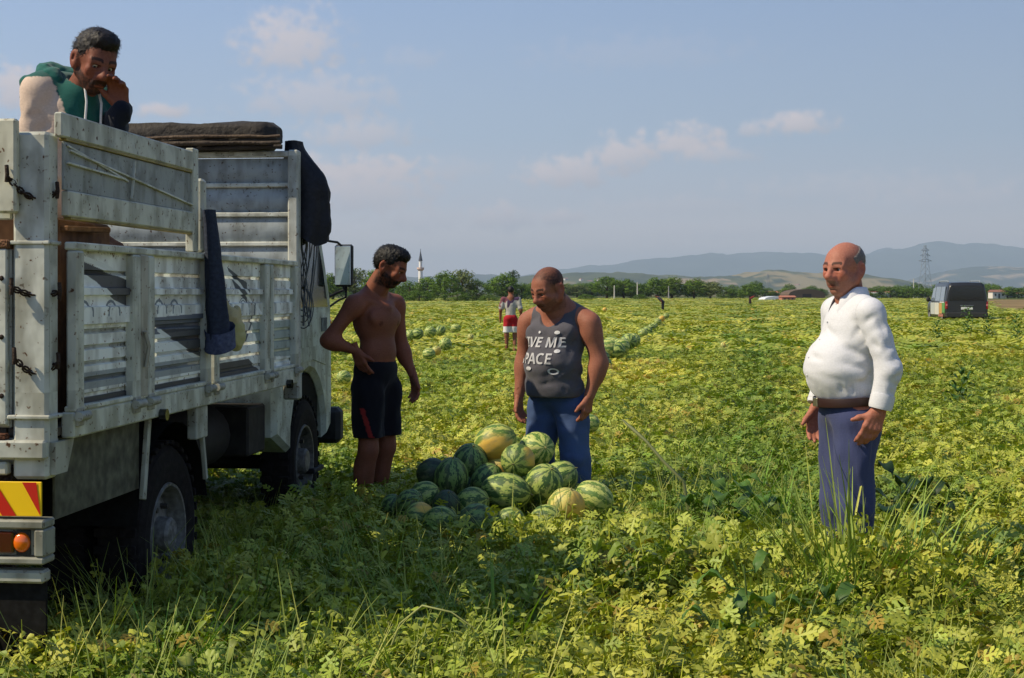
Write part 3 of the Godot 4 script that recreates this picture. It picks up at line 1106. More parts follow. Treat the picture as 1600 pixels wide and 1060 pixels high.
		m.bx(W(s * 1.03, 0.80, 1.50), W(s * 0.985, 0.944, 1.66), 0.005)
		obj("mudguard_stay", m, white, tr)
		m = MB.new(); m.col = L(36, 35, 34)
		var arc := []
		for r in 2:
			var ln := []
			for k in 13:
				var a := PI * (0.06 + 0.88 * k / 12.0)
				ln.append(W(s * (0.97 - 0.44 * r), 0.42 + sin(a) * 0.47, 1.376 - cos(a) * 0.47))
			arc.append(ln)
		m.grid(arc)
		obj("mudguard", m, rubber, tr)
		for tt in [0.98, 3.02]:
			m = MB.new(); m.col = L(30, 30, 30)
			m.tube(PackedVector3Array([W(s * 1.046, 0.955, tt), W(s * 1.075, 0.955, tt)]), 0.024, 14)
			obj("marker_lamp", m, mat("lamp_lens", Color.WHITE), tr)
	# ---- head board behind the cab
	m = MB.new(); m.col = L(228, 230, 226)
	m.bx(W(-1.04, 2.215, 3.275), W(1.04, 2.25, 3.32), 0.006)
	var hb := obj("head_board", m, white, tr)
	for k in 7:
		var ya := 1.05 + k * 0.166
		m = MB.new(); m.col = L(176, 184, 192)
		# a pressed plank: rolled face
		var rows := []
		for r in 7:
			var f := r / 6.0
			var z := 3.305 - 0.016 * sin(PI * f)
			rows.append([W(-1.0, ya + 0.026 + 0.139 * f, z), W(1.0, ya + 0.026 + 0.139 * f, z)])
		m.grid(rows)
		obj("plank", m, white, hb)
		m = MB.new(); m.col = L(236, 238, 234)
		m.bx(W(-1.0, ya, 3.282), W(1.0, ya + 0.0255, 3.312), 0.005)
		obj("ridge", m, white, hb)
	m = MB.new(); m.col = L(120, 122, 124)
	m.bx(W(-1.0, 1.0, 3.318), W(1.0, 2.21, 3.324), 0.001)
	obj("back_sheet", m, white, hb)
	for s in [-1, 1]:
		m = MB.new(); m.col = L(216, 218, 214)
		m.bx(W(s * 1.045, 0.95, 3.262), W(s * 0.985, 2.255, 3.335), 0.009)
		obj("post", m, white, hb)
		m = MB.new(); m.col = L(210, 212, 206)
		m.bx(W(s * 1.05, 0.85, 3.26), W(s * 0.96, 1.03, 3.34), 0.009)
		obj("foot", m, white, hb)
	build_cab(tr, white, dark, rubber)

func build_cab(tr: Node3D, white: Material, dark: Material, rubber: Material) -> void:
	# side outline (t, y), counter-clockwise, with the wheel arch
	var ol := PackedVector2Array([Vector2(3.42, 0.62)])
	for k in 11:
		var a := PI * (1.0 - k / 10.0)
		ol.append(Vector2(4.22 + cos(a) * 0.46, 0.50 + sin(a) * 0.46))
	for q in [[4.84, 0.56], [4.87, 0.75], [4.865, 1.15], [4.83, 1.40], [4.70, 1.62], [4.52, 1.88], [4.42, 1.95], [4.2, 1.985], [3.6, 1.985], [3.46, 1.95], [3.42, 1.80]]:
		ol.append(Vector2(q[0], q[1]))
	var n := ol.size()
	var ins := PackedVector2Array()
	for i in n:
		var d0 := (ol[i] - ol[(i - 1 + n) % n]).normalized()
		var d1 := (ol[(i + 1) % n] - ol[i]).normalized()
		var nn := Vector2(-(d0.y + d1.y), d0.x + d1.x).normalized()
		ins.append(ol[i] + nn * 0.035)
	var m := MB.new()
	m.col = L(226, 236, 228)
	var tri := Geometry2D.triangulate_polygon(ins)
	for s in [1.0, -1.0]:
		for i in range(0, tri.size(), 3):
			var q := []
			for j in 3:
				q.append(W(s * 0.877, ins[tri[i + j]].y, ins[tri[i + j]].x))
			m.out_face(q, W(0, 1.2, 4.1))
	for i in n:
		var p := ol[i]; var q := ol[(i + 1) % n]
		var pi := ins[i]; var qi := ins[(i + 1) % n]
		m.quad(W(-0.845, p.y, p.x), W(0.845, p.y, p.x), W(0.845, q.y, q.x), W(-0.845, q.y, q.x))
		m.quad(W(0.845, p.y, p.x), W(0.877, pi.y, pi.x), W(0.877, qi.y, qi.x), W(0.845, q.y, q.x))
		m.quad(W(-0.877, pi.y, pi.x), W(-0.845, p.y, p.x), W(-0.845, q.y, q.x), W(-0.877, qi.y, qi.x))
	var cab := obj("cab", m, white, tr)
	var glass := mat("dark_glass", Color.WHITE, 0.08, 0.0, null, null, 1.0, 0.5, 0.6)
	for s in [1.0, -1.0]:
		# door: seams, window, handle
		m = MB.new(); m.col = L(228, 238, 230)
		m.prism(Transform3D(Basis(Vector3(0, 0, -1), Vector3.UP, Vector3(1, 0, 0)), W(0.872 if s > 0 else -0.883, 0, 0)), PackedVector2Array([Vector2(3.52, 1.0), Vector2(3.82, 1.02), Vector2(4.30, 1.03), Vector2(4.66, 0.98), Vector2(4.78, 1.02), Vector2(4.78, 1.36), Vector2(4.62, 1.60), Vector2(4.45, 1.84), Vector2(3.52, 1.88)]), 0.011)
		var door := obj("door", m, white, cab)
		m = MB.new(); m.col = L(26, 30, 32)
		m.prism(Transform3D(Basis(Vector3(0, 0, -1), Vector3.UP, Vector3(1, 0, 0)), W(0.880 if s > 0 else -0.8855, 0, 0)), PackedVector2Array([Vector2(3.58, 1.36), Vector2(4.70, 1.36), Vector2(4.58, 1.57), Vector2(4.42, 1.79), Vector2(3.58, 1.82)]), 0.0055)
		obj("window", m, glass, door)
		m = MB.new(); m.col = L(40, 42, 44)
		m.bx(W(s * 0.884, 1.18, 3.62), W(s * 0.90, 1.21, 3.76), 0.004)
		obj("handle", m, dark, door)
		m = MB.new(); m.col = L(120, 136, 140)
		m.bx(W(s * 0.8835, 1.20, 4.52), W(s * 0.886, 1.29, 4.68), 0.001)
		obj("badge", m, dark, door)
		# wheel arch liner
		m = MB.new(); m.col = L(20, 20, 20)
		m.bx(W(s * 0.84, 0.55, 3.9), W(s * 0.45, 0.94, 4.6), 0.01)
		obj("arch_liner", m, rubber, cab)
		m = MB.new(); m.col = L(210, 96, 20)
		m.bx(W(s * 0.874, 1.13, 4.835), W(s * 0.845, 1.27, 4.872), 0.006)
		obj("indicator", m, mat("lamp_lens", Color.WHITE), cab)
		m = MB.new(); m.col = L(210, 214, 216)
		m.bx(W(s * 0.46, 0.86, 4.868), W(s * 0.78, 1.02, 4.892), 0.012)
		obj("headlight", m, mat("lamp_lens", Color.WHITE), cab)
		# mirror on its arms
		m = MB.new(); m.col = L(28, 28, 28)
		var mc := W(s * 0.945, 1.635, 4.93)
		m.tube(PackedVector3Array([W(s * 0.86, 1.42, 4.80), W(s * 0.90, 1.45, 4.90), W(s * 0.945, 1.47, 4.93), W(s * 0.945, 1.53, 4.93)]), 0.010, 8)
		m.tube(PackedVector3Array([W(s * 0.87, 1.36, 4.83), W(s * 0.91, 1.40, 4.91), W(s * 0.955, 1.42, 4.935), W(s * 0.96, 1.50, 4.935)]), 0.008, 8)
		m.tube(PackedVector3Array([W(s * 0.84, 1.80, 4.60), W(s * 0.91, 1.79, 4.88), W(s * 0.945, 1.75, 4.94)]), 0.008, 8)
		var arm := obj("mirror_arm", m, dark, cab)
		m = MB.new(); m.col = L(60, 62, 64)
		var rb := Basis(Vector3.UP, deg_to_rad(-8.0 * s))
		m.box(Transform3D(rb, mc), Vector3(0.128, 0.285, 0.045), 0.022)
		obj("mirror_shell", m, white, arm)
		m = MB.new(); m.col = L(215, 222, 228)
		m.box(Transform3D(rb, mc + rb * Vector3(0, 0, 0.0235)), Vector3(0.108, 0.262, 0.006), 0.003)
		obj("mirror_glass", m, mat("mirror", Color.WHITE, 0.05, 1.0), arm)
	m = MB.new(); m.col = L(24, 28, 30)
	m.out_face([W(-0.76, 1.43, 4.829), W(0.76, 1.43, 4.829), W(0.70, 1.86, 4.541), W(-0.70, 1.86, 4.541)], W(0, 1.5, 4))
	obj("windscreen", m, glass, cab)
	m = MB.new(); m.col = L(52, 54, 58)
	m.bx(W(-0.93, 0.44, 4.86), W(0.93, 0.68, 5.0), 0.03)
	obj("front_bumper", m, dark, cab)
	m = MB.new(); m.col = L(40, 42, 44)
	m.bx(W(-0.5, 0.76, 4.872), W(0.5, 0.84, 4.882), 0.004)
	obj("grille", m, dark, cab)
	m = MB.new(); m.col = L(36, 38, 40)
	m.bx(W(0.62, 0.30, 4.35), W(0.88, 0.33, 4.62), 0.006)
	obj("step", m, dark, cab)

	# ---- things hung on and laid on the truck
	var org := tr.transform
	var cloth_n := tex_noise(0.06, Color.BLACK, Color.WHITE, 3, 256, 4.0)
	var fn := FastNoiseLite.new(); fn.frequency = 1.0; fn.fractal_octaves = 4; fn.seed = 4
	# folded tarpaulin along the top of the head board
	m = MB.new()
	var rows := []
	for i in 41:
		var x := lerpf(-1.05, 0.93, i / 40.0)
		var ring := []
		for k in 18:
			var a := -TAU * k / 18
			var q := Vector2(signf(cos(a)) * pow(absf(cos(a)), 0.55), signf(sin(a)) * pow(absf(sin(a)), 0.75))
			var e := 1.0 + 0.20 * fn.get_noise_3d(x * 1.2, q.x * 2.5, q.y * 2.5) + 0.24 * fn.get_noise_3d(x * 4.0, q.x * 4.0, q.y * 4.0)
			var hh := 0.085 + 0.008 * sin(x * 2.0)
			var end := 1.0 if i > 0 and i < 40 else 0.55
			ring.append(W(x, 2.338 + q.y * hh * 0.86 * e * end + 0.012 * fn.get_noise_2d(x * 1.1, 9.0), 3.30 + q.x * 0.13 * e * end))
		rows.append(ring)
	for i in rows.size() - 1:
		pass
	m.col = L(56, 50, 46)
	m.grid(rows, true)
	for e in [0, 40]:
		for k in 18:
			m.out_face([W(-1.05 if e == 0 else 0.93, 2.338, 3.30), rows[e][k], rows[e][(k + 1) % 18]], W(0, 2.338, 3.3))
	# tucked folds lying along the roll
	for q in [[2.318, 3.160, 0.009, L(104, 86, 64)], [2.282, 3.165, 0.013, L(88, 74, 60)], [2.262, 3.20, 0.012, L(70, 62, 56)]]:
		m.col = q[3]
		var pth := PackedVector3Array()
		for i in 24:
			var x := lerpf(-1.0, 0.97, i / 23.0)
			pth.append(W(x, q[0] + 0.014 * fn.get_noise_2d(x * 1.6, q[1] * 9.0), q[1] + 0.01 * fn.get_noise_2d(x * 2.0, 5.0)))
		var rd := []
		for i in pth.size():
			rd.append(float(q[2]) * (1.0 + 0.5 * fn.get_noise_2d(i * 0.35, q[0] * 30.0)))
		m.tube(pth, rd, 8)
	var tarp := put("folded_tarpaulin", m, mat("tarp_cloth", Color.WHITE, 0.8, 0.0, tex_noise(0.02, Color(0.55, 0.5, 0.48), Color(1, 1, 1), 4), cloth_n, 2.0, 0.6), "brown tarpaulin folded along the top of the truck head board", "tarpaulin")
	tarp.transform = org
	# dark sheet draped over the head board's corner
	m = MB.new(); m.col = L(34, 38, 46)
	rows = []
	for i in 26:
		var f := i / 25.0
		var ring := []
		for k in 22:
			var a := -TAU * k / 22
			var wdt := lerpf(0.05, 0.135, smoothstep(0.0, 0.45, f)) * (1.0 if f < 0.96 else 0.9)
			var fold := 1.0 + 0.30 * fn.get_noise_2d(cos(a) * 1.7 + 5.0, sin(a) * 1.7 + f * 0.5) + 0.14 * fn.get_noise_2d(cos(a) * 5.0, sin(a) * 5.0 + f * 2.5) + 0.12 * sin(a * 5.0 + f * 2.0) * f
			ring.append(W(0.985 + cos(a) * wdt * fold * 0.9 + 0.075 * smoothstep(0.0, 0.5, f), 2.315 - f * 0.56 + 0.04 * sin(a * 2.0) * (f if f > 0.9 else 0.0), 3.42 + sin(a) * 0.085 * fold))
		rows.append(ring)
	rows.reverse()
	m.grid(rows, true)
	for k in 22:
		m.out_face([W(0.985, 2.325, 3.42), rows[25][k], rows[25][(k + 1) % 22]], W(1.0, 2.0, 3.42))
		m.out_face([W(1.06, 1.78, 3.42), rows[0][k], rows[0][(k + 1) % 22]], W(1.0, 2.0, 3.42))
	var drape := put("draped_sheet", m, mat("dark_cloth", Color.WHITE, 0.75, 0.0, tex_noise(0.03, Color(0.45, 0.5, 0.6), Color(1, 1, 1), 3), cloth_n, 3.0, 0.6), "dark navy sheet draped over the head board corner beside the cab", "sheet")
	drape.transform = org
	# tangled ropes under it
	m = MB.new(); m.col = L(96, 100, 102)
	var rr := RandomNumberGenerator.new(); rr.seed = 5
	for k in 9:
		var pth := PackedVector3Array()
		var bx0 := rr.randf_range(0.98, 1.07)
		var ln := rr.randf_range(0.28, 0.62)
		var lp := rr.randf_range(0.02, 0.06)
		for i in 26:
			var f := i / 25.0
			var g := 1.0 - absf(f * 2.0 - 1.0)
			pth.append(W(bx0 + (f - 0.5) * lp * 2.0 + 0.015 * fn.get_noise_2d(k * 7.0, f * 3.0), 1.86 - ln * pow(g, 0.7), 3.44 + 0.03 * fn.get_noise_2d(k * 5.0 + 50.0, f * 2.5) + k * 0.004))
		m.tube(pth, 0.0036, 5)
	for k in 4:
		var pth := PackedVector3Array()
		for i in 22:
			var a := TAU * i / 21.0 * 1.0
			pth.append(W(1.02 + cos(a) * (0.035 + 0.008 * k), 1.42 - 0.02 * k + sin(a) * (0.07 + 0.015 * k), 3.45 + k * 0.012 + 0.01 * sin(a * 2.0)))
		m.tube(pth, 0.0036, 5)
	var rope := put("tangled_rope", m, mat("rope", Color.WHITE, 0.9), "grey rope in tangled loops hanging below the dark sheet", "rope")
	rope.transform = org
	# blue trousers hung by the stake
	m = MB.new()
	rows = []
	for i in 30:
		var f := i / 29.0
		var ring := []
		for k in 20:
			var a := -TAU * k / 20
			var wd := lerpf(0.028, 0.062, pow(f, 1.2))
			var fold := 1.0 + 0.12 * sin(a * 4.0 + f * 3.0) + 0.16 * fn.get_noise_2d(cos(a) * 2.0, sin(a) * 2.0 + f * 3.0)
			ring.append(W(1.075 + 0.03 * f + cos(a) * wd * 0.9 * fold, 1.82 - f * 0.60 + (0.02 * sin(a + 1.0) if i > 26 else 0.0), 1.54 + f * 0.05 + sin(a) * wd * fold))
		rows.append(ring)
	rows.reverse()
	m.col = L(52, 60, 78)
	m.grid(rows, true)
	m.col = L(92, 100, 128)
	var hem := []
	for i in 6:
		var f := i / 5.0
		var ring := []
		for k in 20:
			var a := -TAU * k / 20
			var fold := 1.08 + 0.14 * fn.get_noise_2d(cos(a) * 2.5 + 3.0, sin(a) * 2.5 + f)
			ring.append(W(1.108 + cos(a) * 0.062 * fold, 1.205 + f * 0.09 + 0.03 * sin(a), 1.59 + sin(a) * 0.066 * fold))
		hem.append(ring)
	m.grid(hem, true)
	var tq := put("hanging_trousers", m, mat("denim", Color.WHITE, 0.9, 0.0, tex_noise(0.04, Color(0.6, 0.62, 0.66), Color(1, 1, 1), 4), cloth_n, 4.0, 0.6), "dark blue trousers hanging by one leg over the side board", "trousers")
	tq.transform = org
	# pale pouch hung beside the trousers
	var sd := Sdf.new(Vector3(1.0, 1.1, -2.1), Vector3(1.2, 1.5, -1.65), 0.008, 110.0)
	sd.ell(W(1.09, 1.255, 1.90), Vector3(0.042, 0.080, 0.06))
	sd.ell(W(1.085, 1.33, 1.86), Vector3(0.03, 0.05, 0.04))
	sd.cap(W(1.075, 1.35, 1.85), W(1.06, 1.42, 1.82), 0.02, 0.01)
	sd.ell(W(1.09, 1.36, 1.91), Vector3(0.022, 0.03, 0.022))
	sd.rough(fn, 0.010, Vector3(22, 22, 22))
	m = MB.new()
	sd.into(m, func(p: Vector3, _n: Vector3) -> Color: return L(178, 172, 120) if p.y < 1.31 else L(186, 172, 128))
	var pouch := put("cloth_pouch", m, mat("pouch_cloth", Color.WHITE, 0.9, 0.0, null, cloth_n, 5.0, 0.5), "pale yellow cloth pouch hanging next to the blue trousers", "pouch")
	pouch.transform = org
	# brown carton and sack in the bed, seen through the gap
	m = MB.new(); m.col = L(128, 92, 62)
	m.box(Transform3D(Basis(Vector3.UP, 0.08), W(0.70, 1.36, 0.50)), Vector3(0.44, 0.72, 0.62), 0.01)
	m.col = L(150, 112, 78)
	m.bar(W(0.925, 1.68, 0.22), W(0.935, 1.69, 0.60), 0.02, 0.1, Vector3.RIGHT, 0.004)
	var box := put("brown_carton", m, mat("card", Color.WHITE, 0.9, 0.0, tex_noise(0.02, Color(0.6, 0.56, 0.52), Color(1, 1, 1), 4), null, 2.0), "brown cardboard carton in the truck bed behind the slats", "carton")
	box.transform = org
	sd = Sdf.new(Vector3(0.35, 0.9, -1.6), Vector3(1.05, 1.9, -0.8), 0.02, 40.0)
	sd.cap(W(0.68, 1.12, 1.05), W(0.68, 1.55, 1.12), 0.2, 0.17)
	sd.rough(fn, 0.03, Vector3(9, 9, 9))
	m = MB.new()
	sd.into(m, func(_p: Vector3, _n: Vector3) -> Color: return L(86, 58, 44))
	var sack := put("brown_sack", m, mat("card", Color.WHITE), "dark brown sack slumped in the truck bed behind the carton", "sack")
	sack.transform = org

# ---------------------------------------------------------------- people
# local axes of a person: y up from the feet, facing -z, own right hand at +x
var skin_n: Texture2D
var cloth_bump: Texture2D
var folds := FastNoiseLite.new()
var ridges := FastNoiseLite.new()
var grain := FastNoiseLite.new()

func skin_mat() -> StandardMaterial3D:
	if mats.has("skin"):
		return mats["skin"]
	var m := mat("skin", Color.WHITE, 0.58, 0.0, tex_noise(0.03, Color(0.86, 0.80, 0.78), Color(1, 1, 1), 5), skin_n, 11.0, 0.5, 0.35)
	m.subsurf_scatter_enabled = true
	m.subsurf_scatter_strength = 0.04
	return m

func fabric(called: String, rough := 0.9, sc := 9.0, sheen := 0.0) -> StandardMaterial3D:
	var m := mat(called, Color.WHITE, rough, 0.0, tex_noise(0.05, Color(0.90, 0.90, 0.90), Color(1, 1, 1), 4), cloth_bump, sc, 0.12 if called == "white_cotton" else 0.4, 0.25)
	if sheen > 0.0:
		m.rim_enabled = true
		m.rim = sheen
	return m

# head: origin at eye height between the ears
func head_solid(wide := 1.0, jowl := 0.0) -> Sdf:
	var s := Sdf.new(Vector3(-0.11, -0.24, -0.15), Vector3(0.11, 0.14, 0.14), 0.0038, 140.0)
	var w := wide
	s.ell(Vector3(0, 0.035, 0.018), Vector3(0.072 * w, 0.084, 0.093))
	s.ell(Vector3(0, 0.03, -0.035), Vector3(0.061 * w, 0.065, 0.055))
	s.ell(Vector3(0, -0.045, -0.030), Vector3((0.056 + jowl * 0.4) * w, 0.060, 0.056))
	s.ell(Vector3(0, -0.098, -0.058), Vector3(0.024, 0.017, 0.020))
	for e in [-1.0, 1.0]:
		s.cap(Vector3(e * (0.050 + jowl * 0.5) * w, -0.055, 0.005), Vector3(e * 0.018, -0.098, -0.052), 0.017 + jowl * 0.5, 0.013)
		s.ell(Vector3(e * 0.040 * w, -0.024, -0.066), Vector3(0.020, 0.019, 0.017))
		s.cap(Vector3(e * 0.012, 0.021, -0.086), Vector3(e * 0.046 * w, 0.019, -0.070), 0.0085, 0.008)
		s.ell(Vector3(e * 0.013, -0.036, -0.097), Vector3(0.009, 0.008, 0.010))
		# ear
		s.ell(Vector3(e * 0.078 * w, -0.006, 0.022), Vector3(0.007, 0.031, 0.019), Basis(Vector3.UP, e * 0.45) * Basis(Vector3.RIGHT, 0.2))
		s.ell(Vector3(e * 0.074 * w, -0.030, 0.012), Vector3(0.006, 0.012, 0.010))
	s.cap(Vector3(0, 0.012, -0.092), Vector3(0, -0.030, -0.117), 0.0070, 0.0105)
	s.cap(Vector3(0, -0.033, -0.115), Vector3(0, -0.040, -0.098), 0.0098, 0.009)
	s.cap(Vector3(-0.019, -0.0655, -0.082), Vector3(0.019, -0.0655, -0.082), 0.0062, 0.0062)
	s.cap(Vector3(-0.015, -0.0765, -0.081), Vector3(0.015, -0.0765, -0.081), 0.0068, 0.0068)
	s.cap(Vector3(-0.022, -0.052, -0.083), Vector3(0.022, -0.052, -0.083), 0.009, 0.009)
	# neck
	s.cap(Vector3(0, -0.06, 0.030), Vector3(0, -0.21, 0.045), 0.052 * w + jowl * 0.6, 0.060 * w + jowl * 0.7)
	s.cap(Vector3(0, -0.085, -0.02), Vector3(0, -0.20, 0.0), 0.030 + jowl, 0.035)
	for e in [-1.0, 1.0]:
		s.ell(Vector3(e * 0.031, -0.003, -0.094), Vector3(0.0165, 0.0105, 0.014), Basis(), -1.0)
		s.ell(Vector3(e * 0.084 * w, -0.002, 0.016), Vector3(0.006, 0.016, 0.009), Basis(), -1.0)
		# lids around the eye
		s.cap(Vector3(e * 0.018, 0.0085, -0.083), Vector3(e * 0.045, 0.0065, -0.077), 0.0048, 0.0042)
		s.cap(Vector3(e * 0.019, -0.0145, -0.082), Vector3(e * 0.043, -0.0135, -0.076), 0.0045, 0.0040)
	for e in [-1.0, 1.0]:   # folds from nose to mouth, hollows of the temple and under the eye
		s.dent(Vector3(e * 0.030, -0.052, -0.085), Vector3(e * 0.35, -1, 0.2), 0.020, 0.006, 0.0045)
		s.dent(Vector3(e * 0.033, -0.020, -0.084), Vector3(1, e * -0.25, 0.3 * e), 0.014, 0.005, 0.0025)
		s.dent(Vector3(e * 0.066, 0.03, -0.05), Vector3(0, 1, 0.3), 0.02, 0.014, 0.004)
	s.dent(Vector3(0, -0.087, -0.080), Vector3(1, 0, 0), 0.016, 0.006, 0.004)
	s.dent(Vector3(0, 0.022, -0.092), Vector3(0, 1, 0), 0.008, 0.004, 0.003)
	for e in [-1.0, 1.0]:   # the open eye
		s.ell(Vector3(e * 0.0315, -0.0025, -0.090), Vector3(0.0150, 0.0068, 0.022), Basis(Vector3.BACK, e * -0.05), -1.0)
	s.ell(Vector3(0, -0.0710, -0.096), Vector3(0.021, 0.0016, 0.010), Basis(), -1.0)
	return s

# adds head and neck to the body, then eyes and hair as parts
func add_head(body: MB, who: Node3D, t: Transform3D, o: Dictionary) -> void:
	var s := head_solid(o.get("wide", 1.0), o.get("jowl", 0.0))
	var sk: Color = o.skin
	var brow: Color = o.get("brow", L(30, 24, 20))
	var beard: Color = o.get("beard", sk)
	var amount: float = o.get("beard_amount", 0.0)
	var must: float = o.get("moustache", 0.0)
	var paint := func(p: Vector3, _n: Vector3) -> Color:
		var c := sk
		var g := grain.get_noise_3d(p.x * 60.0, p.y * 60.0, p.z * 60.0)
		c = c * (1.0 + 0.10 * g)
		# flushed nose, cheeks and ears
		var red := exp(-pow(Vector3(absf(p.x) - 0.042, p.y + 0.025, p.z + 0.08).length() / 0.028, 2.0)) + exp(-pow(Vector3(p.x, p.y + 0.03, p.z + 0.112).length() / 0.022, 2.0)) + (0.8 if absf(p.x) > 0.078 else 0.0)
		c = c.lerp(Color(sk.r * 1.12, sk.g * 0.80, sk.b * 0.75), clampf(red * 0.55, 0, 1))
		if p.z < -0.02:
			# brows
			var bx := absf(p.x)
			var by := 0.0245 + 0.004 * sin(clampf((bx - 0.012) / 0.04, 0, 1) * PI) - p.y
			if bx > 0.011 and bx < 0.052 and absf(by) < 0.0062 and p.z < -0.055:
				c = c.lerp(brow, 0.85)
			# lash line and sockets
			if absf(bx - 0.031) < 0.0165 and absf(p.y - 0.0055) < 0.0026 and p.z < -0.068:
				c = c.lerp(L(32, 22, 18), 0.8)
			# lips
			if bx < 0.023 and absf(p.y + 0.0712) < 0.0105 - bx * 0.25 and p.z < -0.078:
				c = c.lerp(Color(sk.r * 0.80, sk.g * 0.52, sk.b * 0.50), 0.7)
				if absf(p.y + 0.0708) < 0.0022:
					c = c.lerp(L(50, 24, 20), 0.7)
			if must > 0.0 and bx < 0.032 and p.y > -0.0655 + bx * -0.4 and p.y < -0.044 - bx * 0.35 and p.z < -0.07:
				c = c.lerp(o.get("must_col", beard), must)
		if o.has("crop"):
			# close cropped hair: thin on top, thicker at the sides and the back
			var ln := (p.y - 0.050) * 0.55 + (p.z + 0.052) * 0.85 + 0.010 * g
			var sd2 := smoothstep(-0.012, 0.030, ln) * smoothstep(-0.085, -0.055, p.y)
			if absf(p.x) > 0.070 and p.y < 0.028 and absf(p.z - 0.02) < 0.03:
				sd2 = 0.0
			c = c.lerp(o.crop, clampf(sd2 * (0.78 - 0.30 * smoothstep(0.07, 0.115, p.y) + 0.3 * g), 0, 0.92))
		if amount > 0.0:
			# beard: cheeks below a line from the ear to the mouth, chin, jaw and upper throat
			var line := -0.030 - clampf((-p.z - 0.0) * 0.35, -0.02, 0.03)
			var m := smoothstep(0.006, -0.006, p.y - line) * smoothstep(0.055, 0.03, p.z) * smoothstep(-0.135, -0.115, p.y)
			if absf(p.x) < 0.021 and absf(p.y + 0.0712) < 0.0095 and p.z < -0.07:
				m = 0.0
			if absf(p.x) < 0.02 and p.y > -0.046 and p.z < -0.07:
				m = 0.0
			if absf(p.x) > 0.070:
				m = 0.0
			c = c.lerp(beard, clampf(m * amount * (0.85 + 0.5 * g), 0, 1))
		return c
	s.into(body, paint, t)
	for e in [-1.0, 1.0]:
		var m := MB.new()
		m.col = L(214, 206, 198)
		var cen := Vector3(e * 0.0312, -0.0028, -0.0725)
		m.ball(t * cen, Vector3.ONE * 0.0115, 8, 12)
		m.col = L(38, 24, 16)
		var look: Vector3 = o.get("look", Vector3(0, -0.1, -1))
		m.ball(t * (cen + look.normalized() * 0.0075), Vector3.ONE * 0.0062, 6, 10)
		obj("eye", m, mat("eye", Color.WHITE, 0.15), who)

func add_hair(who: Node3D, t: Transform3D, kind: String, col: Color, wide := 1.0) -> void:
	var s := Sdf.new(Vector3(-0.11, -0.10, -0.14), Vector3(0.11, 0.16, 0.15), 0.005, 150.0)
	match kind:
		"full":
			s.ell(Vector3(0, 0.046, 0.018), Vector3(0.077 * wide, 0.086, 0.098))
			s.ell(Vector3(0, 0.095, -0.030), Vector3(0.060, 0.040, 0.062))
			s.ell(Vector3(0, 0.02, 0.05), Vector3(0.072 * wide, 0.075, 0.067))
			s.cut(Vector3(0, -0.80, -0.60).normalized(), 0.0 + Vector3(0, -0.80, -0.60).normalized().dot(Vector3(0, 0.062, -0.085)))
		"buzz":
			s.ell(Vector3(0, 0.036, 0.020), Vector3(0.0745 * wide, 0.0865, 0.0955))
			s.cut(Vector3(0, -0.62, -0.78).normalized(), Vector3(0, -0.62, -0.78).normalized().dot(Vector3(0, 0.088, -0.050)))
		"fringe":
			s.ell(Vector3(0, 0.036, 0.021), Vector3(0.0748 * wide, 0.0862, 0.0965))
			s.cut(Vector3(0, -0.55, -0.83).normalized(), Vector3(0, -0.55, -0.83).normalized().dot(Vector3(0, 0.050, -0.030)))
			s.cut(Vector3(0, 0.85, -0.52).normalized(), Vector3(0, 0.85, -0.52).normalized().dot(Vector3(0, 0.080, 0.030)))
	for e in [-1.0, 1.0]:   # room for the ears
		s.ell(Vector3(e * 0.078 * wide, -0.012, 0.026), Vector3(0.02, 0.036, 0.024), Basis(), -1.0)
	s.cut(Vector3(0, -1, 0.15).normalized(), 0.055)
	s.rough(grain, 0.006 if kind == "full" else 0.0012, Vector3(70, 45, 70))
	var m := MB.new()
	s.into(m, func(p: Vector3, _n: Vector3) -> Color: return col * (1.0 + 0.45 * grain.get_noise_3d(p.x * 160.0, p.y * 60.0, p.z * 160.0)), t)
	# locks standing off the mass
	var rg := RandomNumberGenerator.new(); rg.seed = 12
	var nv := m.v.size()
	var len0 := 0.012 if kind == "full" else 0.005
	for j in (2600 if kind == "full" else 900):
		var i := rg.randi() % nv
		var nn := m.n[i]
		var d := (nn * 0.45 + (t.basis * Vector3(rg.randfn(0, 0.35), -0.55, 0.35)) + Vector3(rg.randfn(), rg.randfn(), rg.randfn()) * 0.25).normalized()
		var sd := d.cross(nn).normalized() * 0.0016
		var p := m.v[i] + Vector3(rg.randfn(), rg.randfn(), rg.randfn()) * 0.002
		m.col = col * rg.randf_range(0.5, 1.7)
		var k := m.vert(p + sd, nn)
		m.vert(p - sd, nn)
		m.vert(p + d * len0 * rg.randf_range(0.5, 1.4), nn)
		m.ix.append_array(PackedInt32Array([k, k + 1, k + 2]))
	obj("hair", m, mat("hair", Color.WHITE, 0.55, 0.0, null, tex_noise(0.08, Color.BLACK, Color.WHITE, 3, 256, 6.0), 20.0, 0.6, 0.4), who)

var hand_cache := {}
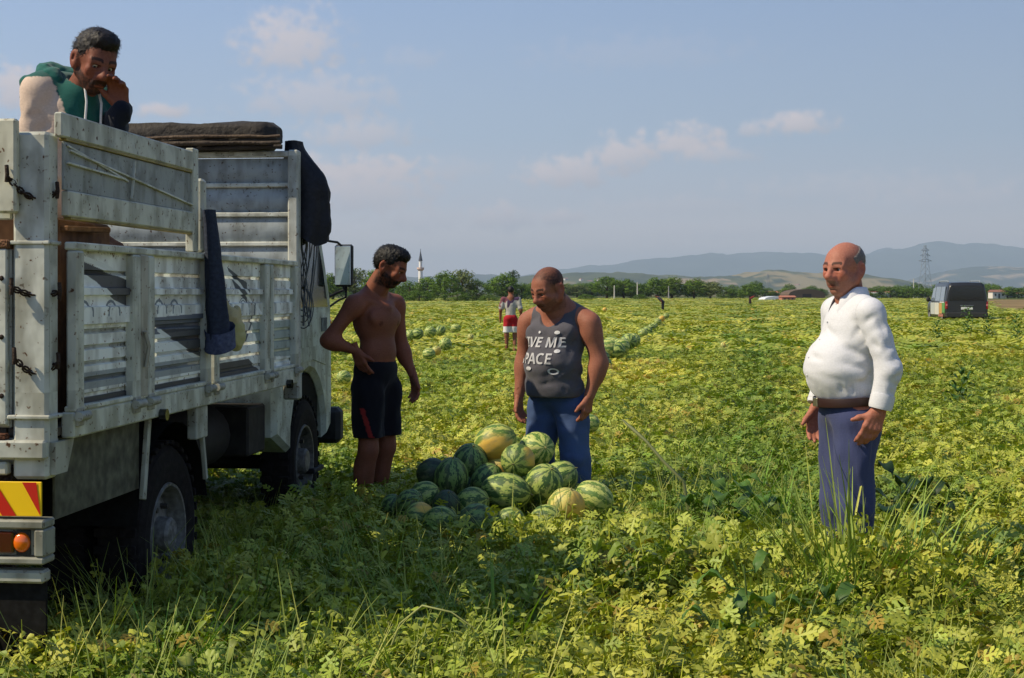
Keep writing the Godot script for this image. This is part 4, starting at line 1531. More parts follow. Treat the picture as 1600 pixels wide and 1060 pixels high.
# a hand: wrist at the origin, fingers along -y, thumb towards -z, palm towards +x
func hand_solid(curl: float, thumb := 0.4, spread := 0.06) -> MB:
	var key := "%f_%f_%f" % [curl, thumb, spread]
	if hand_cache.has(key):
		return hand_cache[key]
	var s := Sdf.new(Vector3(-0.035, -0.215, -0.105), Vector3(0.10, 0.045, 0.06), 0.0036, 230.0)
	s.cap(Vector3(0, 0.04, 0), Vector3(0, 0.0, 0), 0.029, 0.027, Vector3.RIGHT, 1.35)
	s.cap(Vector3(0, -0.005, 0.0), Vector3(0, -0.02, 0.0), 0.027, 0.030, Vector3.RIGHT, 1.5)
	var kz := [-0.031, -0.010, 0.011, 0.030]
	var ky := [-0.088, -0.092, -0.088, -0.080]
	var ln := [[0.042, 0.026, 0.021], [0.046, 0.029, 0.022], [0.042, 0.027, 0.021], [0.033, 0.020, 0.018]]
	for i in 4:
		s.cap(Vector3(0.0, -0.022, kz[i] * 0.65), Vector3(0.0, ky[i], kz[i]), 0.0135, 0.0115)
		var p := Vector3(0.001, ky[i], kz[i])
		var a := curl * (0.55 + 0.12 * i)
		var r := 0.0098 if i < 3 else 0.0086
		for j in 3:
			var d := Vector3(sin(a), -cos(a), (kz[i] - 0.0) * spread * 30.0 * cos(a) * 0.3).normalized()
			var q: Vector3 = p + d * ln[i][j]
			s.cap(p, q, r, r * 0.90)
			p = q
			r *= 0.90
			a += curl * (0.75 - 0.1 * j)
	# ball of the thumb and thumb
	s.cap(Vector3(0.006, -0.018, -0.018), Vector3(0.010, -0.052, -0.036), 0.016, 0.013)
	var th := Vector3(0.25, -0.78, -thumb * 1.6).normalized()
	var b := Vector3(0.010, -0.048, -0.036)
	s.cap(b, b + th * 0.036, 0.0125, 0.0108)
	th = (th + Vector3(0.1 * curl, -0.15, 0.0)).normalized()
	s.cap(b + th * 0.034, b + th * 0.064, 0.0106, 0.0082)
	var m := MB.new()
	s.into(m, func(p: Vector3, _n: Vector3) -> Color:
		var k := 1.0 + 0.10 * grain.get_noise_3d(p.x * 90, p.y * 90, p.z * 90)
		return Color(k, k, k))
	hand_cache[key] = m
	return m

func add_hand(body: MB, wrist: Vector3, dir: Vector3, thumb_to: Vector3, right: bool, sk: Color, curl := 0.35, thumb := 0.4, sc := 1.0) -> void:
	var y := -dir.normalized()
	var z := -(thumb_to - y * thumb_to.dot(y)).normalized()
	var x := y.cross(z)
	if right:
		x = -x
	var h := hand_solid(curl, thumb)
	var t := Transform3D(Basis(x * sc, y * sc, z * sc), wrist)
	var b := body.v.size()
	var bi := body.ix.size()
	body.add(h, t)
	for i in range(b, body.v.size()):
		body.c[i] = body.c[i] * Color(sk.r, sk.g * 0.95, sk.b * 0.93)
	if right:
		for i in range(bi, body.ix.size(), 3):
			var q := body.ix[i + 1]
			body.ix[i + 1] = body.ix[i + 2]
			body.ix[i + 2] = q

func shoe(who: Node3D, ankle: Vector3, col: Color) -> void:
	var s := Sdf.new(ankle + Vector3(-0.08, -0.13, -0.24), ankle + Vector3(0.08, 0.06, 0.14), 0.009, 110.0)
	s.cap(ankle + Vector3(0, -0.03, 0.02), ankle + Vector3(0, 0.01, 0.015), 0.046, 0.043)
	s.cap(ankle + Vector3(0, -0.055, 0.035), ankle + Vector3(0, -0.065, -0.15), 0.040, 0.036)
	s.cut(Vector3.DOWN, -(ankle.y - 0.10))
	var m := MB.new()
	s.into(m, func(_p: Vector3, _n: Vector3) -> Color: return col)
	obj("shoe", m, fabric("shoe_leather", 0.6), who)

func limb(s: Sdf, a: Vector3, b: Vector3, c: Vector3, ra: float, rb: float, rc: float) -> void:
	s.cap(a, b, ra, rb)
	s.cap(b, c, rb, rc)

func build_people() -> void:
	skin_n = tex_noise(0.06, Color.BLACK, Color.WHITE, 3, 256, 3.0)
	cloth_bump = tex_noise(0.05, Color.BLACK, Color.WHITE, 4, 256, 4.0)
	folds.seed = 3; folds.frequency = 1.0; folds.fractal_octaves = 2
	ridges.seed = 6; ridges.frequency = 1.0; ridges.fractal_type = FastNoiseLite.FRACTAL_RIDGED; ridges.fractal_octaves = 2
	grain.seed = 9; grain.frequency = 1.0; grain.fractal_octaves = 3
	man_in_white()
	man_in_tank_top()
	man_without_shirt()
	man_on_truck()
	far_people()

func body_paint(sk: Color) -> Callable:
	return func(p: Vector3, _n: Vector3) -> Color: return sk * (1.0 + 0.12 * grain.get_noise_3d(p.x * 14.0, p.y * 14.0, p.z * 14.0))

func man_in_white() -> void:
	var who := thing("person", "person in a white long sleeved shirt and blue trousers standing in the vines at right", "person", on_ground(1326, 345), deg_to_rad(101))
	var sk := L(180, 122, 102)
	var hs_l := Vector3(-0.190, 1.360, 0.022); var el_l := Vector3(-0.255, 1.115, 0.078); var wr_l := Vector3(-0.248, 0.955, 0.040)
	var hs_r := Vector3(0.195, 1.365, 0.02); var el_r := Vector3(0.250, 1.12, 0.03); var wr_r := Vector3(0.215, 0.94, -0.055)
	var s := Sdf.new(Vector3(-0.36, 0.05, -0.22), Vector3(0.36, 1.50, 0.22), 0.014, 80.0)
	s.cap(Vector3(0, 1.0, 0), Vector3(0, 1.3, 0.0), 0.10, 0.10)
	s.cap(Vector3(-0.13, 1.36, 0.02), Vector3(0.13, 1.36, 0.02), 0.05, 0.05)
	s.cap(Vector3(0, 1.34, 0.02), Vector3(0, 1.44, 0.015), 0.06, 0.058)
	limb(s, hs_l, el_l, wr_l, 0.045, 0.038, 0.031)
	limb(s, hs_r, el_r, wr_r, 0.045, 0.038, 0.031)
	limb(s, Vector3(-0.09, 0.92, 0), Vector3(-0.095, 0.5, -0.01), Vector3(-0.09, 0.11, 0.03), 0.08, 0.055, 0.04)
	limb(s, Vector3(0.09, 0.92, 0), Vector3(0.095, 0.5, -0.01), Vector3(0.09, 0.11, 0.03), 0.08, 0.055, 0.04)
	var body := MB.new()
	s.into(body, body_paint(sk))
	var ht := Transform3D(Basis(Vector3.UP, deg_to_rad(29)) * Basis(Vector3.RIGHT, deg_to_rad(-3)), Vector3(0, 1.560, -0.022))
	add_head(body, who, ht, {"skin": sk, "wide": 1.04, "jowl": 0.008, "brow": L(52, 40, 34), "moustache": 0.55, "must_col": L(128, 108, 96), "beard": L(150, 120, 100), "beard_amount": 0.35, "look": Vector3(0.1, -0.05, -1)})
	add_hand(body, wr_l + Vector3(0, -0.012, -0.004), Vector3(0.08, -0.88, -0.34), Vector3(0.1, -0.1, -1), false, sk, 0.45, 0.85, 1.03)
	add_hand(body, wr_r + Vector3(0, -0.012, -0.004), Vector3(-0.05, -0.95, -0.15), Vector3(0, 0, -1), true, sk, 0.45, 0.4)
	obj("body", body, skin_mat(), who)
	add_hair(who, ht, "fringe", L(112, 104, 98), 1.04)
	# shirt
	s = Sdf.new(Vector3(-0.38, 0.90, -0.28), Vector3(0.38, 1.52, 0.26), 0.0085, 66.0)
	s.ell(Vector3(0, 1.25, 0.005), Vector3(0.170, 0.175, 0.115))
	s.ell(Vector3(0, 1.110, -0.045), Vector3(0.172, 0.165, 0.155))
	s.ell(Vector3(0, 1.01, -0.015), Vector3(0.155, 0.08, 0.120))
	s.cap(Vector3(-0.155, 1.365, 0.025), Vector3(0.155, 1.365, 0.02), 0.056, 0.056)
	s.cap(Vector3(-0.10, 1.395, 0.025), Vector3(0.10, 1.395, 0.025), 0.040, 0.040)
	s.ell(Vector3(0, 1.36, 0.055), Vector3(0.14, 0.08, 0.07))
	limb(s, hs_l, el_l, wr_l + Vector3(0, 0.02, 0), 0.062, 0.052, 0.045)
	limb(s, hs_r, el_r, wr_r + Vector3(0, 0.02, 0), 0.066, 0.056, 0.046)
	s.rough(ridges, -0.004, Vector3(2.2, 6.5, 2.2), 1.10, 1.41, Basis(Vector3.RIGHT, 0.6) * Basis(Vector3.BACK, 0.5))
	s.rough(ridges, 0.003, Vector3(2.0, 7.0, 2.0), 0.98, 1.2, Basis(Vector3.RIGHT, -0.35))
	s.rough(folds, 0.006, Vector3(4.0, 9.0, 4.0), 0.99, 1.40)
	s.rough(folds, 0.007, Vector3(16.0, 3.0, 16.0), 0.94, 1.06)
	for q in [[1.13, -0.06, 0.25, 0.08], [1.175, -0.02, 0.45, 0.07], [1.055, -0.01, 0.08, 0.09], [1.225, 0.01, 0.7, 0.055], [1.275, -0.045, -0.9, 0.045], [1.085, 0.03, -0.25, 0.06], [1.20, -0.075, 0.5, 0.05], [1.02, -0.07, 1.3, 0.03], [1.02, -0.03, 1.45, 0.03], [1.02, -0.11, 1.2, 0.03], [1.33, -0.02, -0.6, 0.05]]:
		s.crease(Vector3(-0.26 if q[1] < 0.02 else -0.2, q[0], q[1]), Vector3(1, 0, 0.15).normalized(), Vector3(0, sin(q[2]), -cos(q[2])), q[3], 0.014, 0.010)
	for q in [[1.30, 0.035, 1.2, 0.05], [1.27, 0.08, 1.9, 0.05], [1.22, 0.06, 0.9, 0.035], [1.17, 0.10, 0.3, 0.035], [1.13, 0.13, 0.1, 0.035], [1.09, 0.10, -0.4, 0.035], [1.05, 0.085, 0.5, 0.04], [1.01, 0.07, 0.9, 0.035], [1.15, 0.075, 0.6, 0.03]]:
		s.crease(Vector3(-0.37, q[0], q[1]), Vector3(1, 0, 0.05).normalized(), Vector3(0, sin(q[2]), -cos(q[2])), q[3], 0.013, 0.009)
	for q in [[1.16, -0.06, 0.2], [1.20, 0.04, -0.3], [1.07, 0.07, 0.1], [1.27, -0.05, 0.5]]:
		s.crease(Vector3(q[1], q[0], -0.27), Vector3(0, 0, 1), Vector3(cos(q[2]), sin(q[2]), 0), 0.06, 0.014, 0.008)
	s.cut(Vector3(0, -1, 0), -0.955)
	s.ell(Vector3(0, 1.47, -0.02), Vector3(0.062, 0.075, 0.075), Basis(Vector3.RIGHT, -0.5), -1.0)
	var wh := L(222, 222, 226)
	var m := MB.new()
	s.into(m, func(_p: Vector3, _n: Vector3) -> Color: return wh)
	var shirt := obj("shirt", m, fabric("white_cotton", 0.85, 7.0, 0.3), who)
	# collar: a folded band round the neck, open at the throat
	m = MB.new(); m.col = wh
	var rows := []
	for r in 6:
		var f := r / 5.0
		var ring := []
		for k in 33:
			var a := lerpf(-2.62, 2.62, k / 32.0)   # 0 is the nape
			var front := smoothstep(1.5, 2.6, absf(a))
			var rr := lerpf(0.066, 0.088, f) + 0.020 * front * f
			var y := 1.468 - 0.012 * cos(a) * 0.0 - front * 0.040 + 0.018 * (1.0 - pow(f * 2.0 - 0.7, 2.0)) - f * 0.050 - f * front * 0.030
			ring.append(Vector3(sin(a) * rr * 0.96, y, 0.012 + cos(a) * rr * 1.02))
		rows.append(ring)
	rows.reverse()
	m.grid(rows)
	obj("collar", m, fabric("white_cotton"), shirt)
	for e in [-1, 1]:
		m = MB.new(); m.col = wh * 0.92
		var sp: Vector3 = (hs_l if e < 0 else hs_r) + Vector3(0.03 * -e, 0.0, 0)
		var ring := PackedVector3Array()
		for k in 15:
			var a := -1.9 + k * 3.8 / 14.0
			var dr := Vector3(0.25 * e, cos(a), sin(a)).normalized()
			var p := sp + dr * 0.14
			while s.value(p) > 0.0 and p.distance_to(sp) > 0.02:
				p -= dr * 0.002
			ring.append(p)
		m.tube(ring, 0.0028, 6)
		obj("seam", m, fabric("white_cotton"), shirt)
		m = MB.new(); m.col = wh
		var wr: Vector3 = wr_l if e < 0 else wr_r
		var el: Vector3 = el_l if e < 0 else el_r
		var d := (wr - el).normalized()
		m.tube(PackedVector3Array([wr - d * 0.055, wr - d * 0.04, wr + d * 0.0, wr + d * 0.012]), [0.051, 0.0535, 0.0525, 0.049], 22)
		obj("cuff", m, fabric("white_cotton"), shirt)
	for k in 5:
		m = MB.new(); m.col = wh
		var y := 1.40 - k * 0.08
		var z := -0.2
		while z < 0.0 and s.value(Vector3(0, y, z)) > 0.0:
			z += 0.004
		m.ball(Vector3(0, y, z - 0.004), Vector3(0.005, 0.005, 0.0025), 5, 8)
		obj("button", m, fabric("white_cotton"), shirt)
	# trousers
	s = Sdf.new(Vector3(-0.26, 0.0, -0.22), Vector3(0.26, 1.02, 0.24), 0.0105, 70.0)
	s.ell(Vector3(0, 0.93, 0.005), Vector3(0.155, 0.12, 0.130))
	s.ell(Vector3(0, 0.88, 0.045), Vector3(0.14, 0.11, 0.10))
	limb(s, Vector3(-0.085, 0.86, 0.0), Vector3(-0.088, 0.50, -0.012), Vector3(-0.085, 0.10, 0.03), 0.102, 0.082, 0.068)
	limb(s, Vector3(0.085, 0.86, 0.0), Vector3(0.088, 0.50, -0.012), Vector3(0.085, 0.10, 0.03), 0.102, 0.082, 0.068)
	s.rough(folds, 0.012, Vector3(9.0, 3.5, 9.0), 0.1, 0.93)
	for q in [[0.86, -0.06, 1.2, 0.06], [0.80, -0.02, 1.35, 0.09], [0.74, 0.04, 1.7, 0.08], [0.62, -0.04, 1.3, 0.10], [0.52, 0.02, 0.5, 0.05], [0.48, -0.01, -0.3, 0.05], [0.66, 0.07, 1.75, 0.08], [0.84, 0.06, 2.0, 0.05], [0.42, 0.03, 0.9, 0.06]]:
		s.crease(Vector3(-0.25, q[0], q[1]), Vector3(1, 0, 0), Vector3(0, sin(q[2]), -cos(q[2])), q[3], 0.014, 0.009)
	s.cut(Vector3(0, 1, 0), 0.985)
	s.cut(Vector3(0, -1, 0), -0.075)
	m = MB.new()
	s.into(m, func(_p: Vector3, _n: Vector3) -> Color: return L(70, 76, 112))
	obj("trousers", m, fabric("navy_twill", 0.85, 8.0, 0.2), who)
	# belt
	m = MB.new(); m.col = L(52, 30, 22)
	rows = []
	for q in [[0.948, 0.0], [0.949, 0.006], [0.987, 0.006], [0.988, 0.0]]:
		var ring := []
		for k in 40:
			var a := -TAU * k / 40
			var c := cos(a); var sn := sin(a)
			ring.append(Vector3(c * (0.167 + q[1]), q[0] - 0.012 * maxf(0.0, -sn), -0.004 + sn * (0.146 + q[1])))
		rows.append(ring)
	m.grid(rows, true)
	var belt := obj("belt", m, mat("belt_leather", Color.WHITE, 0.45), who)
	m = MB.new(); m.col = L(190, 180, 150)
	m.bx(Vector3(-0.022, 0.938, -0.162), Vector3(0.022, 0.978, -0.154), 0.003)
	obj("buckle", m, mat("buckle_metal", Color.WHITE, 0.3, 0.9), belt)
	shoe(who, Vector3(-0.085, 0.10, 0.03), L(24, 22, 24))
	shoe(who, Vector3(0.085, 0.10, 0.03), L(24, 22, 24))

func man_in_tank_top() -> void:
	var who := thing("person", "person in a grey printed tank top and blue jeans behind the melon pile", "person", on_ground(872, 258), deg_to_rad(146.5))
	var sk := L(162, 108, 86)
	var hs_l := Vector3(-0.220, 1.270, 0.01); var el_l := Vector3(-0.268, 1.03, 0.035); var wr_l := Vector3(-0.232, 0.835, -0.02)
	var hs_r := Vector3(0.220, 1.270, 0.01); var el_r := Vector3(0.262, 1.03, 0.03); var wr_r := Vector3(0.262, 0.825, -0.03)
	var s := Sdf.new(Vector3(-0.37, 0.04, -0.30), Vector3(0.37, 1.46, 0.24), 0.0115, 70.0)
	s.ell(Vector3(0, 1.18, 0.0), Vector3(0.162, 0.16, 0.108))
	s.ell(Vector3(0, 0.99, -0.03), Vector3(0.150, 0.12, 0.115))
	s.cap(Vector3(-0.16, 1.30, 0.01), Vector3(0.16, 1.30, 0.01), 0.062, 0.062)
	s.cap(Vector3(0, 1.26, 0.015), Vector3(0, 1.40, -0.06), 0.085, 0.066)
	s.cap(Vector3(-0.16, 1.305, 0.02), Vector3(0, 1.385, -0.01), 0.042, 0.068)
	s.cap(Vector3(0.16, 1.305, 0.02), Vector3(0, 1.385, -0.01), 0.042, 0.068)
	limb(s, hs_l, el_l, wr_l, 0.062, 0.048, 0.033)
	limb(s, hs_r, el_r, wr_r, 0.062, 0.048, 0.033)
	s.ell(hs_l + Vector3(-0.004, -0.045, 0), Vector3(0.054, 0.085, 0.060)); s.ell(hs_r + Vector3(0.004, -0.045, 0), Vector3(0.054, 0.085, 0.060))
	s.ell(el_l.lerp(wr_l, 0.25), Vector3(0.048, 0.07, 0.048)); s.ell(el_r.lerp(wr_r, 0.25), Vector3(0.048, 0.07, 0.048))
	limb(s, Vector3(-0.10, 0.80, 0), Vector3(-0.13, 0.45, -0.01), Vector3(-0.155, 0.10, 0.03), 0.08, 0.055, 0.04)
	limb(s, Vector3(0.10, 0.80, 0), Vector3(0.125, 0.45, -0.01), Vector3(0.135, 0.10, 0.03), 0.08, 0.055, 0.04)
	var body := MB.new()
	s.into(body, body_paint(sk))
	var ht := Transform3D(Basis(Vector3.UP, deg_to_rad(-14)) * Basis(Vector3.RIGHT, deg_to_rad(-22)), Vector3(0.0, 1.475, -0.115)).scaled_local(Vector3(1.06, 1.06, 1.06))
	add_head(body, who, ht, {"skin": sk, "wide": 1.09, "jowl": 0.014, "brow": L(30, 22, 18), "beard": L(96, 66, 52), "beard_amount": 0.55, "moustache": 0.5, "must_col": L(70, 48, 40), "look": Vector3(0.15, -0.35, -1), "crop": L(38, 30, 26)})
	add_hand(body, wr_l, Vector3(0.12, -0.97, -0.12), Vector3(0.1, 0, -1), false, sk, 0.55, 0.4, 1.03)
	add_hand(body, wr_r, Vector3(0.0, -0.99, -0.08), Vector3(0, 0, -1), true, sk, 0.55, 0.35, 1.03)
	obj("body", body, skin_mat(), who)
	# tank top
	s = Sdf.new(Vector3(-0.27, 0.78, -0.30), Vector3(0.27, 1.42, 0.22), 0.0085, 66.0)
	s.ell(Vector3(0, 1.17, -0.005), Vector3(0.184, 0.18, 0.132))
	s.ell(Vector3(0, 1.02, -0.060), Vector3(0.184, 0.175, 0.158))
	s.ell(Vector3(0, 0.88, -0.040), Vector3(0.187, 0.14, 0.155))
	s.cap(Vector3(-0.14, 1.30, 0.01), Vector3(0.14, 1.30, 0.01), 0.064, 0.064)
	s.cap(Vector3(-0.13, 1.32, 0.02), Vector3(-0.03, 1.365, 0.01), 0.048, 0.062)
	s.cap(Vector3(0.13, 1.32, 0.02), Vector3(0.03, 1.365, 0.01), 0.048, 0.062)
	s.ell(Vector3(-0.09, 1.20, -0.088), Vector3(0.078, 0.062, 0.048))
	s.ell(Vector3(0.09, 1.20, -0.088), Vector3(0.078, 0.062, 0.048))
	s.ell(Vector3(0, 1.28, 0.05), Vector3(0.16, 0.12, 0.08))
	s.rough(folds, 0.010, Vector3(6.0, 8.0, 6.0), 0.84, 1.32)
	s.rough(ridges, -0.005, Vector3(2.5, 5.5, 2.5), 0.86, 1.32, Basis(Vector3.RIGHT, 0.4) * Basis(Vector3.BACK, 0.7))
	for q in [[1.20, -0.12, -0.6, 0.05], [1.10, -0.15, 0.4, 0.06], [0.98, -0.10, 0.15, 0.08], [0.91, -0.05, -0.1, 0.08], [1.03, 0.12, -0.3, 0.07], [0.92, 0.10, 0.2, 0.08], [1.22, 0.10, 0.7, 0.05], [0.87, -0.14, 0.5, 0.05], [1.15, -0.16, 0.9, 0.05]]:
		s.crease(Vector3(q[1], q[0], -0.29), Vector3(0, 0, 1), Vector3(cos(q[2]), sin(q[2]), 0), q[3], 0.014, 0.008)
	for q in [[1.10, 0.02, 0.4], [1.03, -0.03, 0.2], [0.95, 0.0, -0.2], [0.90, -0.06, 0.5]]:
		s.crease(Vector3(-0.265, q[0], q[1]), Vector3(1, 0, 0), Vector3(0, sin(q[2]), cos(q[2])), 0.06, 0.014, 0.009)
	# armholes and neckline
	for e in [-1.0, 1.0]:
		s.ell(Vector3(e * 0.262, 1.245, 0.01), Vector3(0.062, 0.105, 0.100), Basis(Vector3.BACK, e * -0.12), -1.0)
	s.ell(Vector3(0, 1.37, -0.105), Vector3(0.095, 0.125, 0.11), Basis(), -1.0)
	s.ell(Vector3(0, 1.42, 0.0), Vector3(0.085, 0.075, 0.12), Basis(), -1.0)
	s.cut(Vector3(0, -1, 0), -0.825)
	var m := MB.new()
	s.into(m, func(p: Vector3, _n: Vector3) -> Color: return L(92, 90, 96) * (1.0 + 0.05 * grain.get_noise_3d(p.x * 40.0, p.y * 40.0, p.z * 40.0)))
	var top := obj("tank_top", m, fabric("grey_jersey", 0.95, 8.0, 0.2), who)
	# print: the words and little planets, laid on the cloth
	var font := SystemFont.new()
	font.font_names = PackedStringArray(["Droid Sans"])
	font.font_weight = 700
	# the front of the cloth at (x, y)
	var front := func(x: float, y: float) -> Vector3:
		var z := -0.29
		while z < 0.1 and s.value(Vector3(x, y, z)) > 0.0:
			z += 0.004
		var z0 := z - 0.004
		for i in 6:
			var mid := (z0 + z) * 0.5
			if s.value(Vector3(x, y, mid)) > 0.0: z0 = mid
			else: z = mid
		return Vector3(x, y, z0 - 0.0055)
	for q in [["GIVE ME", 0.03, 1.155, 0.060], ["SPACE", 0.05, 1.058, 0.064]]:
		var tm := TextMesh.new()
		tm.font = font
		tm.text = q[0]
		tm.font_size = 64
		tm.pixel_size = q[3] / 46.0
		tm.depth = 0.0
		var arr := tm.get_mesh_arrays()
		m = MB.new(); m.col = L(196, 194, 194)
		var vs: PackedVector3Array = arr[Mesh.ARRAY_VERTEX]
		var ids: PackedInt32Array = arr[Mesh.ARRAY_INDEX]
		for i in range(0, ids.size(), 3):
			var t3 := []
			for j in 3:
				var v := vs[ids[i + j]]
				t3.append(front.call(q[1] - v.x, q[2] + v.y))
			m.out_face(t3, Vector3(0, 1.1, 0.3))
		obj("print_word", m, fabric("print_ink", 0.8), top)
	for q in [[-0.085, 1.215, 0.018, 0.011], [-0.10, 1.105, 0.017, 0.011], [-0.085, 0.985, 0.030, 0.019], [0.075, 1.0, 0.022, 0.012], [0.04, 1.215, 0.008, 0.008], [0.10, 1.08, 0.006, 0.006]]:
		m = MB.new(); m.col = L(218, 216, 216)
		var ring_p: bool = q[2] > 0.028
		for k in 20:
			var a0 := TAU * k / 20
			var a1 := TAU * (k + 1) / 20
			var inner := 0.62 if ring_p else 0.0
			var p0: Vector3 = front.call(q[0] + cos(a0) * q[2], q[1] + sin(a0) * q[3])
			var p1: Vector3 = front.call(q[0] + cos(a1) * q[2], q[1] + sin(a1) * q[3])
			var c0: Vector3 = front.call(q[0] + cos(a0) * q[2] * inner, q[1] + sin(a0) * q[3] * inner)
			var c1: Vector3 = front.call(q[0] + cos(a1) * q[2] * inner, q[1] + sin(a1) * q[3] * inner)
			m.out_face([c0, p0, p1], Vector3(0, 1.1, 0.3))
			if ring_p:
				m.out_face([c0, p1, c1], Vector3(0, 1.1, 0.3))
		obj("print_planet", m, fabric("print_ink"), top)
	# jeans
	s = Sdf.new(Vector3(-0.30, 0.0, -0.22), Vector3(0.30, 0.95, 0.24), 0.0105, 72.0)
	s.ell(Vector3(0, 0.84, 0.01), Vector3(0.172, 0.12, 0.135))
	s.ell(Vector3(0, 0.79, 0.05), Vector3(0.15, 0.10, 0.10))
	limb(s, Vector3(-0.095, 0.76, 0.0), Vector3(-0.132, 0.43, -0.02), Vector3(-0.155, 0.10, 0.03), 0.108, 0.086, 0.076)
	limb(s, Vector3(0.095, 0.76, 0.0), Vector3(0.125, 0.43, -0.02), Vector3(0.135, 0.10, 0.03), 0.108, 0.086, 0.076)
	s.rough(folds, 0.014, Vector3(7.0, 7.0, 7.0), 0.08, 0.80)
	for q in [[0.45, -0.13, 0.2], [0.50, -0.14, -0.2], [0.40, -0.15, 0.15], [0.33, -0.15, -0.3], [0.46, 0.12, -0.2], [0.40, 0.13, 0.2], [0.52, 0.11, 0.3], [0.72, -0.06, 0.6], [0.72, 0.06, -0.6], [0.66, -0.09, 0.4], [0.27, -0.15, 0.1], [0.30, 0.13, -0.2]]:
		s.crease(Vector3(q[1], q[0], -0.21), Vector3(0, 0, 1), Vector3(cos(q[2]), sin(q[2]), 0), 0.05, 0.014, 0.008)
	s.cut(Vector3(0, 1, 0), 0.90)
	s.cut(Vector3(0, -1, 0), -0.07)
	m = MB.new()
	s.into(m, func(p: Vector3, _n: Vector3) -> Color: return L(62, 82, 122).lerp(L(86, 104, 140), clampf(exp(-pow((p.y - 0.55) / 0.22, 2.0)) * (0.5 if p.z < 0 else 0.15), 0, 1)))
	obj("jeans", m, fabric("blue_denim", 0.9, 9.0, 0.2), who)
	shoe(who, Vector3(-0.155, 0.10, 0.03), L(36, 34, 36))
	shoe(who, Vector3(0.135, 0.10, 0.03), L(36, 34, 36))

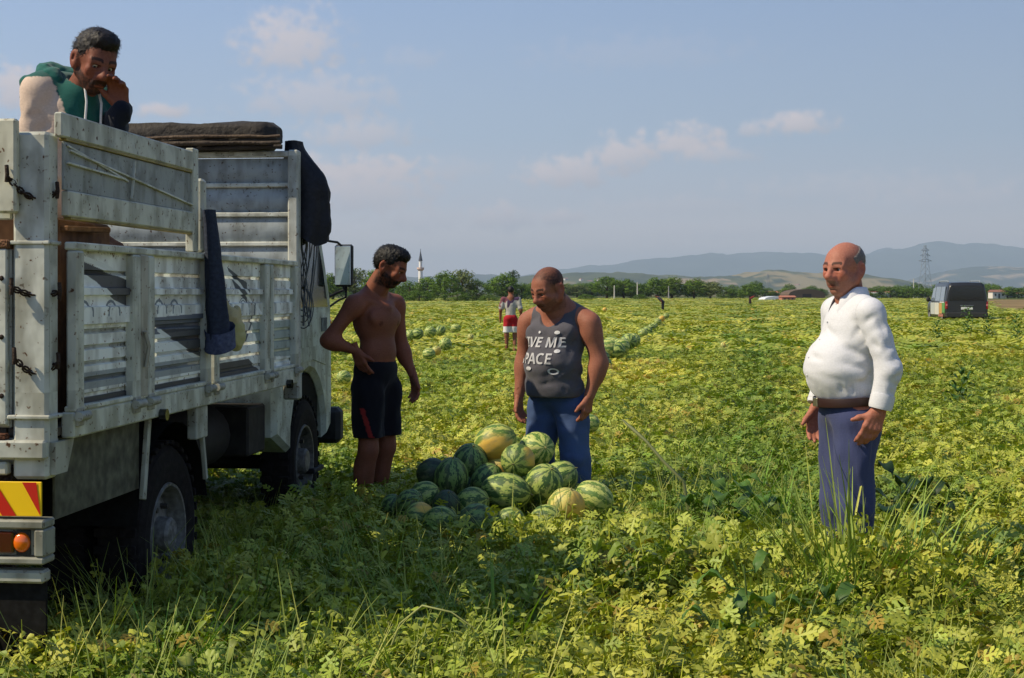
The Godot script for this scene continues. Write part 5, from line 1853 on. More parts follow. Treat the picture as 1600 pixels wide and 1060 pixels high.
func man_without_shirt() -> void:
	var who := thing("person", "shirtless person in black shorts beside the truck cab looking down at the melons", "person", on_ground(588, 255), deg_to_rad(-122))
	var sk := L(142, 90, 69)
	var hs_l := Vector3(-0.195, 1.385, 0.0); var el_l := Vector3(-0.250, 1.105, -0.005); var wr_l := Vector3(-0.265, 0.935, -0.085)
	var hs_r := Vector3(0.195, 1.385, 0.015); var el_r := Vector3(0.315, 1.165, 0.125); var wr_r := Vector3(0.200, 1.105, 0.005)
	var s := Sdf.new(Vector3(-0.40, 0.04, -0.24), Vector3(0.40, 1.56, 0.26), 0.0105, 75.0)
	s.ell(Vector3(0, 1.27, 0.0), Vector3(0.152, 0.155, 0.108))
	s.ell(Vector3(0, 1.09, -0.012), Vector3(0.132, 0.15, 0.100))
	s.ell(Vector3(0, 0.98, 0.0), Vector3(0.128, 0.10, 0.092))
	s.ell(Vector3(-0.072, 1.30, -0.070), Vector3(0.075, 0.055, 0.030), Basis(Vector3.RIGHT, 0.15))
	s.ell(Vector3(0.072, 1.30, -0.070), Vector3(0.075, 0.055, 0.030), Basis(Vector3.RIGHT, 0.15))
	s.cap(Vector3(0.0, 1.36, -0.085), Vector3(-0.13, 1.405, -0.03), 0.010, 0.012)
	s.cap(Vector3(0.0, 1.36, -0.085), Vector3(0.13, 1.405, -0.03), 0.010, 0.012)
	s.ell(Vector3(0, 1.30, 0.06), Vector3(0.14, 0.13, 0.055))
	s.cap(Vector3(-0.14, 1.395, 0.01), Vector3(0.14, 1.395, 0.01), 0.048, 0.048)
	s.cap(Vector3(-0.12, 1.42, 0.025), Vector3(0, 1.475, 0.01), 0.036, 0.05)
	s.cap(Vector3(0.12, 1.42, 0.025), Vector3(0, 1.475, 0.01), 0.036, 0.05)
	s.cap(Vector3(0, 1.40, 0.02), Vector3(0, 1.54, -0.055), 0.06, 0.056)
	limb(s, hs_l, el_l, wr_l, 0.052, 0.040, 0.028)
	limb(s, hs_r, el_r, wr_r, 0.052, 0.040, 0.028)
	s.ell(hs_l + Vector3(-0.006, -0.02, 0), Vector3(0.054, 0.065, 0.058)); s.ell(hs_r + Vector3(0.008, -0.02, 0.0), Vector3(0.054, 0.065, 0.058))
	s.ell(el_l.lerp(wr_l, 0.25), Vector3(0.040, 0.06, 0.042)); s.ell(el_r.lerp(wr_r, 0.25), Vector3(0.042, 0.045, 0.05))
	for e in [-1.0, 1.0]:
		var back := 0.05 if e < 0 else 0.0
		limb(s, Vector3(e * 0.085, 0.88, 0), Vector3(e * 0.105, 0.50, -0.02 + back * 0.5), Vector3(e * 0.105, 0.10, 0.03 + back), 0.085, 0.056, 0.038)
		s.ell(Vector3(e * 0.106, 0.36, 0.028 + back * 0.8), Vector3(0.052, 0.12, 0.055))
		s.cap(Vector3(e * 0.105, 0.06, 0.04 + back), Vector3(e * 0.11, 0.035, -0.13 + back), 0.035, 0.028)
	s.ell(Vector3(0, 1.0, -0.118), Vector3(0.008, 0.010, 0.012), Basis(), -1.0)
	var body := MB.new()
	s.into(body, func(p: Vector3, _n: Vector3) -> Color:
		var c: Color = sk * (1.0 + 0.12 * grain.get_noise_3d(p.x * 14.0, p.y * 14.0, p.z * 14.0))
		if p.z < -0.05 and Vector2(absf(p.x) - 0.085, p.y - 1.265).length() < 0.014:
			c = L(98, 52, 40)
		# hair on the chest, forearms and shins
		if p.z < -0.06 and p.y > 1.05 and p.y < 1.36 and absf(p.x) < 0.13:
			c = c.lerp(L(60, 38, 28), 0.28 * clampf(1.0 - absf(p.x) / 0.13, 0, 1))
		return c)
	var ht := Transform3D(Basis(Vector3.UP, deg_to_rad(14)) * Basis(Vector3.RIGHT, deg_to_rad(-26)), Vector3(0, 1.610, -0.108))
	add_head(body, who, ht, {"skin": sk, "wide": 0.98, "brow": L(22, 17, 14), "beard": L(28, 22, 19), "beard_amount": 0.95, "moustache": 0.9, "must_col": L(28, 22, 19), "look": Vector3(0, -0.5, -1)})
	add_hand(body, wr_l, Vector3(0.02, -0.92, -0.25), Vector3(0.35, -0.1, -1), false, sk, 0.5, 0.45)
	add_hand(body, wr_r, Vector3(-0.22, -0.85, -0.25), Vector3(0.0, 0.2, -1), true, sk, 0.4, 0.5)
	obj("body", body, skin_mat(), who)
	add_hair(who, ht, "full", L(20, 18, 18), 0.98)
	# shorts
	s = Sdf.new(Vector3(-0.26, 0.50, -0.20), Vector3(0.26, 1.08, 0.24), 0.0095, 72.0)
	s.ell(Vector3(0, 0.98, 0.005), Vector3(0.157, 0.13, 0.121))
	s.ell(Vector3(0, 0.88, 0.045), Vector3(0.142, 0.11, 0.098))
	s.cap(Vector3(-0.088, 0.86, 0.0), Vector3(-0.105, 0.50, -0.005), 0.098, 0.094)
	s.cap(Vector3(0.088, 0.86, 0.0), Vector3(0.105, 0.50, -0.02), 0.098, 0.094)
	s.rough(folds, 0.014, Vector3(8.0, 4.0, 8.0), 0.5, 0.98)
	s.cut(Vector3(0, 1, 0), 1.035)
	s.cut(Vector3(0, -1, 0), -0.575)
	var m := MB.new()
	s.into(m, func(p: Vector3, _n: Vector3) -> Color:
		# red piping along the right thigh
		var d := absf((p.z + 0.035) - (0.76 - p.y) * -0.28)
		if p.x > 0.1 and p.y < 0.76 and p.y > 0.58 and d < 0.013:
			return L(150, 48, 44)
		return L(26, 26, 30))
	obj("shorts", m, fabric("black_shorts", 0.85, 8.0, 0.2), who)
	for e in [-1.0, 1.0]:
		m = MB.new(); m.col = L(86, 98, 104)
		var bk: float = 0.05 if e < 0 else 0.0
		m.bx(Vector3(e * 0.105 - 0.045, 0.004, -0.165 + bk), Vector3(e * 0.105 + 0.045, 0.024, 0.085 + bk), 0.008)
		m.tube(PackedVector3Array([Vector3(e * 0.105 - 0.045, 0.02, -0.07 + bk), Vector3(e * 0.105 - 0.02, 0.085, -0.07 + bk), Vector3(e * 0.105 + 0.02, 0.085, -0.07 + bk), Vector3(e * 0.105 + 0.045, 0.02, -0.07 + bk)]), 0.012, 8)
		obj("sandal", m, mat("sandal_rubber", Color.WHITE, 0.8), who)

func man_on_truck() -> void:
	var who := thing("person", "person in a green and cream hooded top standing in the truck bed hand at mouth", "person", Vector3(-1.72, 0.985, -5.70), deg_to_rad(-127))
	var sk := L(134, 86, 67)
	var hs_l := Vector3(-0.150, 1.225, -0.03); var el_l := Vector3(-0.105, 1.02, -0.095); var wr_l := Vector3(-0.080, 1.165, -0.225)
	var hs_r := Vector3(0.128, 1.222, 0.01); var el_r := Vector3(0.158, 0.96, 0.035); var wr_r := Vector3(0.165, 0.72, -0.02)
	var s := Sdf.new(Vector3(-0.34, 0.02, -0.40), Vector3(0.36, 1.44, 0.26), 0.016, 75.0)
	s.cap(Vector3(0, 0.75, 0.03), Vector3(0, 1.15, 0.0), 0.10, 0.11)
	s.cap(Vector3(0, 1.16, 0.0), Vector3(-0.01, 1.30, -0.12), 0.058, 0.056)
	limb(s, hs_l, el_l, wr_l, 0.046, 0.038, 0.029)
	limb(s, hs_r, el_r, wr_r, 0.046, 0.038, 0.029)
	limb(s, Vector3(-0.10, 0.68, 0.06), Vector3(-0.13, 0.36, -0.05), Vector3(-0.12, 0.09, 0.08), 0.08, 0.055, 0.04)
	limb(s, Vector3(0.10, 0.68, 0.06), Vector3(0.13, 0.36, -0.05), Vector3(0.12, 0.09, 0.08), 0.08, 0.055, 0.04)
	var body := MB.new()
	s.into(body, body_paint(sk))
	var ht := Transform3D(Basis(Vector3.UP, deg_to_rad(-14)) * Basis(Vector3.RIGHT, deg_to_rad(-22)) * Basis(Vector3.BACK, deg_to_rad(7)), Vector3(-0.012, 1.348, -0.150)).scaled_local(Vector3(0.97, 0.97, 0.97))
	add_head(body, who, ht, {"skin": sk, "wide": 1.0, "brow": L(20, 16, 14), "beard": L(46, 34, 28), "beard_amount": 0.9, "moustache": 0.85, "must_col": L(36, 26, 22), "look": Vector3(0.2, -0.3, -1)})
	add_hand(body, wr_l, Vector3(0.22, 0.93, -0.02), Vector3(0.55, 0.1, 0.75), false, sk, 0.75, 0.35, 0.92)
	add_hand(body, wr_r, Vector3(0, -1, -0.1), Vector3(0, 0, -1), true, sk, 0.5, 0.35)
	obj("body", body, skin_mat(), who)
	add_hair(who, ht, "full", L(30, 26, 25), 1.0)
	# hooded top
	s = Sdf.new(Vector3(-0.36, 0.58, -0.32), Vector3(0.38, 1.36, 0.30), 0.0095, 66.0)
	s.ell(Vector3(0, 1.11, -0.005), Vector3(0.148, 0.165, 0.128))
	s.cap(Vector3(0, 1.13, -0.03), Vector3(0, 1.22, -0.07), 0.09, 0.07)
	s.ell(Vector3(0, 0.86, 0.015), Vector3(0.145, 0.20, 0.130))
	s.cap(Vector3(-0.125, 1.235, 0.015), Vector3(0.12, 1.24, 0.02), 0.060, 0.060)
	s.cap(Vector3(-0.08, 1.275, 0.02), Vector3(0.08, 1.275, 0.02), 0.045, 0.045)
	limb(s, hs_l, el_l, wr_l, 0.068, 0.056, 0.042)
	limb(s, hs_r, el_r, wr_r, 0.058, 0.051, 0.042)
	s.rough(folds, 0.014, Vector3(8.0, 8.0, 8.0), 0.62, 1.22)
	s.rough(grain, 0.006, Vector3(20.0, 14.0, 20.0), 0.62, 1.25)
	s.cut(Vector3(0, -1, 0), -0.62)
	s.ell(Vector3(-0.005, 1.305, -0.095), Vector3(0.060, 0.060, 0.070), Basis(), -1.0)
	var m := MB.new()
	s.into(m, func(p: Vector3, _n: Vector3) -> Color:
		var seam := p.x - 0.100 + 0.04 * clampf((1.24 - p.y) * 2.0, -0.2, 0.6)
		if seam > 0.0 and p.y < 1.285:
			return L(214, 190, 170)
		if p.z < -0.13 - 0.3 * (p.y - 1.1) and p.x < -0.03:
			return L(24, 30, 44)
		if p.y > 1.12 and p.x > -0.12:
			return L(34, 92, 84)
		return L(24, 50, 56) if p.x > -0.05 or p.z > 0.0 else L(22, 28, 42))
	var top := obj("hooded_top", m, fabric("fleece", 0.95, 7.0, 0.4), who)
	s = Sdf.new(Vector3(-0.20, 1.10, -0.12), Vector3(0.20, 1.44, 0.28), 0.009, 80.0)
	for k in 12:
		var a := lerpf(-1.9, 1.9, k / 11.0)
		var b := lerpf(-1.9, 1.9, (k + 1) / 11.0)
		if k < 11:
			s.cap(Vector3(sin(a) * 0.085, 1.315 - 0.022 * (1.0 - cos(a)), 0.0 + cos(a) * 0.075), Vector3(sin(b) * 0.085, 1.315 - 0.022 * (1.0 - cos(b)), 0.0 + cos(b) * 0.075), 0.030, 0.030)
	s.ell(Vector3(0.02, 1.275, 0.120), Vector3(0.105, 0.045, 0.060), Basis(Vector3.RIGHT, 0.5))
	s.ell(Vector3(0.03, 1.220, 0.155), Vector3(0.080, 0.045, 0.030), Basis(Vector3.RIGHT, 0.9))
	s.rough(folds, 0.016, Vector3(12.0, 12.0, 12.0))
	m = MB.new()
	s.into(m, func(_p: Vector3, _n: Vector3) -> Color: return L(40, 100, 90))
	obj("hood", m, fabric("fleece"), top)
	for e in [-1.0, 1.0]:
		m = MB.new(); m.col = L(222, 222, 220)
		m.tube(PackedVector3Array([Vector3(e * 0.03, 1.245, -0.145), Vector3(e * 0.034, 1.19, -0.160), Vector3(e * 0.036, 1.10, -0.152)]), 0.005, 6)
		obj("drawstring", m, fabric("white_cotton"), top)
	# trousers
	s = Sdf.new(Vector3(-0.28, 0.0, -0.30), Vector3(0.28, 0.80, 0.26), 0.014, 70.0)
	s.ell(Vector3(0, 0.69, 0.045), Vector3(0.15, 0.11, 0.12))
	limb(s, Vector3(-0.09, 0.66, 0.05), Vector3(-0.13, 0.36, -0.05), Vector3(-0.12, 0.09, 0.08), 0.10, 0.075, 0.062)
	limb(s, Vector3(0.09, 0.66, 0.05), Vector3(0.13, 0.36, -0.05), Vector3(0.12, 0.09, 0.08), 0.10, 0.075, 0.062)
	s.cut(Vector3(0, -1, 0), -0.07)
	m = MB.new()
	s.into(m, func(_p: Vector3, _n: Vector3) -> Color: return L(44, 46, 54))
	obj("trousers", m, fabric("navy_twill"), who)
	shoe(who, Vector3(-0.12, 0.10, 0.08), L(40, 38, 38))
	shoe(who, Vector3(0.12, 0.10, 0.08), L(40, 38, 38))

# a small figure far off: joints scaled from a 1.7 m body, bent forward by 'bow' radians at the hips
func small_figure(label: String, at_p: Vector3, turn: float, hgt: float, bow: float, o: Dictionary) -> void:
	var who := thing("person", label, "person", at_p, turn)
	var k := hgt / 1.7
	var B := Transform3D(Basis(Vector3.RIGHT, -bow), Vector3(0, 0.93, 0))
	var T := func(x: float, y: float, z: float) -> Vector3: return (B * Vector3(x, y - 0.93, z) if y > 0.93 else Vector3(x, y, z)) * k
	var cell: float = o.get("cell", 0.018)
	var lo := Vector3(-0.42, -0.02, -0.95 if bow > 0.3 else -0.32)
	var hi := Vector3(0.42, 1.8, 0.34)
	var s := Sdf.new(lo, hi, cell, 70.0)
	var sk: Color = o.skin
	s.cap(T.call(0, 0.95, 0), T.call(0, 1.40, 0), 0.10 * k, 0.10 * k)
	s.cap(T.call(0, 1.40, 0.01), T.call(0, 1.52, -0.02), 0.052 * k, 0.05 * k)
	s.ell(T.call(0, 1.60, -0.03), Vector3(0.075, 0.105, 0.092) * k, Basis(Vector3.RIGHT, -bow))
	s.ell(T.call(0, 1.555, -0.07), Vector3(0.05, 0.06, 0.05) * k)
	for e in [-1.0, 1.0]:
		limb(s, T.call(e * 0.19, 1.38, 0), T.call(e * 0.25, 1.11, 0.03), T.call(e * 0.26, 0.935, -0.03), 0.046 * k, 0.040 * k, 0.030 * k)
		s.ell(T.call(e * 0.262, 0.94, -0.04) - Vector3(0, 0.07, 0), Vector3(0.024, 0.075, 0.038) * k)
		limb(s, T.call(e * 0.09, 0.9, 0), T.call(e * 0.10, 0.5, -0.02 - e * 0.03), T.call(e * 0.10, 0.09, 0.04 + e * 0.04), 0.08 * k, 0.055 * k, 0.04 * k)
		s.cap(T.call(e * 0.10, 0.05, 0.04 + e * 0.04), T.call(e * 0.105, 0.035, -0.12 + e * 0.04), 0.035 * k, 0.028 * k)
	var m := MB.new()
	s.into(m, func(_p: Vector3, _n: Vector3) -> Color: return sk)
	obj("body", m, skin_mat(), who)
	s = Sdf.new(lo, hi, cell, 80.0)
	s.ell(T.call(0, 1.625, 0.0), Vector3(0.081, 0.092, 0.094) * k, Basis(Vector3.RIGHT, -bow))
	var hn: Vector3 = B.basis * Vector3(0, -0.75, -0.66).normalized()
	s.cut(hn, hn.dot(T.call(0, 1.645, -0.09)))
	m = MB.new()
	s.into(m, func(_p: Vector3, _n: Vector3) -> Color: return o.hair)
	obj("hair", m, mat("hair"), who)
	s = Sdf.new(lo, hi, cell * 0.9, 70.0)
	s.ell(T.call(0, 1.25, 0), Vector3(0.165, 0.17, 0.115) * k, Basis(Vector3.RIGHT, -bow))
	s.cap(T.call(0, 0.95, 0.0), T.call(0, 1.2, 0.0), 0.128 * k, 0.125 * k, Vector3(0, 0, 1), 1.2)
	s.cap(T.call(-0.15, 1.38, 0.0), T.call(0.15, 1.38, 0.0), 0.062 * k, 0.062 * k)
	for e in [-1.0, 1.0]:
		s.cap(T.call(e * 0.19, 1.38, 0), T.call(e * 0.235, 1.17, 0.02), 0.064 * k, 0.066 * k)
	s.rough(folds, 0.014, Vector3(8, 8, 8))
	var cn: Vector3 = B.basis * Vector3.DOWN
	s.cut(cn, cn.dot(T.call(0, 0.94, 0)))
	m = MB.new()
	s.into(m, o.top)
	obj("shirt", m, fabric("grey_jersey"), who)
	s = Sdf.new(lo, Vector3(0.4, 1.1, 0.34), cell * 0.9, 70.0)
	s.ell(Vector3(0, 0.93, 0.01) * k, Vector3(0.145, 0.11, 0.12) * k)
	for e in [-1.0, 1.0]:
		limb(s, T.call(e * 0.085, 0.88, 0), T.call(e * 0.10, 0.5, -0.02 - e * 0.03), T.call(e * 0.10, 0.10, 0.04 + e * 0.04), 0.098 * k, 0.09 * k, 0.06 * k)
	s.rough(folds, 0.012, Vector3(8, 5, 8))
	s.cut(Vector3.DOWN, -o.hem * k)
	s.cut(Vector3.UP, 1.0 * k)
	m = MB.new()
	s.into(m, o.legs)
	obj("shorts" if o.hem > 0.3 else "trousers", m, fabric("navy_twill"), who)

func far_people() -> void:
	small_figure("person walking away in a grey and maroon shirt with red and white shorts", on_ground(798, 67), deg_to_rad(-3), 1.60, 0.10, {"skin": L(140, 92, 70), "hair": L(30, 26, 24), "hem": 0.56, "cell": 0.017,
		"top": func(p: Vector3, _n: Vector3) -> Color:
			var d := p.y - 1.12 - p.x * 0.9 + 0.10 * folds.get_noise_2d(p.x * 9.0, p.y * 9.0)
			if d > 0.25 and p.x < 0.16: return L(120, 74, 84)
			if d > 0.05 and p.x > -0.08: return L(74, 58, 84)
			return L(176, 172, 166),
		"legs": func(p: Vector3, _n: Vector3) -> Color: return L(172, 34, 44) if p.y > 0.67 else L(226, 222, 220)})
	small_figure("person in dark clothes bending over the vines far off near the melon row", on_ground(1036, 23), deg_to_rad(70), 1.55, 0.85, {"skin": L(120, 80, 60), "hair": L(24, 22, 22), "hem": 0.1, "cell": 0.026,
		"top": func(_p: Vector3, _n: Vector3) -> Color: return L(52, 54, 66),
		"legs": func(_p: Vector3, _n: Vector3) -> Color: return L(34, 34, 42)})
	small_figure("person in a dark red top stooping in the field in front of the round tree", on_ground(1172, 15.5), deg_to_rad(-80), 1.55, 1.0, {"skin": L(110, 72, 56), "hair": L(28, 22, 22), "hem": 0.1, "cell": 0.026,
		"top": func(_p: Vector3, _n: Vector3) -> Color: return L(120, 46, 42),
		"legs": func(_p: Vector3, _n: Vector3) -> Color: return L(50, 40, 42)})

# ---------------------------------------------------------------- trees, houses, poles and towers far off
func leaf_clump(mb: MB, p: Vector3, r: float, rg: RandomNumberGenerator, col: Color, out: Vector3) -> void:
	# a spray of four leaves, faces turned roughly outwards
	for k in 4:
		var nn := (out + Vector3(rg.randfn(0, 0.7), rg.randfn(0.25, 0.6), rg.randfn(0, 0.7))).normalized()
		var u := nn.cross(Vector3(rg.randfn(), rg.randfn(), rg.randfn())).normalized()
		var w := nn.cross(u)
		var c := p + Vector3(rg.randfn(), rg.randfn(), rg.randfn()) * r * 0.6
		var a := r * rg.randf_range(0.55, 1.1)
		var b := a * 0.55
		mb.col = col * rg.randf_range(0.75, 1.25)
		var i := mb.v.size()
		for q in [-u * a, w * b, u * a, -w * b]:
			mb.vert(c + q + nn * (0.12 * a if q == -u * a or q == u * a else 0.0), (nn * 0.6 + out * 0.6).normalized())
		mb.ix.append_array(PackedInt32Array([i, i + 1, i + 2, i, i + 2, i + 3]))

# a tree of height 1 and crown radius about .4; form: 0 round, 1 tall, 2 spreading bush, 3 poplar, 4 airy
func tree_meshes(form: int, sd: int, col: Color) -> Array:
	var rg := RandomNumberGenerator.new(); rg.seed = sd
	var fn := FastNoiseLite.new(); fn.seed = sd; fn.frequency = 1.0; fn.fractal_octaves = 3
	var tk := MB.new(); tk.col = L(74, 60, 46)
	var cr := MB.new()
	var low: float = [0.18, 0.20, 0.03, 0.08, 0.24][form]
	var rad: float = [0.40, 0.30, 0.62, 0.13, 0.42][form]
	tk.tube(PackedVector3Array([Vector3.ZERO, Vector3(0.01, low, 0.0), Vector3(0.0, 0.62, 0.02), Vector3(0.02, 0.88, 0)]), [0.035, 0.026, 0.014, 0.004], 7)
	var lobes := []
	var n: int = [15, 15, 16, 12, 13][form]
	for i in n:
		var f := (i + 0.5) / n
		var y := lerpf(low + 0.06, 0.9, f)
		var a := i * 2.4 + rg.randf()
		var env := sin(PI * clampf(lerpf(0.18, 0.93, f), 0, 1))
		var rr := rad * env * rg.randf_range(0.45, 0.85)
		var p := Vector3(cos(a) * rr, y, sin(a) * rr)
		var size := (0.15 if form != 3 else 0.085) * rg.randf_range(0.8, 1.35) * (1.15 if form == 2 else 1.0)
		lobes.append([p, size])
		tk.tube(PackedVector3Array([Vector3(0, clampf(y - 0.22, low * 0.7, 0.8), 0), p * Vector3(0.5, 1, 0.5) - Vector3(0, 0.06, 0), p]), [0.011, 0.007, 0.003], 5)
	for q in lobes:
		var cnt := int(70 * (q[1] / 0.15))
		for j in cnt:
			var d := Vector3(rg.randfn(), rg.randfn(), rg.randfn()).normalized()
			var e := 1.0 + 0.35 * fn.get_noise_3d(d.x * 2.0 + q[0].x * 9.0, d.y * 2.0, d.z * 2.0)
			var p: Vector3 = q[0] + d * q[1] * e * pow(rg.randf(), 0.33) * Vector3(1, 0.85, 1)
			if p.y < 0.02:
				continue
			var tone := 1.0 + 0.25 * fn.get_noise_3d(p.x * 5.0, p.y * 5.0, p.z * 5.0)
			leaf_clump(cr, p, (0.026 if form != 3 else 0.018), rg, col * tone, d)
	return [tk.mesh(), cr.mesh()]

func build_background() -> void:
	var bark := mat("bark", Color.WHITE, 0.95)
	var leaf := mat("tree_leaves", Color.WHITE, 0.65, 0.0, null, null, 1.0, 0.5, 0.3)
	leaf.backlight_enabled = true
	leaf.backlight = Color(0.50, 0.60, 0.22)
	var forms := []
	var cols := [L(98, 124, 46), L(106, 128, 50), L(92, 118, 44), L(72, 96, 52), L(116, 126, 76)]
	for f in 5:
		for v in 2:
			forms.append(tree_meshes(f, 40 + f * 7 + v, cols[f]))
	# bearing, top (photo px), half width px, pixels per metre, form, label
	var list := [
		[520, 432, 26, 9.0, 0, "dark tree behind the truck mirror"], [553, 424, 30, 9.0, 4, "olive green tree left of the shirtless person's head"], [590, 424, 30, 9.4, 0, "tree standing right behind the shirtless person's shoulder"], [505, 440, 24, 9.0, 2, "low bush close to the truck windscreen"],
		[640, 443, 30, 10.0, 2, "yellow green bush at the left end of the hedge below the minaret"], [668, 436, 28, 10.0, 0, "leafy tree just right of the minaret foot"], [695, 429, 28, 10.2, 0, "tallest tree in the middle of the left hedge"], [722, 426, 26, 10.0, 4, "loose topped tree at the right end of the left hedge"], [745, 440, 24, 10.0, 2, "low bush trailing off the right end of the left hedge"],
		[655, 456, 40, 11.0, 2, "low undergrowth bush in front of the minaret hedge"], [715, 458, 40, 11.0, 2, "low dark bush in front of the tallest hedge tree"], [764, 462, 30, 11.0, 2, "flat dark shrub in the gap between hedge and round tree"],
		[785, 432, 30, 9.0, 0, "round olive tree behind the walking person"], [802, 424, 12, 7.0, 3, "slim dark conifer rising behind the round olive tree"], [815, 446, 22, 9.0, 2, "bright green bush right of the walking person's head"], [835, 444, 18, 6.0, 1, "dark tree hidden behind the tank top person's head"],
		[878, 447, 26, 6.0, 4, "grey green tree right of the tank top person's ear"], [902, 449, 26, 6.0, 4, "hazy low tree above the tank top person's shoulder"], [925, 446, 12, 6.0, 3, "slim poplar left of the big green tree"],
		[948, 438, 30, 7.6, 0, "big bright green tree beside the white pole"], [975, 442, 26, 7.6, 0, "mid green tree behind the white pole"], [998, 448, 24, 7.6, 2, "low tree right of the white pole"], [1028, 440, 28, 7.6, 0, "dense dark tree behind the far worker in dark clothes"], [1050, 440, 26, 7.6, 1, "tall dark tree beside the thin pole"],
		[1085, 441, 24, 7.6, 0, "dark tree at the left of the isolated pair"], [1110, 445, 26, 7.6, 4, "grey brown tree at the right of the isolated pair"], [1135, 452, 20, 7.0, 2, "pale green bush after the isolated pair"], [1150, 456, 16, 7.0, 2, "tiny dark shrub left of the round tree"], [1172, 446, 24, 7.2, 0, "round dark tree behind the stooping person in red"],
		[1195, 453, 12, 6.0, 3, "thin poplar right of the round dark tree"], [1208, 456, 12, 6.0, 1, "small tree left of the low brown shed roof"], [1228, 452, 14, 6.0, 1, "dark tree beside the brown shed"], [1284, 452, 10, 6.0, 3, "poplar left of the white shirt person's face"], [1272, 455, 16, 6.0, 2, "bush beside the brown shed's right end"],
		[1360, 452, 24, 6.4, 2, "bush right behind the white shirt person's neck"], [1392, 450, 28, 6.4, 2, "hedge bush midway between white shirt and pylon"], [1420, 451, 24, 6.4, 2, "hedge bush below the pylon"], [1440, 452, 20, 6.4, 0, "small tree at the pylon foot left of the van"],
		[1575, 450, 20, 6.0, 0, "dark tree right of the small white house"], [1592, 452, 22, 6.0, 2, "bush at the right edge of the horizon"], [1622, 449, 28, 6.0, 0, "tree just beyond the right edge"], [1530, 452, 20, 5.4, 2, "bush hidden behind the van roof"],
		[470, 436, 30, 9.0, 0, "tree hidden behind the truck cab"], [430, 432, 34, 9.0, 4, "tree far behind the truck bed"], [850, 456, 40, 8.4, 2, "low olive shrub behind the tank top person's chin"], [915, 462, 34, 9.0, 2, "brownish low scrub in front of the hazy trees"], [1000, 462, 34, 8.6, 2, "low scrub below the dense dark tree"],
	]
	for i in list.size():
		var q: Array = list[i]
		var s: float = q[3]
		var g := on_ground(q[0], s)
		var hgt: float = EYE + (458.0 - q[1]) / s
		var o := thing("tree" if q[4] != 2 else "bush", q[5], "tree" if q[4] != 2 else "bush", g, i * 1.7, "trees along the far edge of the field")
		var fm: Array = forms[q[4] * 2 + i % 2]
		var base_r: float = [0.42, 0.32, 0.60, 0.16, 0.44][q[4]]
		var wsc: float = clampf((q[2] / s) / (hgt * base_r), 0.7, 3.2)
		o.scale = Vector3(hgt * wsc, hgt * (1.22 if q[0] > 860 and q[0] < 1150 else 1.12), hgt * wsc)
		obj("crown", fm[1], leaf, o)
		obj("trunk", fm[0], bark, o)
	# a far wood that reads as one dark band
	var mm := MultiMesh.new()
	mm.transform_format = MultiMesh.TRANSFORM_3D
	mm.mesh = forms[4][1]
	var spots := []
	for i in 150:
		var px := rng.randf_range(300, 1700)
		var s := rng.randf_range(3.0, 4.6)
		if px > 640 and px < 760: continue
		spots.append([on_ground(px, s), rng.randf_range(3.0, 5.5), rng.randf() * TAU])
	mm.instance_count = spots.size()
	for i in spots.size():
		var q: Array = spots[i]
		mm.set_instance_transform(i, Transform3D(Basis(Vector3.UP, q[2]).scaled(Vector3(q[1] * 1.5, q[1], q[1] * 1.5)), q[0]))
	var band := MultiMeshInstance3D.new()
	band.name = "distant_trees"
	band.multimesh = mm
	band.material_override = leaf
	add_child(band)
	tag(band, "distant band of low dark trees along the foot of the hills", "trees", "", "stuff")
	# ---- minaret
	var wall := mat("plaster", Color.WHITE, 0.85)
	var s0 := 3.4
	var mp := on_ground(657, s0)
	var mn := thing("minaret", "slender white minaret with a dark pointed cap rising behind the hedge", "minaret", mp)
	var hgt := EYE + (458.0 - 389.0) / s0
	var m := MB.new(); m.col = L(232, 228, 222)
	m.lathe(Transform3D(), PackedVector2Array([Vector2(1.5, 0), Vector2(1.5, 4.0), Vector2(1.02, 5.5), Vector2(0.95, hgt * 0.60)]), 16)
	obj("shaft", m, wall, mn)
	m = MB.new(); m.col = L(206, 176, 160)
	m.lathe(Transform3D(Basis(), Vector3(0, hgt * 0.56, 0)), PackedVector2Array([Vector2(0.95, -0.6), Vector2(1.55, 0.1), Vector2(1.65, 0.2), Vector2(1.65, 1.0), Vector2(1.5, 1.0), Vector2(1.5, 0.25), Vector2(0.8, 0.25)]), 16)
	obj("balcony", m, wall, mn)
	m = MB.new(); m.col = L(232, 228, 222)
	m.lathe(Transform3D(Basis(), Vector3(0, hgt * 0.57, 0)), PackedVector2Array([Vector2(0.78, 0), Vector2(0.74, hgt * 0.17), Vector2(0.95, hgt * 0.175)]), 16)
	obj("upper_shaft", m, wall, mn)
	m = MB.new(); m.col = L(58, 62, 74)
	m.lathe(Transform3D(Basis(), Vector3(0, hgt * 0.742, 0)), PackedVector2Array([Vector2(0.98, 0), Vector2(0.5, hgt * 0.11), Vector2(0.10, hgt * 0.215), Vector2(0.10, hgt * 0.25), Vector2(0.0, hgt * 0.26)]), 16)
	obj("cap", m, mat("lead", Color.WHITE, 0.6), mn)
	# ---- lattice pylons
	pylon(1446, 383, 5.6, "lattice power pylon standing beyond the parked van")
	pylon(1200, 428, 3.0, "small faint power pylon on the hill side behind the round tree")
	# ---- poles
	for q in [[996, 441, 8.0, "white wooden pole among the bright green trees"], [1045, 447, 8.0, "thin grey pole in front of the tall dark tree"], [960, 446, 7.8, "short thin pole left of the white pole"], [1428, 436, 6.0, "thin pole left of the big pylon"]]:
		var p := on_ground(q[0], q[2])
		var h: float = EYE + (458.0 - q[1]) / q[2]
		m = MB.new(); m.col = L(196, 192, 184) if q[0] != 1045 else L(150, 148, 144)
		m.tube(PackedVector3Array([Vector3.ZERO, Vector3(0, h, 0)]), [0.16, 0.10], 8)
		put("utility_pole", m, wall, q[3], "pole", p, "poles along the far edge of the field")
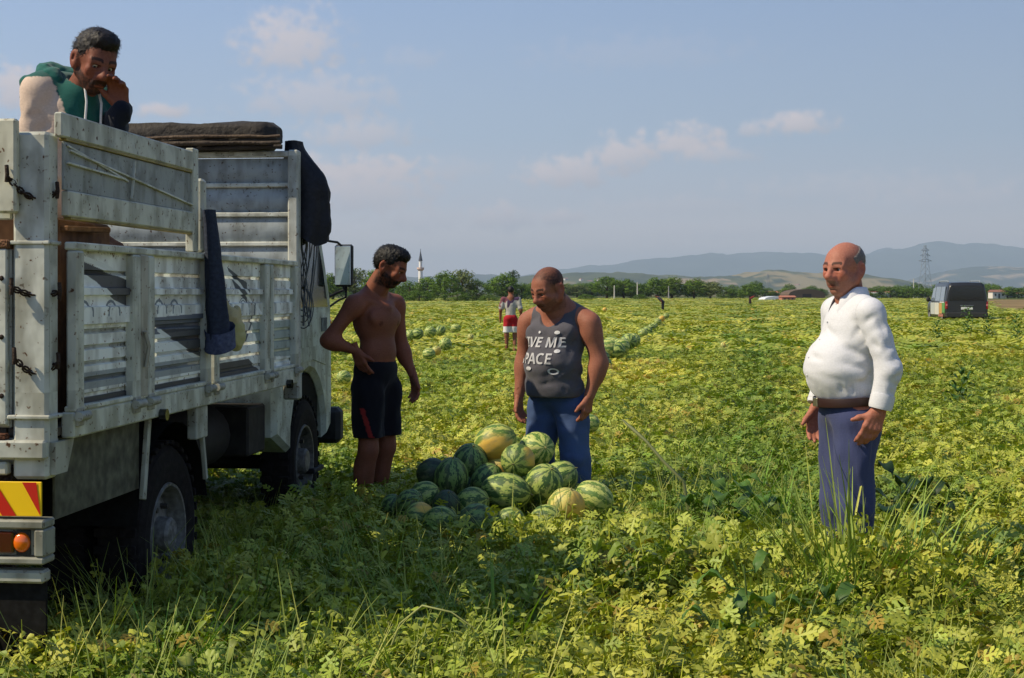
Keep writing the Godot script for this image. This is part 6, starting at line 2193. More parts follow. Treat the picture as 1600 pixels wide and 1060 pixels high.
	# ---- houses and sheds
	house(1558, 453, 6.0, 3.6, 2.6, L(214, 206, 196), L(140, 96, 80), "small white house with a red roof right of the van")
	house(1350, 457, 5.0, 12.0, 3.4, L(220, 216, 210), L(196, 196, 194), "long pale flat building behind the white shirt person's collar")
	house(1372, 455, 4.6, 7.0, 3.6, L(226, 222, 214), L(160, 96, 76), "white house with a dull red roof behind the hedge")
	house(1254, 452, 6.2, 9.5, 2.2, L(96, 78, 62), L(92, 74, 58), "low brown shed with a rounded roof near the white shirt person's face", 1)
	house(1212, 463, 9.0, 5.0, 1.0, L(206, 210, 216), L(206, 210, 216), "long pale plastic tunnel at the field edge", 1)
	house(1230, 462, 9.2, 2.4, 1.0, L(170, 116, 96), L(172, 112, 90), "small orange roofed shelter beside the plastic tunnel")
	house(1205, 455, 4.4, 6.0, 3.0, L(224, 218, 208), L(170, 100, 78), "pale house with a red roof at the foot of the tan slope")
	house(1580, 457, 4.6, 8.0, 3.2, L(222, 218, 210), L(164, 100, 80), "white house with a red roof at the far right edge")
	# hillside villages: small houses, white walls under red roofs
	var n := 0
	for q in [[872, 439, 0.62, "leftmost tiny house of the hillside village above the tank top person"], [884, 436, 0.62, "second tiny house from the left in the hillside village"], [896, 440, 0.62, "lowest tiny house in the middle of the hillside village"], [908, 437, 0.62, "tiny house in the middle of the hillside village"], [922, 440, 0.62, "tiny house right of the village middle"], [936, 437, 0.62, "upper right tiny house of the hillside village"], [950, 441, 0.62, "rightmost tiny house of the hillside village"], [1228, 448, 0.64, "tiny house at the foot of the tan slope on its left"], [1246, 446, 0.64, "tiny house above the brown shed on the tan slope"], [1266, 447, 0.64, "tiny house right above the brown shed's right end"], [1300, 448, 0.64, "tiny house on the slope beside the bald forehead"], [1340, 449, 0.64, "tiny house on the slope behind the ear of the person in white"], [1402, 452, 0.64, "tiny house low on the slope left of the pylon"]]:
		var z: float = q[2]
		var o := house_at(at(q[0], q[1], z), 9.0 + (n * 7) % 5, 4.5, L(206, 200, 192), L(150, 104, 88), q[3], "houses scattered on the far hillside", n * 0.7)
		o.position.y -= 3.5
		n += 1

func house(px: float, top: float, s: float, w: float, h: float, wallc: Color, roofc: Color, label: String, form := 0) -> void:
	var p := on_ground(px, s)
	var total := EYE + (458.0 - top) / s
	house_at(p, w, total / 1.35 if form == 0 else total, wallc, roofc, label, "", 0.15, form)

func house_at(p: Vector3, w: float, h: float, wallc: Color, roofc: Color, label: String, group := "", turn := 0.0, form := 0) -> Node3D:
	var o := thing("house" if form == 0 else "shed", label, "house" if form == 0 else "shed", p, turn, group)
	var plaster := mat("plaster")
	var m := MB.new(); m.col = wallc
	var d := w * 0.7
	if form == 1:
		var poly := PackedVector2Array([Vector2(-w / 2, 0), Vector2(w / 2, 0)])
		for k in 9:
			var a := PI * k / 8.0
			poly.append(Vector2(cos(a) * w / 2, h * 0.45 + sin(a) * h * 0.55))
		m.prism(Transform3D(Basis(), Vector3(0, 0, -d / 2)), poly, d)
		obj("wall", m, plaster, o)
		m = MB.new(); m.col = L(50, 44, 40)
		m.bx(Vector3(-w * 0.12, 0, d / 2 + 0.003), Vector3(w * 0.12, h * 0.5, d / 2 + 0.05), 0.01)
		obj("door", m, plaster, o)
		return o
	m.bx(Vector3(-w / 2, 0, -d / 2), Vector3(w / 2, h, d / 2), 0.02)
	obj("wall", m, plaster, o)
	m = MB.new(); m.col = roofc
	m.prism(Transform3D(Basis(Vector3(0, 0, -1), Vector3.UP, Vector3(1, 0, 0)), Vector3(-w * 0.55, 0, 0)), PackedVector2Array([Vector2(-d * 0.58, h + 0.003), Vector2(d * 0.58, h + 0.003), Vector2(0, h * 1.35)]), w * 1.1)
	var rf := obj("roof", m, plaster, o)
	m = MB.new(); m.col = L(150, 110, 96)
	m.bx(Vector3(w * 0.2, h * 1.1, -w * 0.03), Vector3(w * 0.27, h * 1.45, w * 0.03), 0.01)
	obj("chimney", m, plaster, rf)
	for k in 3:
		m = MB.new(); m.col = L(52, 56, 62)
		var x := (k - 1) * w * 0.28
		m.bx(Vector3(x - w * 0.06, h * (0.0 if k == 1 else 0.40), d / 2 - 0.02), Vector3(x + w * 0.06, h * 0.75, d / 2 + 0.06), 0.01)
		obj("door" if k == 1 else "window", m, plaster, o)
	return o

func pylon(px: float, top: float, s: float, label: String) -> void:
	var h := EYE + (458.0 - top) / s
	var o := thing("power_pylon", label, "pylon", on_ground(px, s), 0.5)
	var iron := mat("galvanised_iron", Color.WHITE, 0.6, 0.3)
	var m := MB.new(); m.col = L(150, 156, 164)
	var th := h * 0.0032
	var levels := [0.0, 0.18, 0.34, 0.48, 0.60, 0.70, 0.78, 0.85, 0.92, 1.0]
	var wd := func(f: float) -> float: return h * (0.085 * (1.0 - f) + 0.016) if f < 0.92 else h * 0.016
	for i in levels.size() - 1:
		var f0: float = levels[i]; var f1: float = levels[i + 1]
		var a: float = wd.call(f0); var b: float = wd.call(f1)
		for k in 4:
			var c0 := Vector3([-1, 1, 1, -1][k], 0, [-1, -1, 1, 1][k])
			var c1 := Vector3([1, 1, -1, -1][k], 0, [-1, 1, 1, -1][k])
			m.tube(PackedVector3Array([c0 * a + Vector3(0, h * f0, 0), c0 * b + Vector3(0, h * f1, 0)]), th, 4)
			m.tube(PackedVector3Array([c0 * a + Vector3(0, h * f0, 0), c1 * b + Vector3(0, h * f1, 0)]), th * 0.7, 4)
			m.tube(PackedVector3Array([c1 * a + Vector3(0, h * f0, 0), c0 * b + Vector3(0, h * f1, 0)]), th * 0.7, 4)
	obj("lattice_mast", m, iron, o)
	for q in [[0.70, 0.17], [0.80, 0.13], [0.90, 0.10]]:
		m = MB.new(); m.col = L(150, 156, 164)
		for e in [-1.0, 1.0]:
			var tip := Vector3(e * h * q[1], h * q[0], 0)
			for z in [-1.0, 1.0]:
				m.tube(PackedVector3Array([Vector3(e * h * 0.02, h * (q[0] - 0.01), z * h * 0.02), tip]), th * 0.8, 4)
				m.tube(PackedVector3Array([Vector3(e * h * 0.02, h * (q[0] + 0.035), z * h * 0.02), tip]), th * 0.8, 4)
		obj("cross_arm", m, iron, o)

# ---------------------------------------------------------------- melons
# rind: jagged dark stripes from end to end over a pale ground, a yellow patch where it lay
func rind(dark: Color, pale: Color, stripes: int, patch: float, sd: int) -> StandardMaterial3D:
	var w := 256
	var h := 128
	var im := Image.create_empty(w, h, false, Image.FORMAT_RGB8)
	var fn := FastNoiseLite.new(); fn.seed = sd; fn.frequency = 1.0; fn.fractal_octaves = 4
	for y in h:
		var v := (y + 0.5) / h
		for x in w:
			var u := (x + 0.5) / w
			var a := u * TAU
			var cx := cos(a); var cy := sin(a)
			var wob := 0.46 * fn.get_noise_3d(cx * 2.2, cy * 2.2, v * 5.0) + 0.32 * fn.get_noise_3d(cx * 9.0, cy * 9.0, v * 13.0)
			var st := 0.5 + 0.5 * sin(u * TAU * stripes + wob * 7.0)
			var net := fn.get_noise_3d(cx * 14.0, cy * 14.0, v * 22.0)
			var k := smoothstep(0.38, 0.62, st + 0.30 * net)
			var c := pale.lerp(dark, k)
			c = c.lerp(dark, 0.25 * clampf(net * 2.0, 0, 1))
			if patch > 0.0:
				var d := Vector2(minf(absf(u - 0.5), 1.0 - absf(u - 0.5)) * 3.6, (v - 0.5) * 1.5).length() + 0.10 * fn.get_noise_3d(cx * 3.0, cy * 3.0, v * 4.0)
				c = c.lerp(Color(0.86, 0.68, 0.28), smoothstep(patch, patch * 0.55, d) * 0.92)
			# dust and scuffs
			c = c.lerp(Color(0.55, 0.50, 0.38), clampf(fn.get_noise_3d(cx * 2.0 + 20.0, cy * 2.0, v * 3.0) * 0.7, 0.0, 0.35))
			if net > 0.52:
				c = c.lerp(Color(0.72, 0.66, 0.48), 0.5)
			im.set_pixel(x, y, c)
	return tex_mat("melon_rind_%d" % sd, im, 0.56)

var melon_mesh: ArrayMesh
var stem_mesh: ArrayMesh
var rinds := []

# a melon about 1 x 1.25 units, long axis y; uv u around
func melon(called: String, label: String, group: String, p: Vector3, dia: float, long: float, axis: Vector3, roll: float, kind: int) -> Node3D:
	var o := thing(called, label, "melon", p, 0.0, group)
	var y := axis.normalized()
	var x := y.cross(Vector3(0.13, 0.2, 0.97)).normalized()
	var b := Basis(x, y, x.cross(y)) * Basis(Vector3.UP, roll)
	o.transform = Transform3D(b * Basis.from_scale(Vector3(dia, long, dia)), p)
	obj("rind", melon_mesh, rinds[kind], o)
	obj("stem", stem_mesh, mat("stem", Color.WHITE, 0.9), o)
	return o

func build_melons() -> void:
	var m := MB.new()
	var rows := []
	var fn := FastNoiseLite.new(); fn.frequency = 1.0; fn.seed = 2
	for i in 19:
		var th := PI * i / 18.0
		var ring := []
		for k in 29:
			var a := -TAU * k / 28
			var d := Vector3(sin(th) * cos(a), -cos(th), sin(th) * sin(a))
			var r := 0.5 * (1.0 + 0.035 * fn.get_noise_3d(d.x * 0.9 + 4.0, d.y * 0.9, d.z * 0.9) + 0.012 * cos(a * 10.0) * sin(th) + 0.015 * fn.get_noise_3d(d.x * 2, d.y * 2, d.z * 2))
			if i == 0 or i == 18:
				r *= 0.985
			ring.append(d * r)
		rows.append(ring)
	m.grid(rows)
	melon_mesh = m.mesh()
	m = MB.new(); m.col = L(120, 116, 70)
	m.tube(PackedVector3Array([Vector3(0, 0.485, 0), Vector3(0.01, 0.52, 0.01), Vector3(0.03, 0.55, 0.03)]), [0.035, 0.018, 0.014], 7)
	stem_mesh = m.mesh()
	rinds = [
		rind(Color(0.17, 0.27, 0.13), Color(0.46, 0.57, 0.29), 9, 0.0, 1),      # dark, fine pale stripes
		rind(Color(0.22, 0.34, 0.13), Color(0.64, 0.70, 0.34), 8, 0.0, 2),      # mid striped
		rind(Color(0.34, 0.47, 0.18), Color(0.76, 0.78, 0.42), 9, 0.0, 3),      # pale striped
		rind(Color(0.34, 0.46, 0.17), Color(0.74, 0.75, 0.38), 9, 0.62, 4),     # pale with a broad yellow patch
		rind(Color(0.13, 0.19, 0.11), Color(0.22, 0.31, 0.17), 7, 0.0, 5),      # nearly black
		rind(Color(0.24, 0.35, 0.14), Color(0.60, 0.66, 0.33), 8, 0.50, 6),     # mid with a yellow patch
		rind(Color(0.48, 0.55, 0.26), Color(0.86, 0.80, 0.44), 10, 0.95, 7),    # yellowed
	]
	# the pile: bearing, height (photo px of the centre), width px, length factor, pixels per metre, axis, roll, rind, label
	var pile := [
		[774, 692, 58, 1.18, 270, Vector3(0.9, 0.35, 0.15), 2.0, 3, "striped melon with a broad yellow underside crowning the pile"],
		[809, 720, 54, 1.05, 277, Vector3(-0.25, -0.1, 1), 1.2, 5, "melon whose star shaped blossom end faces the camera below the topmost"],
		[838, 703, 56, 1.12, 268, Vector3(0.4, 0.2, 0.8), 0.6, 2, "pale striped melon against the blue jeans at the pile's top right"],
		[735, 723, 56, 1.10, 272, Vector3(0.15, 0.9, 0.5), 0.4, 0, "dark melon with pale stripes left of the topmost melon"],
		[705, 747, 54, 1.22, 281, Vector3(0.08, 0.95, 0.25), 0.0, 0, "upright dark striped melon at the left front of the pile"],
		[676, 740, 48, 1.10, 276, Vector3(0.9, 0.2, 0.4), 0.0, 4, "nearly black melon at the far left of the pile"],
		[790, 769, 60, 1.34, 286, Vector3(1, -0.06, 0.2), 0.0, 1, "long dark striped melon lying crosswise in the middle of the pile"],
		[850, 757, 60, 1.12, 283, Vector3(0.3, 0.7, 0.5), 0.5, 1, "boldly striped melon standing right of the crosswise one"],
		[876, 747, 52, 1.10, 276, Vector3(0.7, 0.5, 0.2), 1.4, 1, "striped melon tucked behind the boldly striped one by the trouser leg"],
		[884, 793, 60, 1.05, 291, Vector3(0.25, 0.85, 0.3), 2.6, 6, "yellowed melon at the right front of the pile"],
		[929, 777, 50, 1.26, 285, Vector3(0.85, -0.35, 0.3), 0.4, 2, "pale green striped melon at the far right end of the pile"],
		[853, 813, 48, 1.12, 297, Vector3(0.7, 0.3, 0.6), 0.9, 1, "small mottled melon in front of the yellowed one"],
		[779, 734, 48, 1.1, 270, Vector3(0.6, 0.2, 0.7), 2.2, 6, "yellow melon glimpsed in the gap under the topmost one"],
		[762, 752, 52, 1.1, 276, Vector3(0.4, 0.8, 0.2), 0.8, 0, "dark melon behind the crosswise one"],
		[697, 792, 46, 1.2, 292, Vector3(0.15, 0.9, 0.5), 0.2, 4, "blackish melon below the upright striped one"],
		[663, 777, 48, 1.1, 288, Vector3(0.8, 0.5, 0.2), 1.0, 1, "green striped melon low at the left of the pile"],
		[738, 786, 50, 1.1, 290, Vector3(0.9, 0.3, 0.4), 0.4, 1, "striped melon in shade under the upright one's right side"],
		[656, 808, 46, 1.12, 300, Vector3(-0.8, 0.3, 0.5), 2.4, 5, "melon with a brown yellow patch at the pile's lower left corner"],
		[688, 816, 50, 1.15, 304, Vector3(0.9, 0.2, 0.4), 0.6, 1, "melon half sunk in the vines along the front edge left of centre"],
		[746, 816, 58, 1.12, 304, Vector3(1, 0.15, 0.2), 0.2, 0, "dark melon with arched stripes in the middle of the front edge"],
		[797, 816, 46, 1.1, 302, Vector3(0.5, 0.7, 0.5), 2.4, 5, "brownish yellow melon behind the tall grass blades"],
		[640, 786, 42, 1.1, 294, Vector3(0.7, 0.5, 0.5), 0.7, 0, "dark striped melon alone left of the pile"],
		[612, 790, 34, 1.1, 290, Vector3(0.4, 0.8, 0.4), 1.7, 0, "small dark melon beside the shirtless person's foot"],
		[820, 775, 50, 1.1, 278, Vector3(0.4, 0.8, 0.2), 1.0, 0, "melon hidden deep between the crosswise and the boldly striped ones"],
		[730, 760, 50, 1.1, 272, Vector3(0.4, 0.8, 0.2), 1.0, 0, "melon hidden deep in the left half of the pile"],
	]
	for q in pile:
		var d: float = float(q[2]) / float(q[4])
		melon("watermelon", q[8], "melons heaped in the pile", at(q[0], q[1], q[4]), d, d * q[3], q[5], q[6], q[7])
	# melons lying in the field
	var rg := RandomNumberGenerator.new(); rg.seed = 31
	var lie := [
		[938, 560, 26, 96, 0, "dark melon at the near end of the row beside the tank top person's elbow"], [948, 578, 20, 100, 6, "yellow melon at the very near end of the field row"], [944, 570, 24, 98, 0, "dark melon just above the yellow one in the field row"],
		[950, 545, 30, 90, 2, "big pale melon on the left of the field row"], [962, 548, 28, 90, 1, "striped melon right of the big pale one in the field row"], [970, 542, 26, 88, 2, "pale melon in the middle of the field row"], [982, 534, 26, 84, 1, "striped melon towards the far part of the field row"], [990, 532, 22, 82, 2, "pale melon at the right of the field row"], [956, 538, 24, 86, 2, "pale melon behind the big pale one in the field row"],
		[1004, 521, 14, 60, 2, "melon nearest the camera in the far end of the field row"], [1012, 517, 14, 56, 1, "striped melon second from the near end of the row's far part"], [1022, 510, 12, 50, 2, "pale melon third along the far part of the field row"], [1028, 503, 11, 44, 2, "small pale melon midway along the far part of the field row"], [1034, 498, 10, 40, 6, "yellow melon near the top end of the far field row"], [1041, 494, 9, 36, 2, "striped melon that ends the field row below the far worker"], [1018, 512, 12, 52, 1, "striped melon between the second and third of the far row part"],
		[670, 553, 18, 96, 2, "round pale melon lying right of the shirtless person's arm"], [682, 548, 15, 92, 6, "yellow melon just right of the round pale one"], [696, 538, 20, 88, 2, "pale melon up the slope from the yellow one"],
		[640, 524, 17, 72, 2, "pale melon right of the shirtless person's chest"], [652, 522, 18, 72, 1, "striped melon next to the pale one right of the bare chest"], [672, 519, 18, 70, 2, "melon in the middle of the left field row"], [688, 517, 16, 68, 1, "melon near the right end of the left field row"], [712, 513, 14, 64, 2, "last melon at the right end of the left field row"],
		[526, 543, 20, 92, 2, "pale melon between truck bumper and bare elbow"], [540, 546, 18, 94, 1, "melon hidden behind the shirtless person's forearm"], [537, 590, 22, 130, 2, "pale melon behind the shirtless person's back at hip height"],
		[920, 662, 30, 196, 2, "pale melon right of the blue jeans leg"], [735, 527, 10, 66, 6, "yellow speck of a melon left of the tank top person beyond the left row"], [1092, 512, 8, 48, 6, "yellow speck of a melon right of the field row in mid field"], [1188, 530, 8, 62, 6, "yellow speck of a melon lying alone left of the person in white"], [880, 483, 7, 30, 6, "yellow speck of a melon just right of the tank top person's head"], [1068, 520, 8, 52, 6, "yellow speck of a melon near the end of the field row"], [945, 484, 7, 30, 6, "yellow speck of a melon above the tank top person's right shoulder"], [1130, 540, 9, 72, 6, "yellow speck of a melon alone in the middle of the vines"],
	]
	for q in lie:
		var d: float = float(q[2]) / float(q[3])
		var p := at(q[0], q[1], q[3])
		var lb: String = q[5] if q[5] else "small far melon among the vines of the field"
		melon("watermelon", lb, "melons lying in the field", p, d, d * 1.15, Vector3(rg.randfn(), 0.2 * rg.randfn(), rg.randfn()), rg.randf() * TAU, q[4])

# ---------------------------------------------------------------- the parked van
func build_van() -> void:
	# seen from behind and a little from its left side; local -z forward
	var v := thing("van", "dark grey passenger van with a colourful printed side parked at the far right", "van", on_ground(1511, 34.5), deg_to_rad(-5.5))
	var paint := mat("van_paint", Color.WHITE, 0.3, 0.0, null, null, 1.0, 0.5, 0.5)
	paint.clearcoat_enabled = true
	paint.clearcoat = 0.6
	var glass := mat("van_glass", Color.WHITE, 0.06, 0.0, null, null, 1.0, 0.5, 0.7)
	var trim := mat("van_trim", Color.WHITE, 0.7)
	# body: cross sections along the length; x half width, y floor, shoulder, roof
	var m := MB.new()
	m.col = L(34, 35, 38)
	# stations z, roof height, half width at shoulder, half width at roof, shoulder height, floor
	var st := [[0.0, 1.80, 0.90, 0.74, 1.02, 0.42], [-0.06, 1.92, 0.945, 0.78, 1.04, 0.34], [-0.5, 1.955, 0.952, 0.80, 1.05, 0.28], [-2.6, 1.96, 0.952, 0.80, 1.06, 0.26], [-3.3, 1.93, 0.95, 0.78, 1.06, 0.26], [-3.75, 1.62, 0.94, 0.74, 1.06, 0.26], [-4.15, 1.16, 0.92, 0.80, 1.02, 0.26], [-4.75, 1.00, 0.88, 0.78, 0.90, 0.28], [-4.88, 0.72, 0.82, 0.74, 0.66, 0.34]]
	var rows := []
	for q in st:
		var ring := []
		var hw: float = q[2]; var rw: float = q[3]; var sh: float = q[4]; var rf: float = q[1]; var fl: float = q[5]
		for pt in [[0.0, fl], [-hw * 0.9, fl], [-hw * 0.985, fl + 0.10], [-hw, sh * 0.7], [-hw * 0.995, sh], [-lerpf(hw, rw, 0.55), lerpf(sh, rf, 0.55)], [-rw, rf - 0.10], [-rw * 0.86, rf - 0.02], [0.0, rf], [rw * 0.86, rf - 0.02], [rw, rf - 0.10], [lerpf(hw, rw, 0.55), lerpf(sh, rf, 0.55)], [hw * 0.995, sh], [hw, sh * 0.7], [hw * 0.985, fl + 0.10], [hw * 0.9, fl]]:
			ring.append(Vector3(pt[0], pt[1], q[0]))
		rows.append(ring)
	rows.reverse()
	for r in rows:
		r.reverse()
	m.grid(rows, true)
	var back: Array = rows[rows.size() - 1]
	var front: Array = rows[0]
	for k in 16:
		m.out_face([Vector3(0, 1.0, 0.004), back[k], back[(k + 1) % 16]], Vector3(0, 1, -1))
		m.out_face([Vector3(0, 0.55, -4.89), front[k], front[(k + 1) % 16]], Vector3(0, 0.6, -3))
	var body := obj("body", m, paint, v)
	# rear door with window, badge bar, plate, lamps
	m = MB.new(); m.col = L(36, 37, 40)
	m.prism(Transform3D(Basis(), Vector3(0, 0, 0.006)), PackedVector2Array([Vector2(-0.80, 0.50), Vector2(0.80, 0.50), Vector2(0.86, 1.02), Vector2(0.72, 1.76), Vector2(-0.72, 1.76), Vector2(-0.86, 1.02)]), 0.022)
	var tail := obj("tail_door", m, paint, v)
	m = MB.new(); m.col = L(20, 24, 26)
	m.prism(Transform3D(Basis(), Vector3(0, 0, 0.0285)), PackedVector2Array([Vector2(-0.78, 1.10), Vector2(0.78, 1.10), Vector2(0.69, 1.70), Vector2(-0.69, 1.70)]), 0.012)
	obj("rear_window", m, glass, tail)
	m = MB.new(); m.col = L(150, 154, 158)
	m.bx(Vector3(-0.30, 0.86, 0.03), Vector3(0.30, 0.90, 0.05), 0.006)
	obj("chrome_bar", m, mat("chrome", Color.WHITE, 0.2, 0.9), tail)
	m = MB.new(); m.col = L(225, 225, 222)
	m.bx(Vector3(-0.26, 0.70, 0.0285), Vector3(0.26, 0.81, 0.036), 0.002)
	obj("number_plate", m, trim, tail)
	m = MB.new(); m.col = L(18, 18, 18)
	m.bar(Vector3(-0.1, 1.12, 0.05), Vector3(0.42, 1.20, 0.05), 0.02, 0.015, Vector3.BACK)
	obj("rear_wiper", m, trim, tail)
	var lens := mat("lamp_lens", Color.WHITE)
	for e in [-1.0, 1.0]:
		m = MB.new(); m.col = L(150, 24, 26)
		m.bx(Vector3(e * 0.845, 0.72, -0.10), Vector3(e * 0.952, 1.06, 0.020), 0.02)
		var lamp := obj("tail_lamp", m, lens, v)
		m = MB.new(); m.col = L(214, 120, 120)
		m.bx(Vector3(e * 0.855, 0.86, 0.0205), Vector3(e * 0.935, 0.95, 0.030), 0.01)
		obj("reverse_lens", m, lens, lamp)
		# wheels
		for z in [-0.85, -3.95]:
			var tyre := MB.new(); tyre.col = L(28, 28, 28)
			var tf := Transform3D(Basis(Vector3(0, e, 0), Vector3(e, 0, 0), Vector3(0, 0, -1)), Vector3(e * 0.945, 0.33, z))
			tyre.lathe(tf, PackedVector2Array([Vector2(0.20, -0.21), Vector2(0.30, -0.21), Vector2(0.33, -0.17), Vector2(0.33, -0.04), Vector2(0.30, 0.0), Vector2(0.22, 0.0)]), 24)
			var wh := obj("wheel", tyre, mat("rubber"), v)
			m = MB.new(); m.col = L(170, 172, 174)
			m.lathe(tf, PackedVector2Array([Vector2(0.23, -0.02), Vector2(0.215, 0.005), Vector2(0.06, -0.01), Vector2(0.0, 0.005)]), 20)
			obj("rim", m, mat("wheel_steel"), wh)
		# side windows
		for q in [[-0.35, -1.25], [-1.33, -2.45], [-2.55, -3.35]]:
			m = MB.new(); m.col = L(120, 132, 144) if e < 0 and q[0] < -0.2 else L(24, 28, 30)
			var zs: Array = q
			var top := 1.74
			var x0 := 0.958
			var xt := 0.868
			var pts := [Vector3(e * x0, 1.08, zs[0]), Vector3(e * x0, 1.08, zs[1]), Vector3(e * xt, top - (0.28 if zs[1] < -3.0 else 0.0) * 0.3, zs[1] + (0.10 if zs[1] < -3.0 else 0.0)), Vector3(e * xt, top, zs[0])]
			m.out_face(pts.duplicate(), Vector3(0, 1.2, -2))
			var inn := []
			for p in pts:
				inn.append(p + Vector3(-e * 0.02, 0, 0))
			for k in 4:
				m.out_face([pts[k], pts[(k + 1) % 4], inn[(k + 1) % 4], inn[k]], (pts[0] + pts[2]) / 2)
			obj("side_window", m, glass, body)
		m = MB.new(); m.col = L(24, 24, 26)
		m.ball(Vector3(e * 1.06, 1.14, -3.55), Vector3(0.10, 0.12, 0.07), 8, 12)
		m.tube(PackedVector3Array([Vector3(e * 0.93, 1.08, -3.55), Vector3(e * 1.0, 1.12, -3.55)]), 0.03, 6)
		obj("door_mirror", m, trim, body)
		m = MB.new(); m.col = L(150, 152, 154)
		m.tube(PackedVector3Array([Vector3(e * 0.70, 1.935, -0.5), Vector3(e * 0.70, 2.0, -0.65), Vector3(e * 0.70, 2.0, -2.6), Vector3(e * 0.70, 1.94, -2.75)]), 0.022, 6)
		obj("roof_rail", m, trim, body)
	# printed panels of colour on the left side
	for q in [[-0.12, -0.75, 0.55, 1.00, L(78, 150, 70)], [-0.78, -1.45, 0.50, 0.98, L(204, 150, 74)], [-1.5, -2.5, 0.45, 1.0, L(214, 210, 200)], [-2.55, -3.5, 0.45, 1.0, L(190, 192, 190)], [-0.5, -1.6, 0.36, 0.48, L(176, 96, 84)], [-0.25, -1.3, 1.0, 1.05, L(228, 226, 222)], [-1.7, -2.0, 0.60, 0.9, L(90, 96, 90)], [-2.15, -2.4, 0.55, 0.85, L(96, 120, 80)]]:
		m = MB.new(); m.col = q[4]
		m.bx(Vector3(-0.953, q[2], q[1]), Vector3(-0.962 - absf(q[1]) * 0.001, q[3], q[0]), 0.002)
		obj("side_print", m, paint, body)
	m = MB.new(); m.col = L(44, 45, 46)
	m.bx(Vector3(-0.93, 0.34, -0.05), Vector3(0.93, 0.56, 0.09), 0.03)
	obj("rear_bumper", m, trim, v)
	m = MB.new(); m.col = L(20, 24, 28)
	m.out_face([Vector3(-0.84, 1.10, -4.19), Vector3(0.84, 1.10, -4.19), Vector3(0.72, 1.62, -3.79), Vector3(-0.72, 1.62, -3.79)], Vector3(0, 1.2, -3))
	obj("windscreen", m, glass, body)

# ---------------------------------------------------------------- vines, grass and weeds
# one rounded lobe from root r along d (length l), half width w, lying in the plane of d and side
func lobe(mb: MB, r: Vector3, d: Vector3, side: Vector3, up: Vector3, l: float, w: float, droop: float) -> void:
	var i := mb.v.size()
	var pts := [r, r + d * l * 0.42 + side * w * 0.62, r + d * l * 0.42 - side * w * 0.62, r + d * l * 0.80 + side * w - up * droop * 0.5, r + d * l * 0.80 - side * w - up * droop * 0.5, r + d * l - up * droop]
	for p in pts:
		mb.vert(p, (up + side * (0.35 if p == pts[1] or p == pts[3] else (-0.35 if p == pts[2] or p == pts[4] else 0.0))).normalized())
	mb.ix.append_array(PackedInt32Array([i, i + 2, i + 1, i + 1, i + 2, i + 3, i + 2, i + 4, i + 3, i + 3, i + 4, i + 5]))

# a deeply cut vine leaf at p, pointing along dir, facing nn
func vine_leaf(mb: MB, rg: RandomNumberGenerator, p: Vector3, dir: Vector3, nn: Vector3, size: float) -> void:
	var side := dir.cross(nn).normalized()
	var up := side.cross(dir).normalized()
	var dr := size * rg.randf_range(0.02, 0.34)
	var cup := rg.randf_range(-0.25, 0.60)
	lobe(mb, p + dir * size * 0.30, dir, side, up, size * 0.70, size * 0.125, dr)
	for q in [[0.06, 1.25, 0.42, 0.105], [0.30, 0.95, 0.50, 0.115], [0.55, 0.70, 0.36, 0.09]]:
		for e in [-1.0, 1.0]:
			var a: float = q[1] + rg.randf_range(-0.12, 0.12)
			var d: Vector3 = (dir * cos(a) + side * e * sin(a) + up * cup * sin(a)).normalized()
			var sd := (d.cross(up)).normalized()
			lobe(mb, p + dir * size * q[0], d, sd, (up - d * 0.15).normalized(), size * q[2] * rg.randf_range(0.85, 1.15), size * q[3], dr * 0.8)
	# the blade along the midrib
	var i := mb.v.size()
	for k in 3:
		var f: float = [0.0, 0.35, 0.75][k]
		var w: float = [0.02, 0.075, 0.05][k]
		mb.vert(p + dir * size * f + side * size * w + up * 0.001, up)
		mb.vert(p + dir * size * f - side * size * w + up * 0.001, up)
	for k in 2:
		var a := i + k * 2
		mb.ix.append_array(PackedInt32Array([a, a + 1, a + 2, a + 1, a + 3, a + 2]))

func strip(mb: MB, path: PackedVector3Array, w0: float, w1: float, facing: Vector3) -> void:
	var n := path.size()
	var i := mb.v.size()
	for k in n:
		var d := (path[mini(k + 1, n - 1)] - path[maxi(k - 1, 0)]).normalized()
		var s := d.cross(facing).normalized()
		var w := lerpf(w0, w1, pow(k / float(n - 1), 1.6))
		var nn := s.cross(d).normalized()
		mb.vert(path[k] + s * w, (nn + s * 0.35).normalized())
		mb.vert(path[k] - s * w, (nn - s * 0.35).normalized())
	for k in n - 1:
		var a := i + k * 2
		mb.ix.append_array(PackedInt32Array([a, a + 1, a + 2, a + 1, a + 3, a + 2]))

func rand_dir(rg: RandomNumberGenerator, tilt: float) -> Vector3:
	return Vector3(rg.randfn(0, tilt), 1.0, rg.randfn(0, tilt)).normalized()

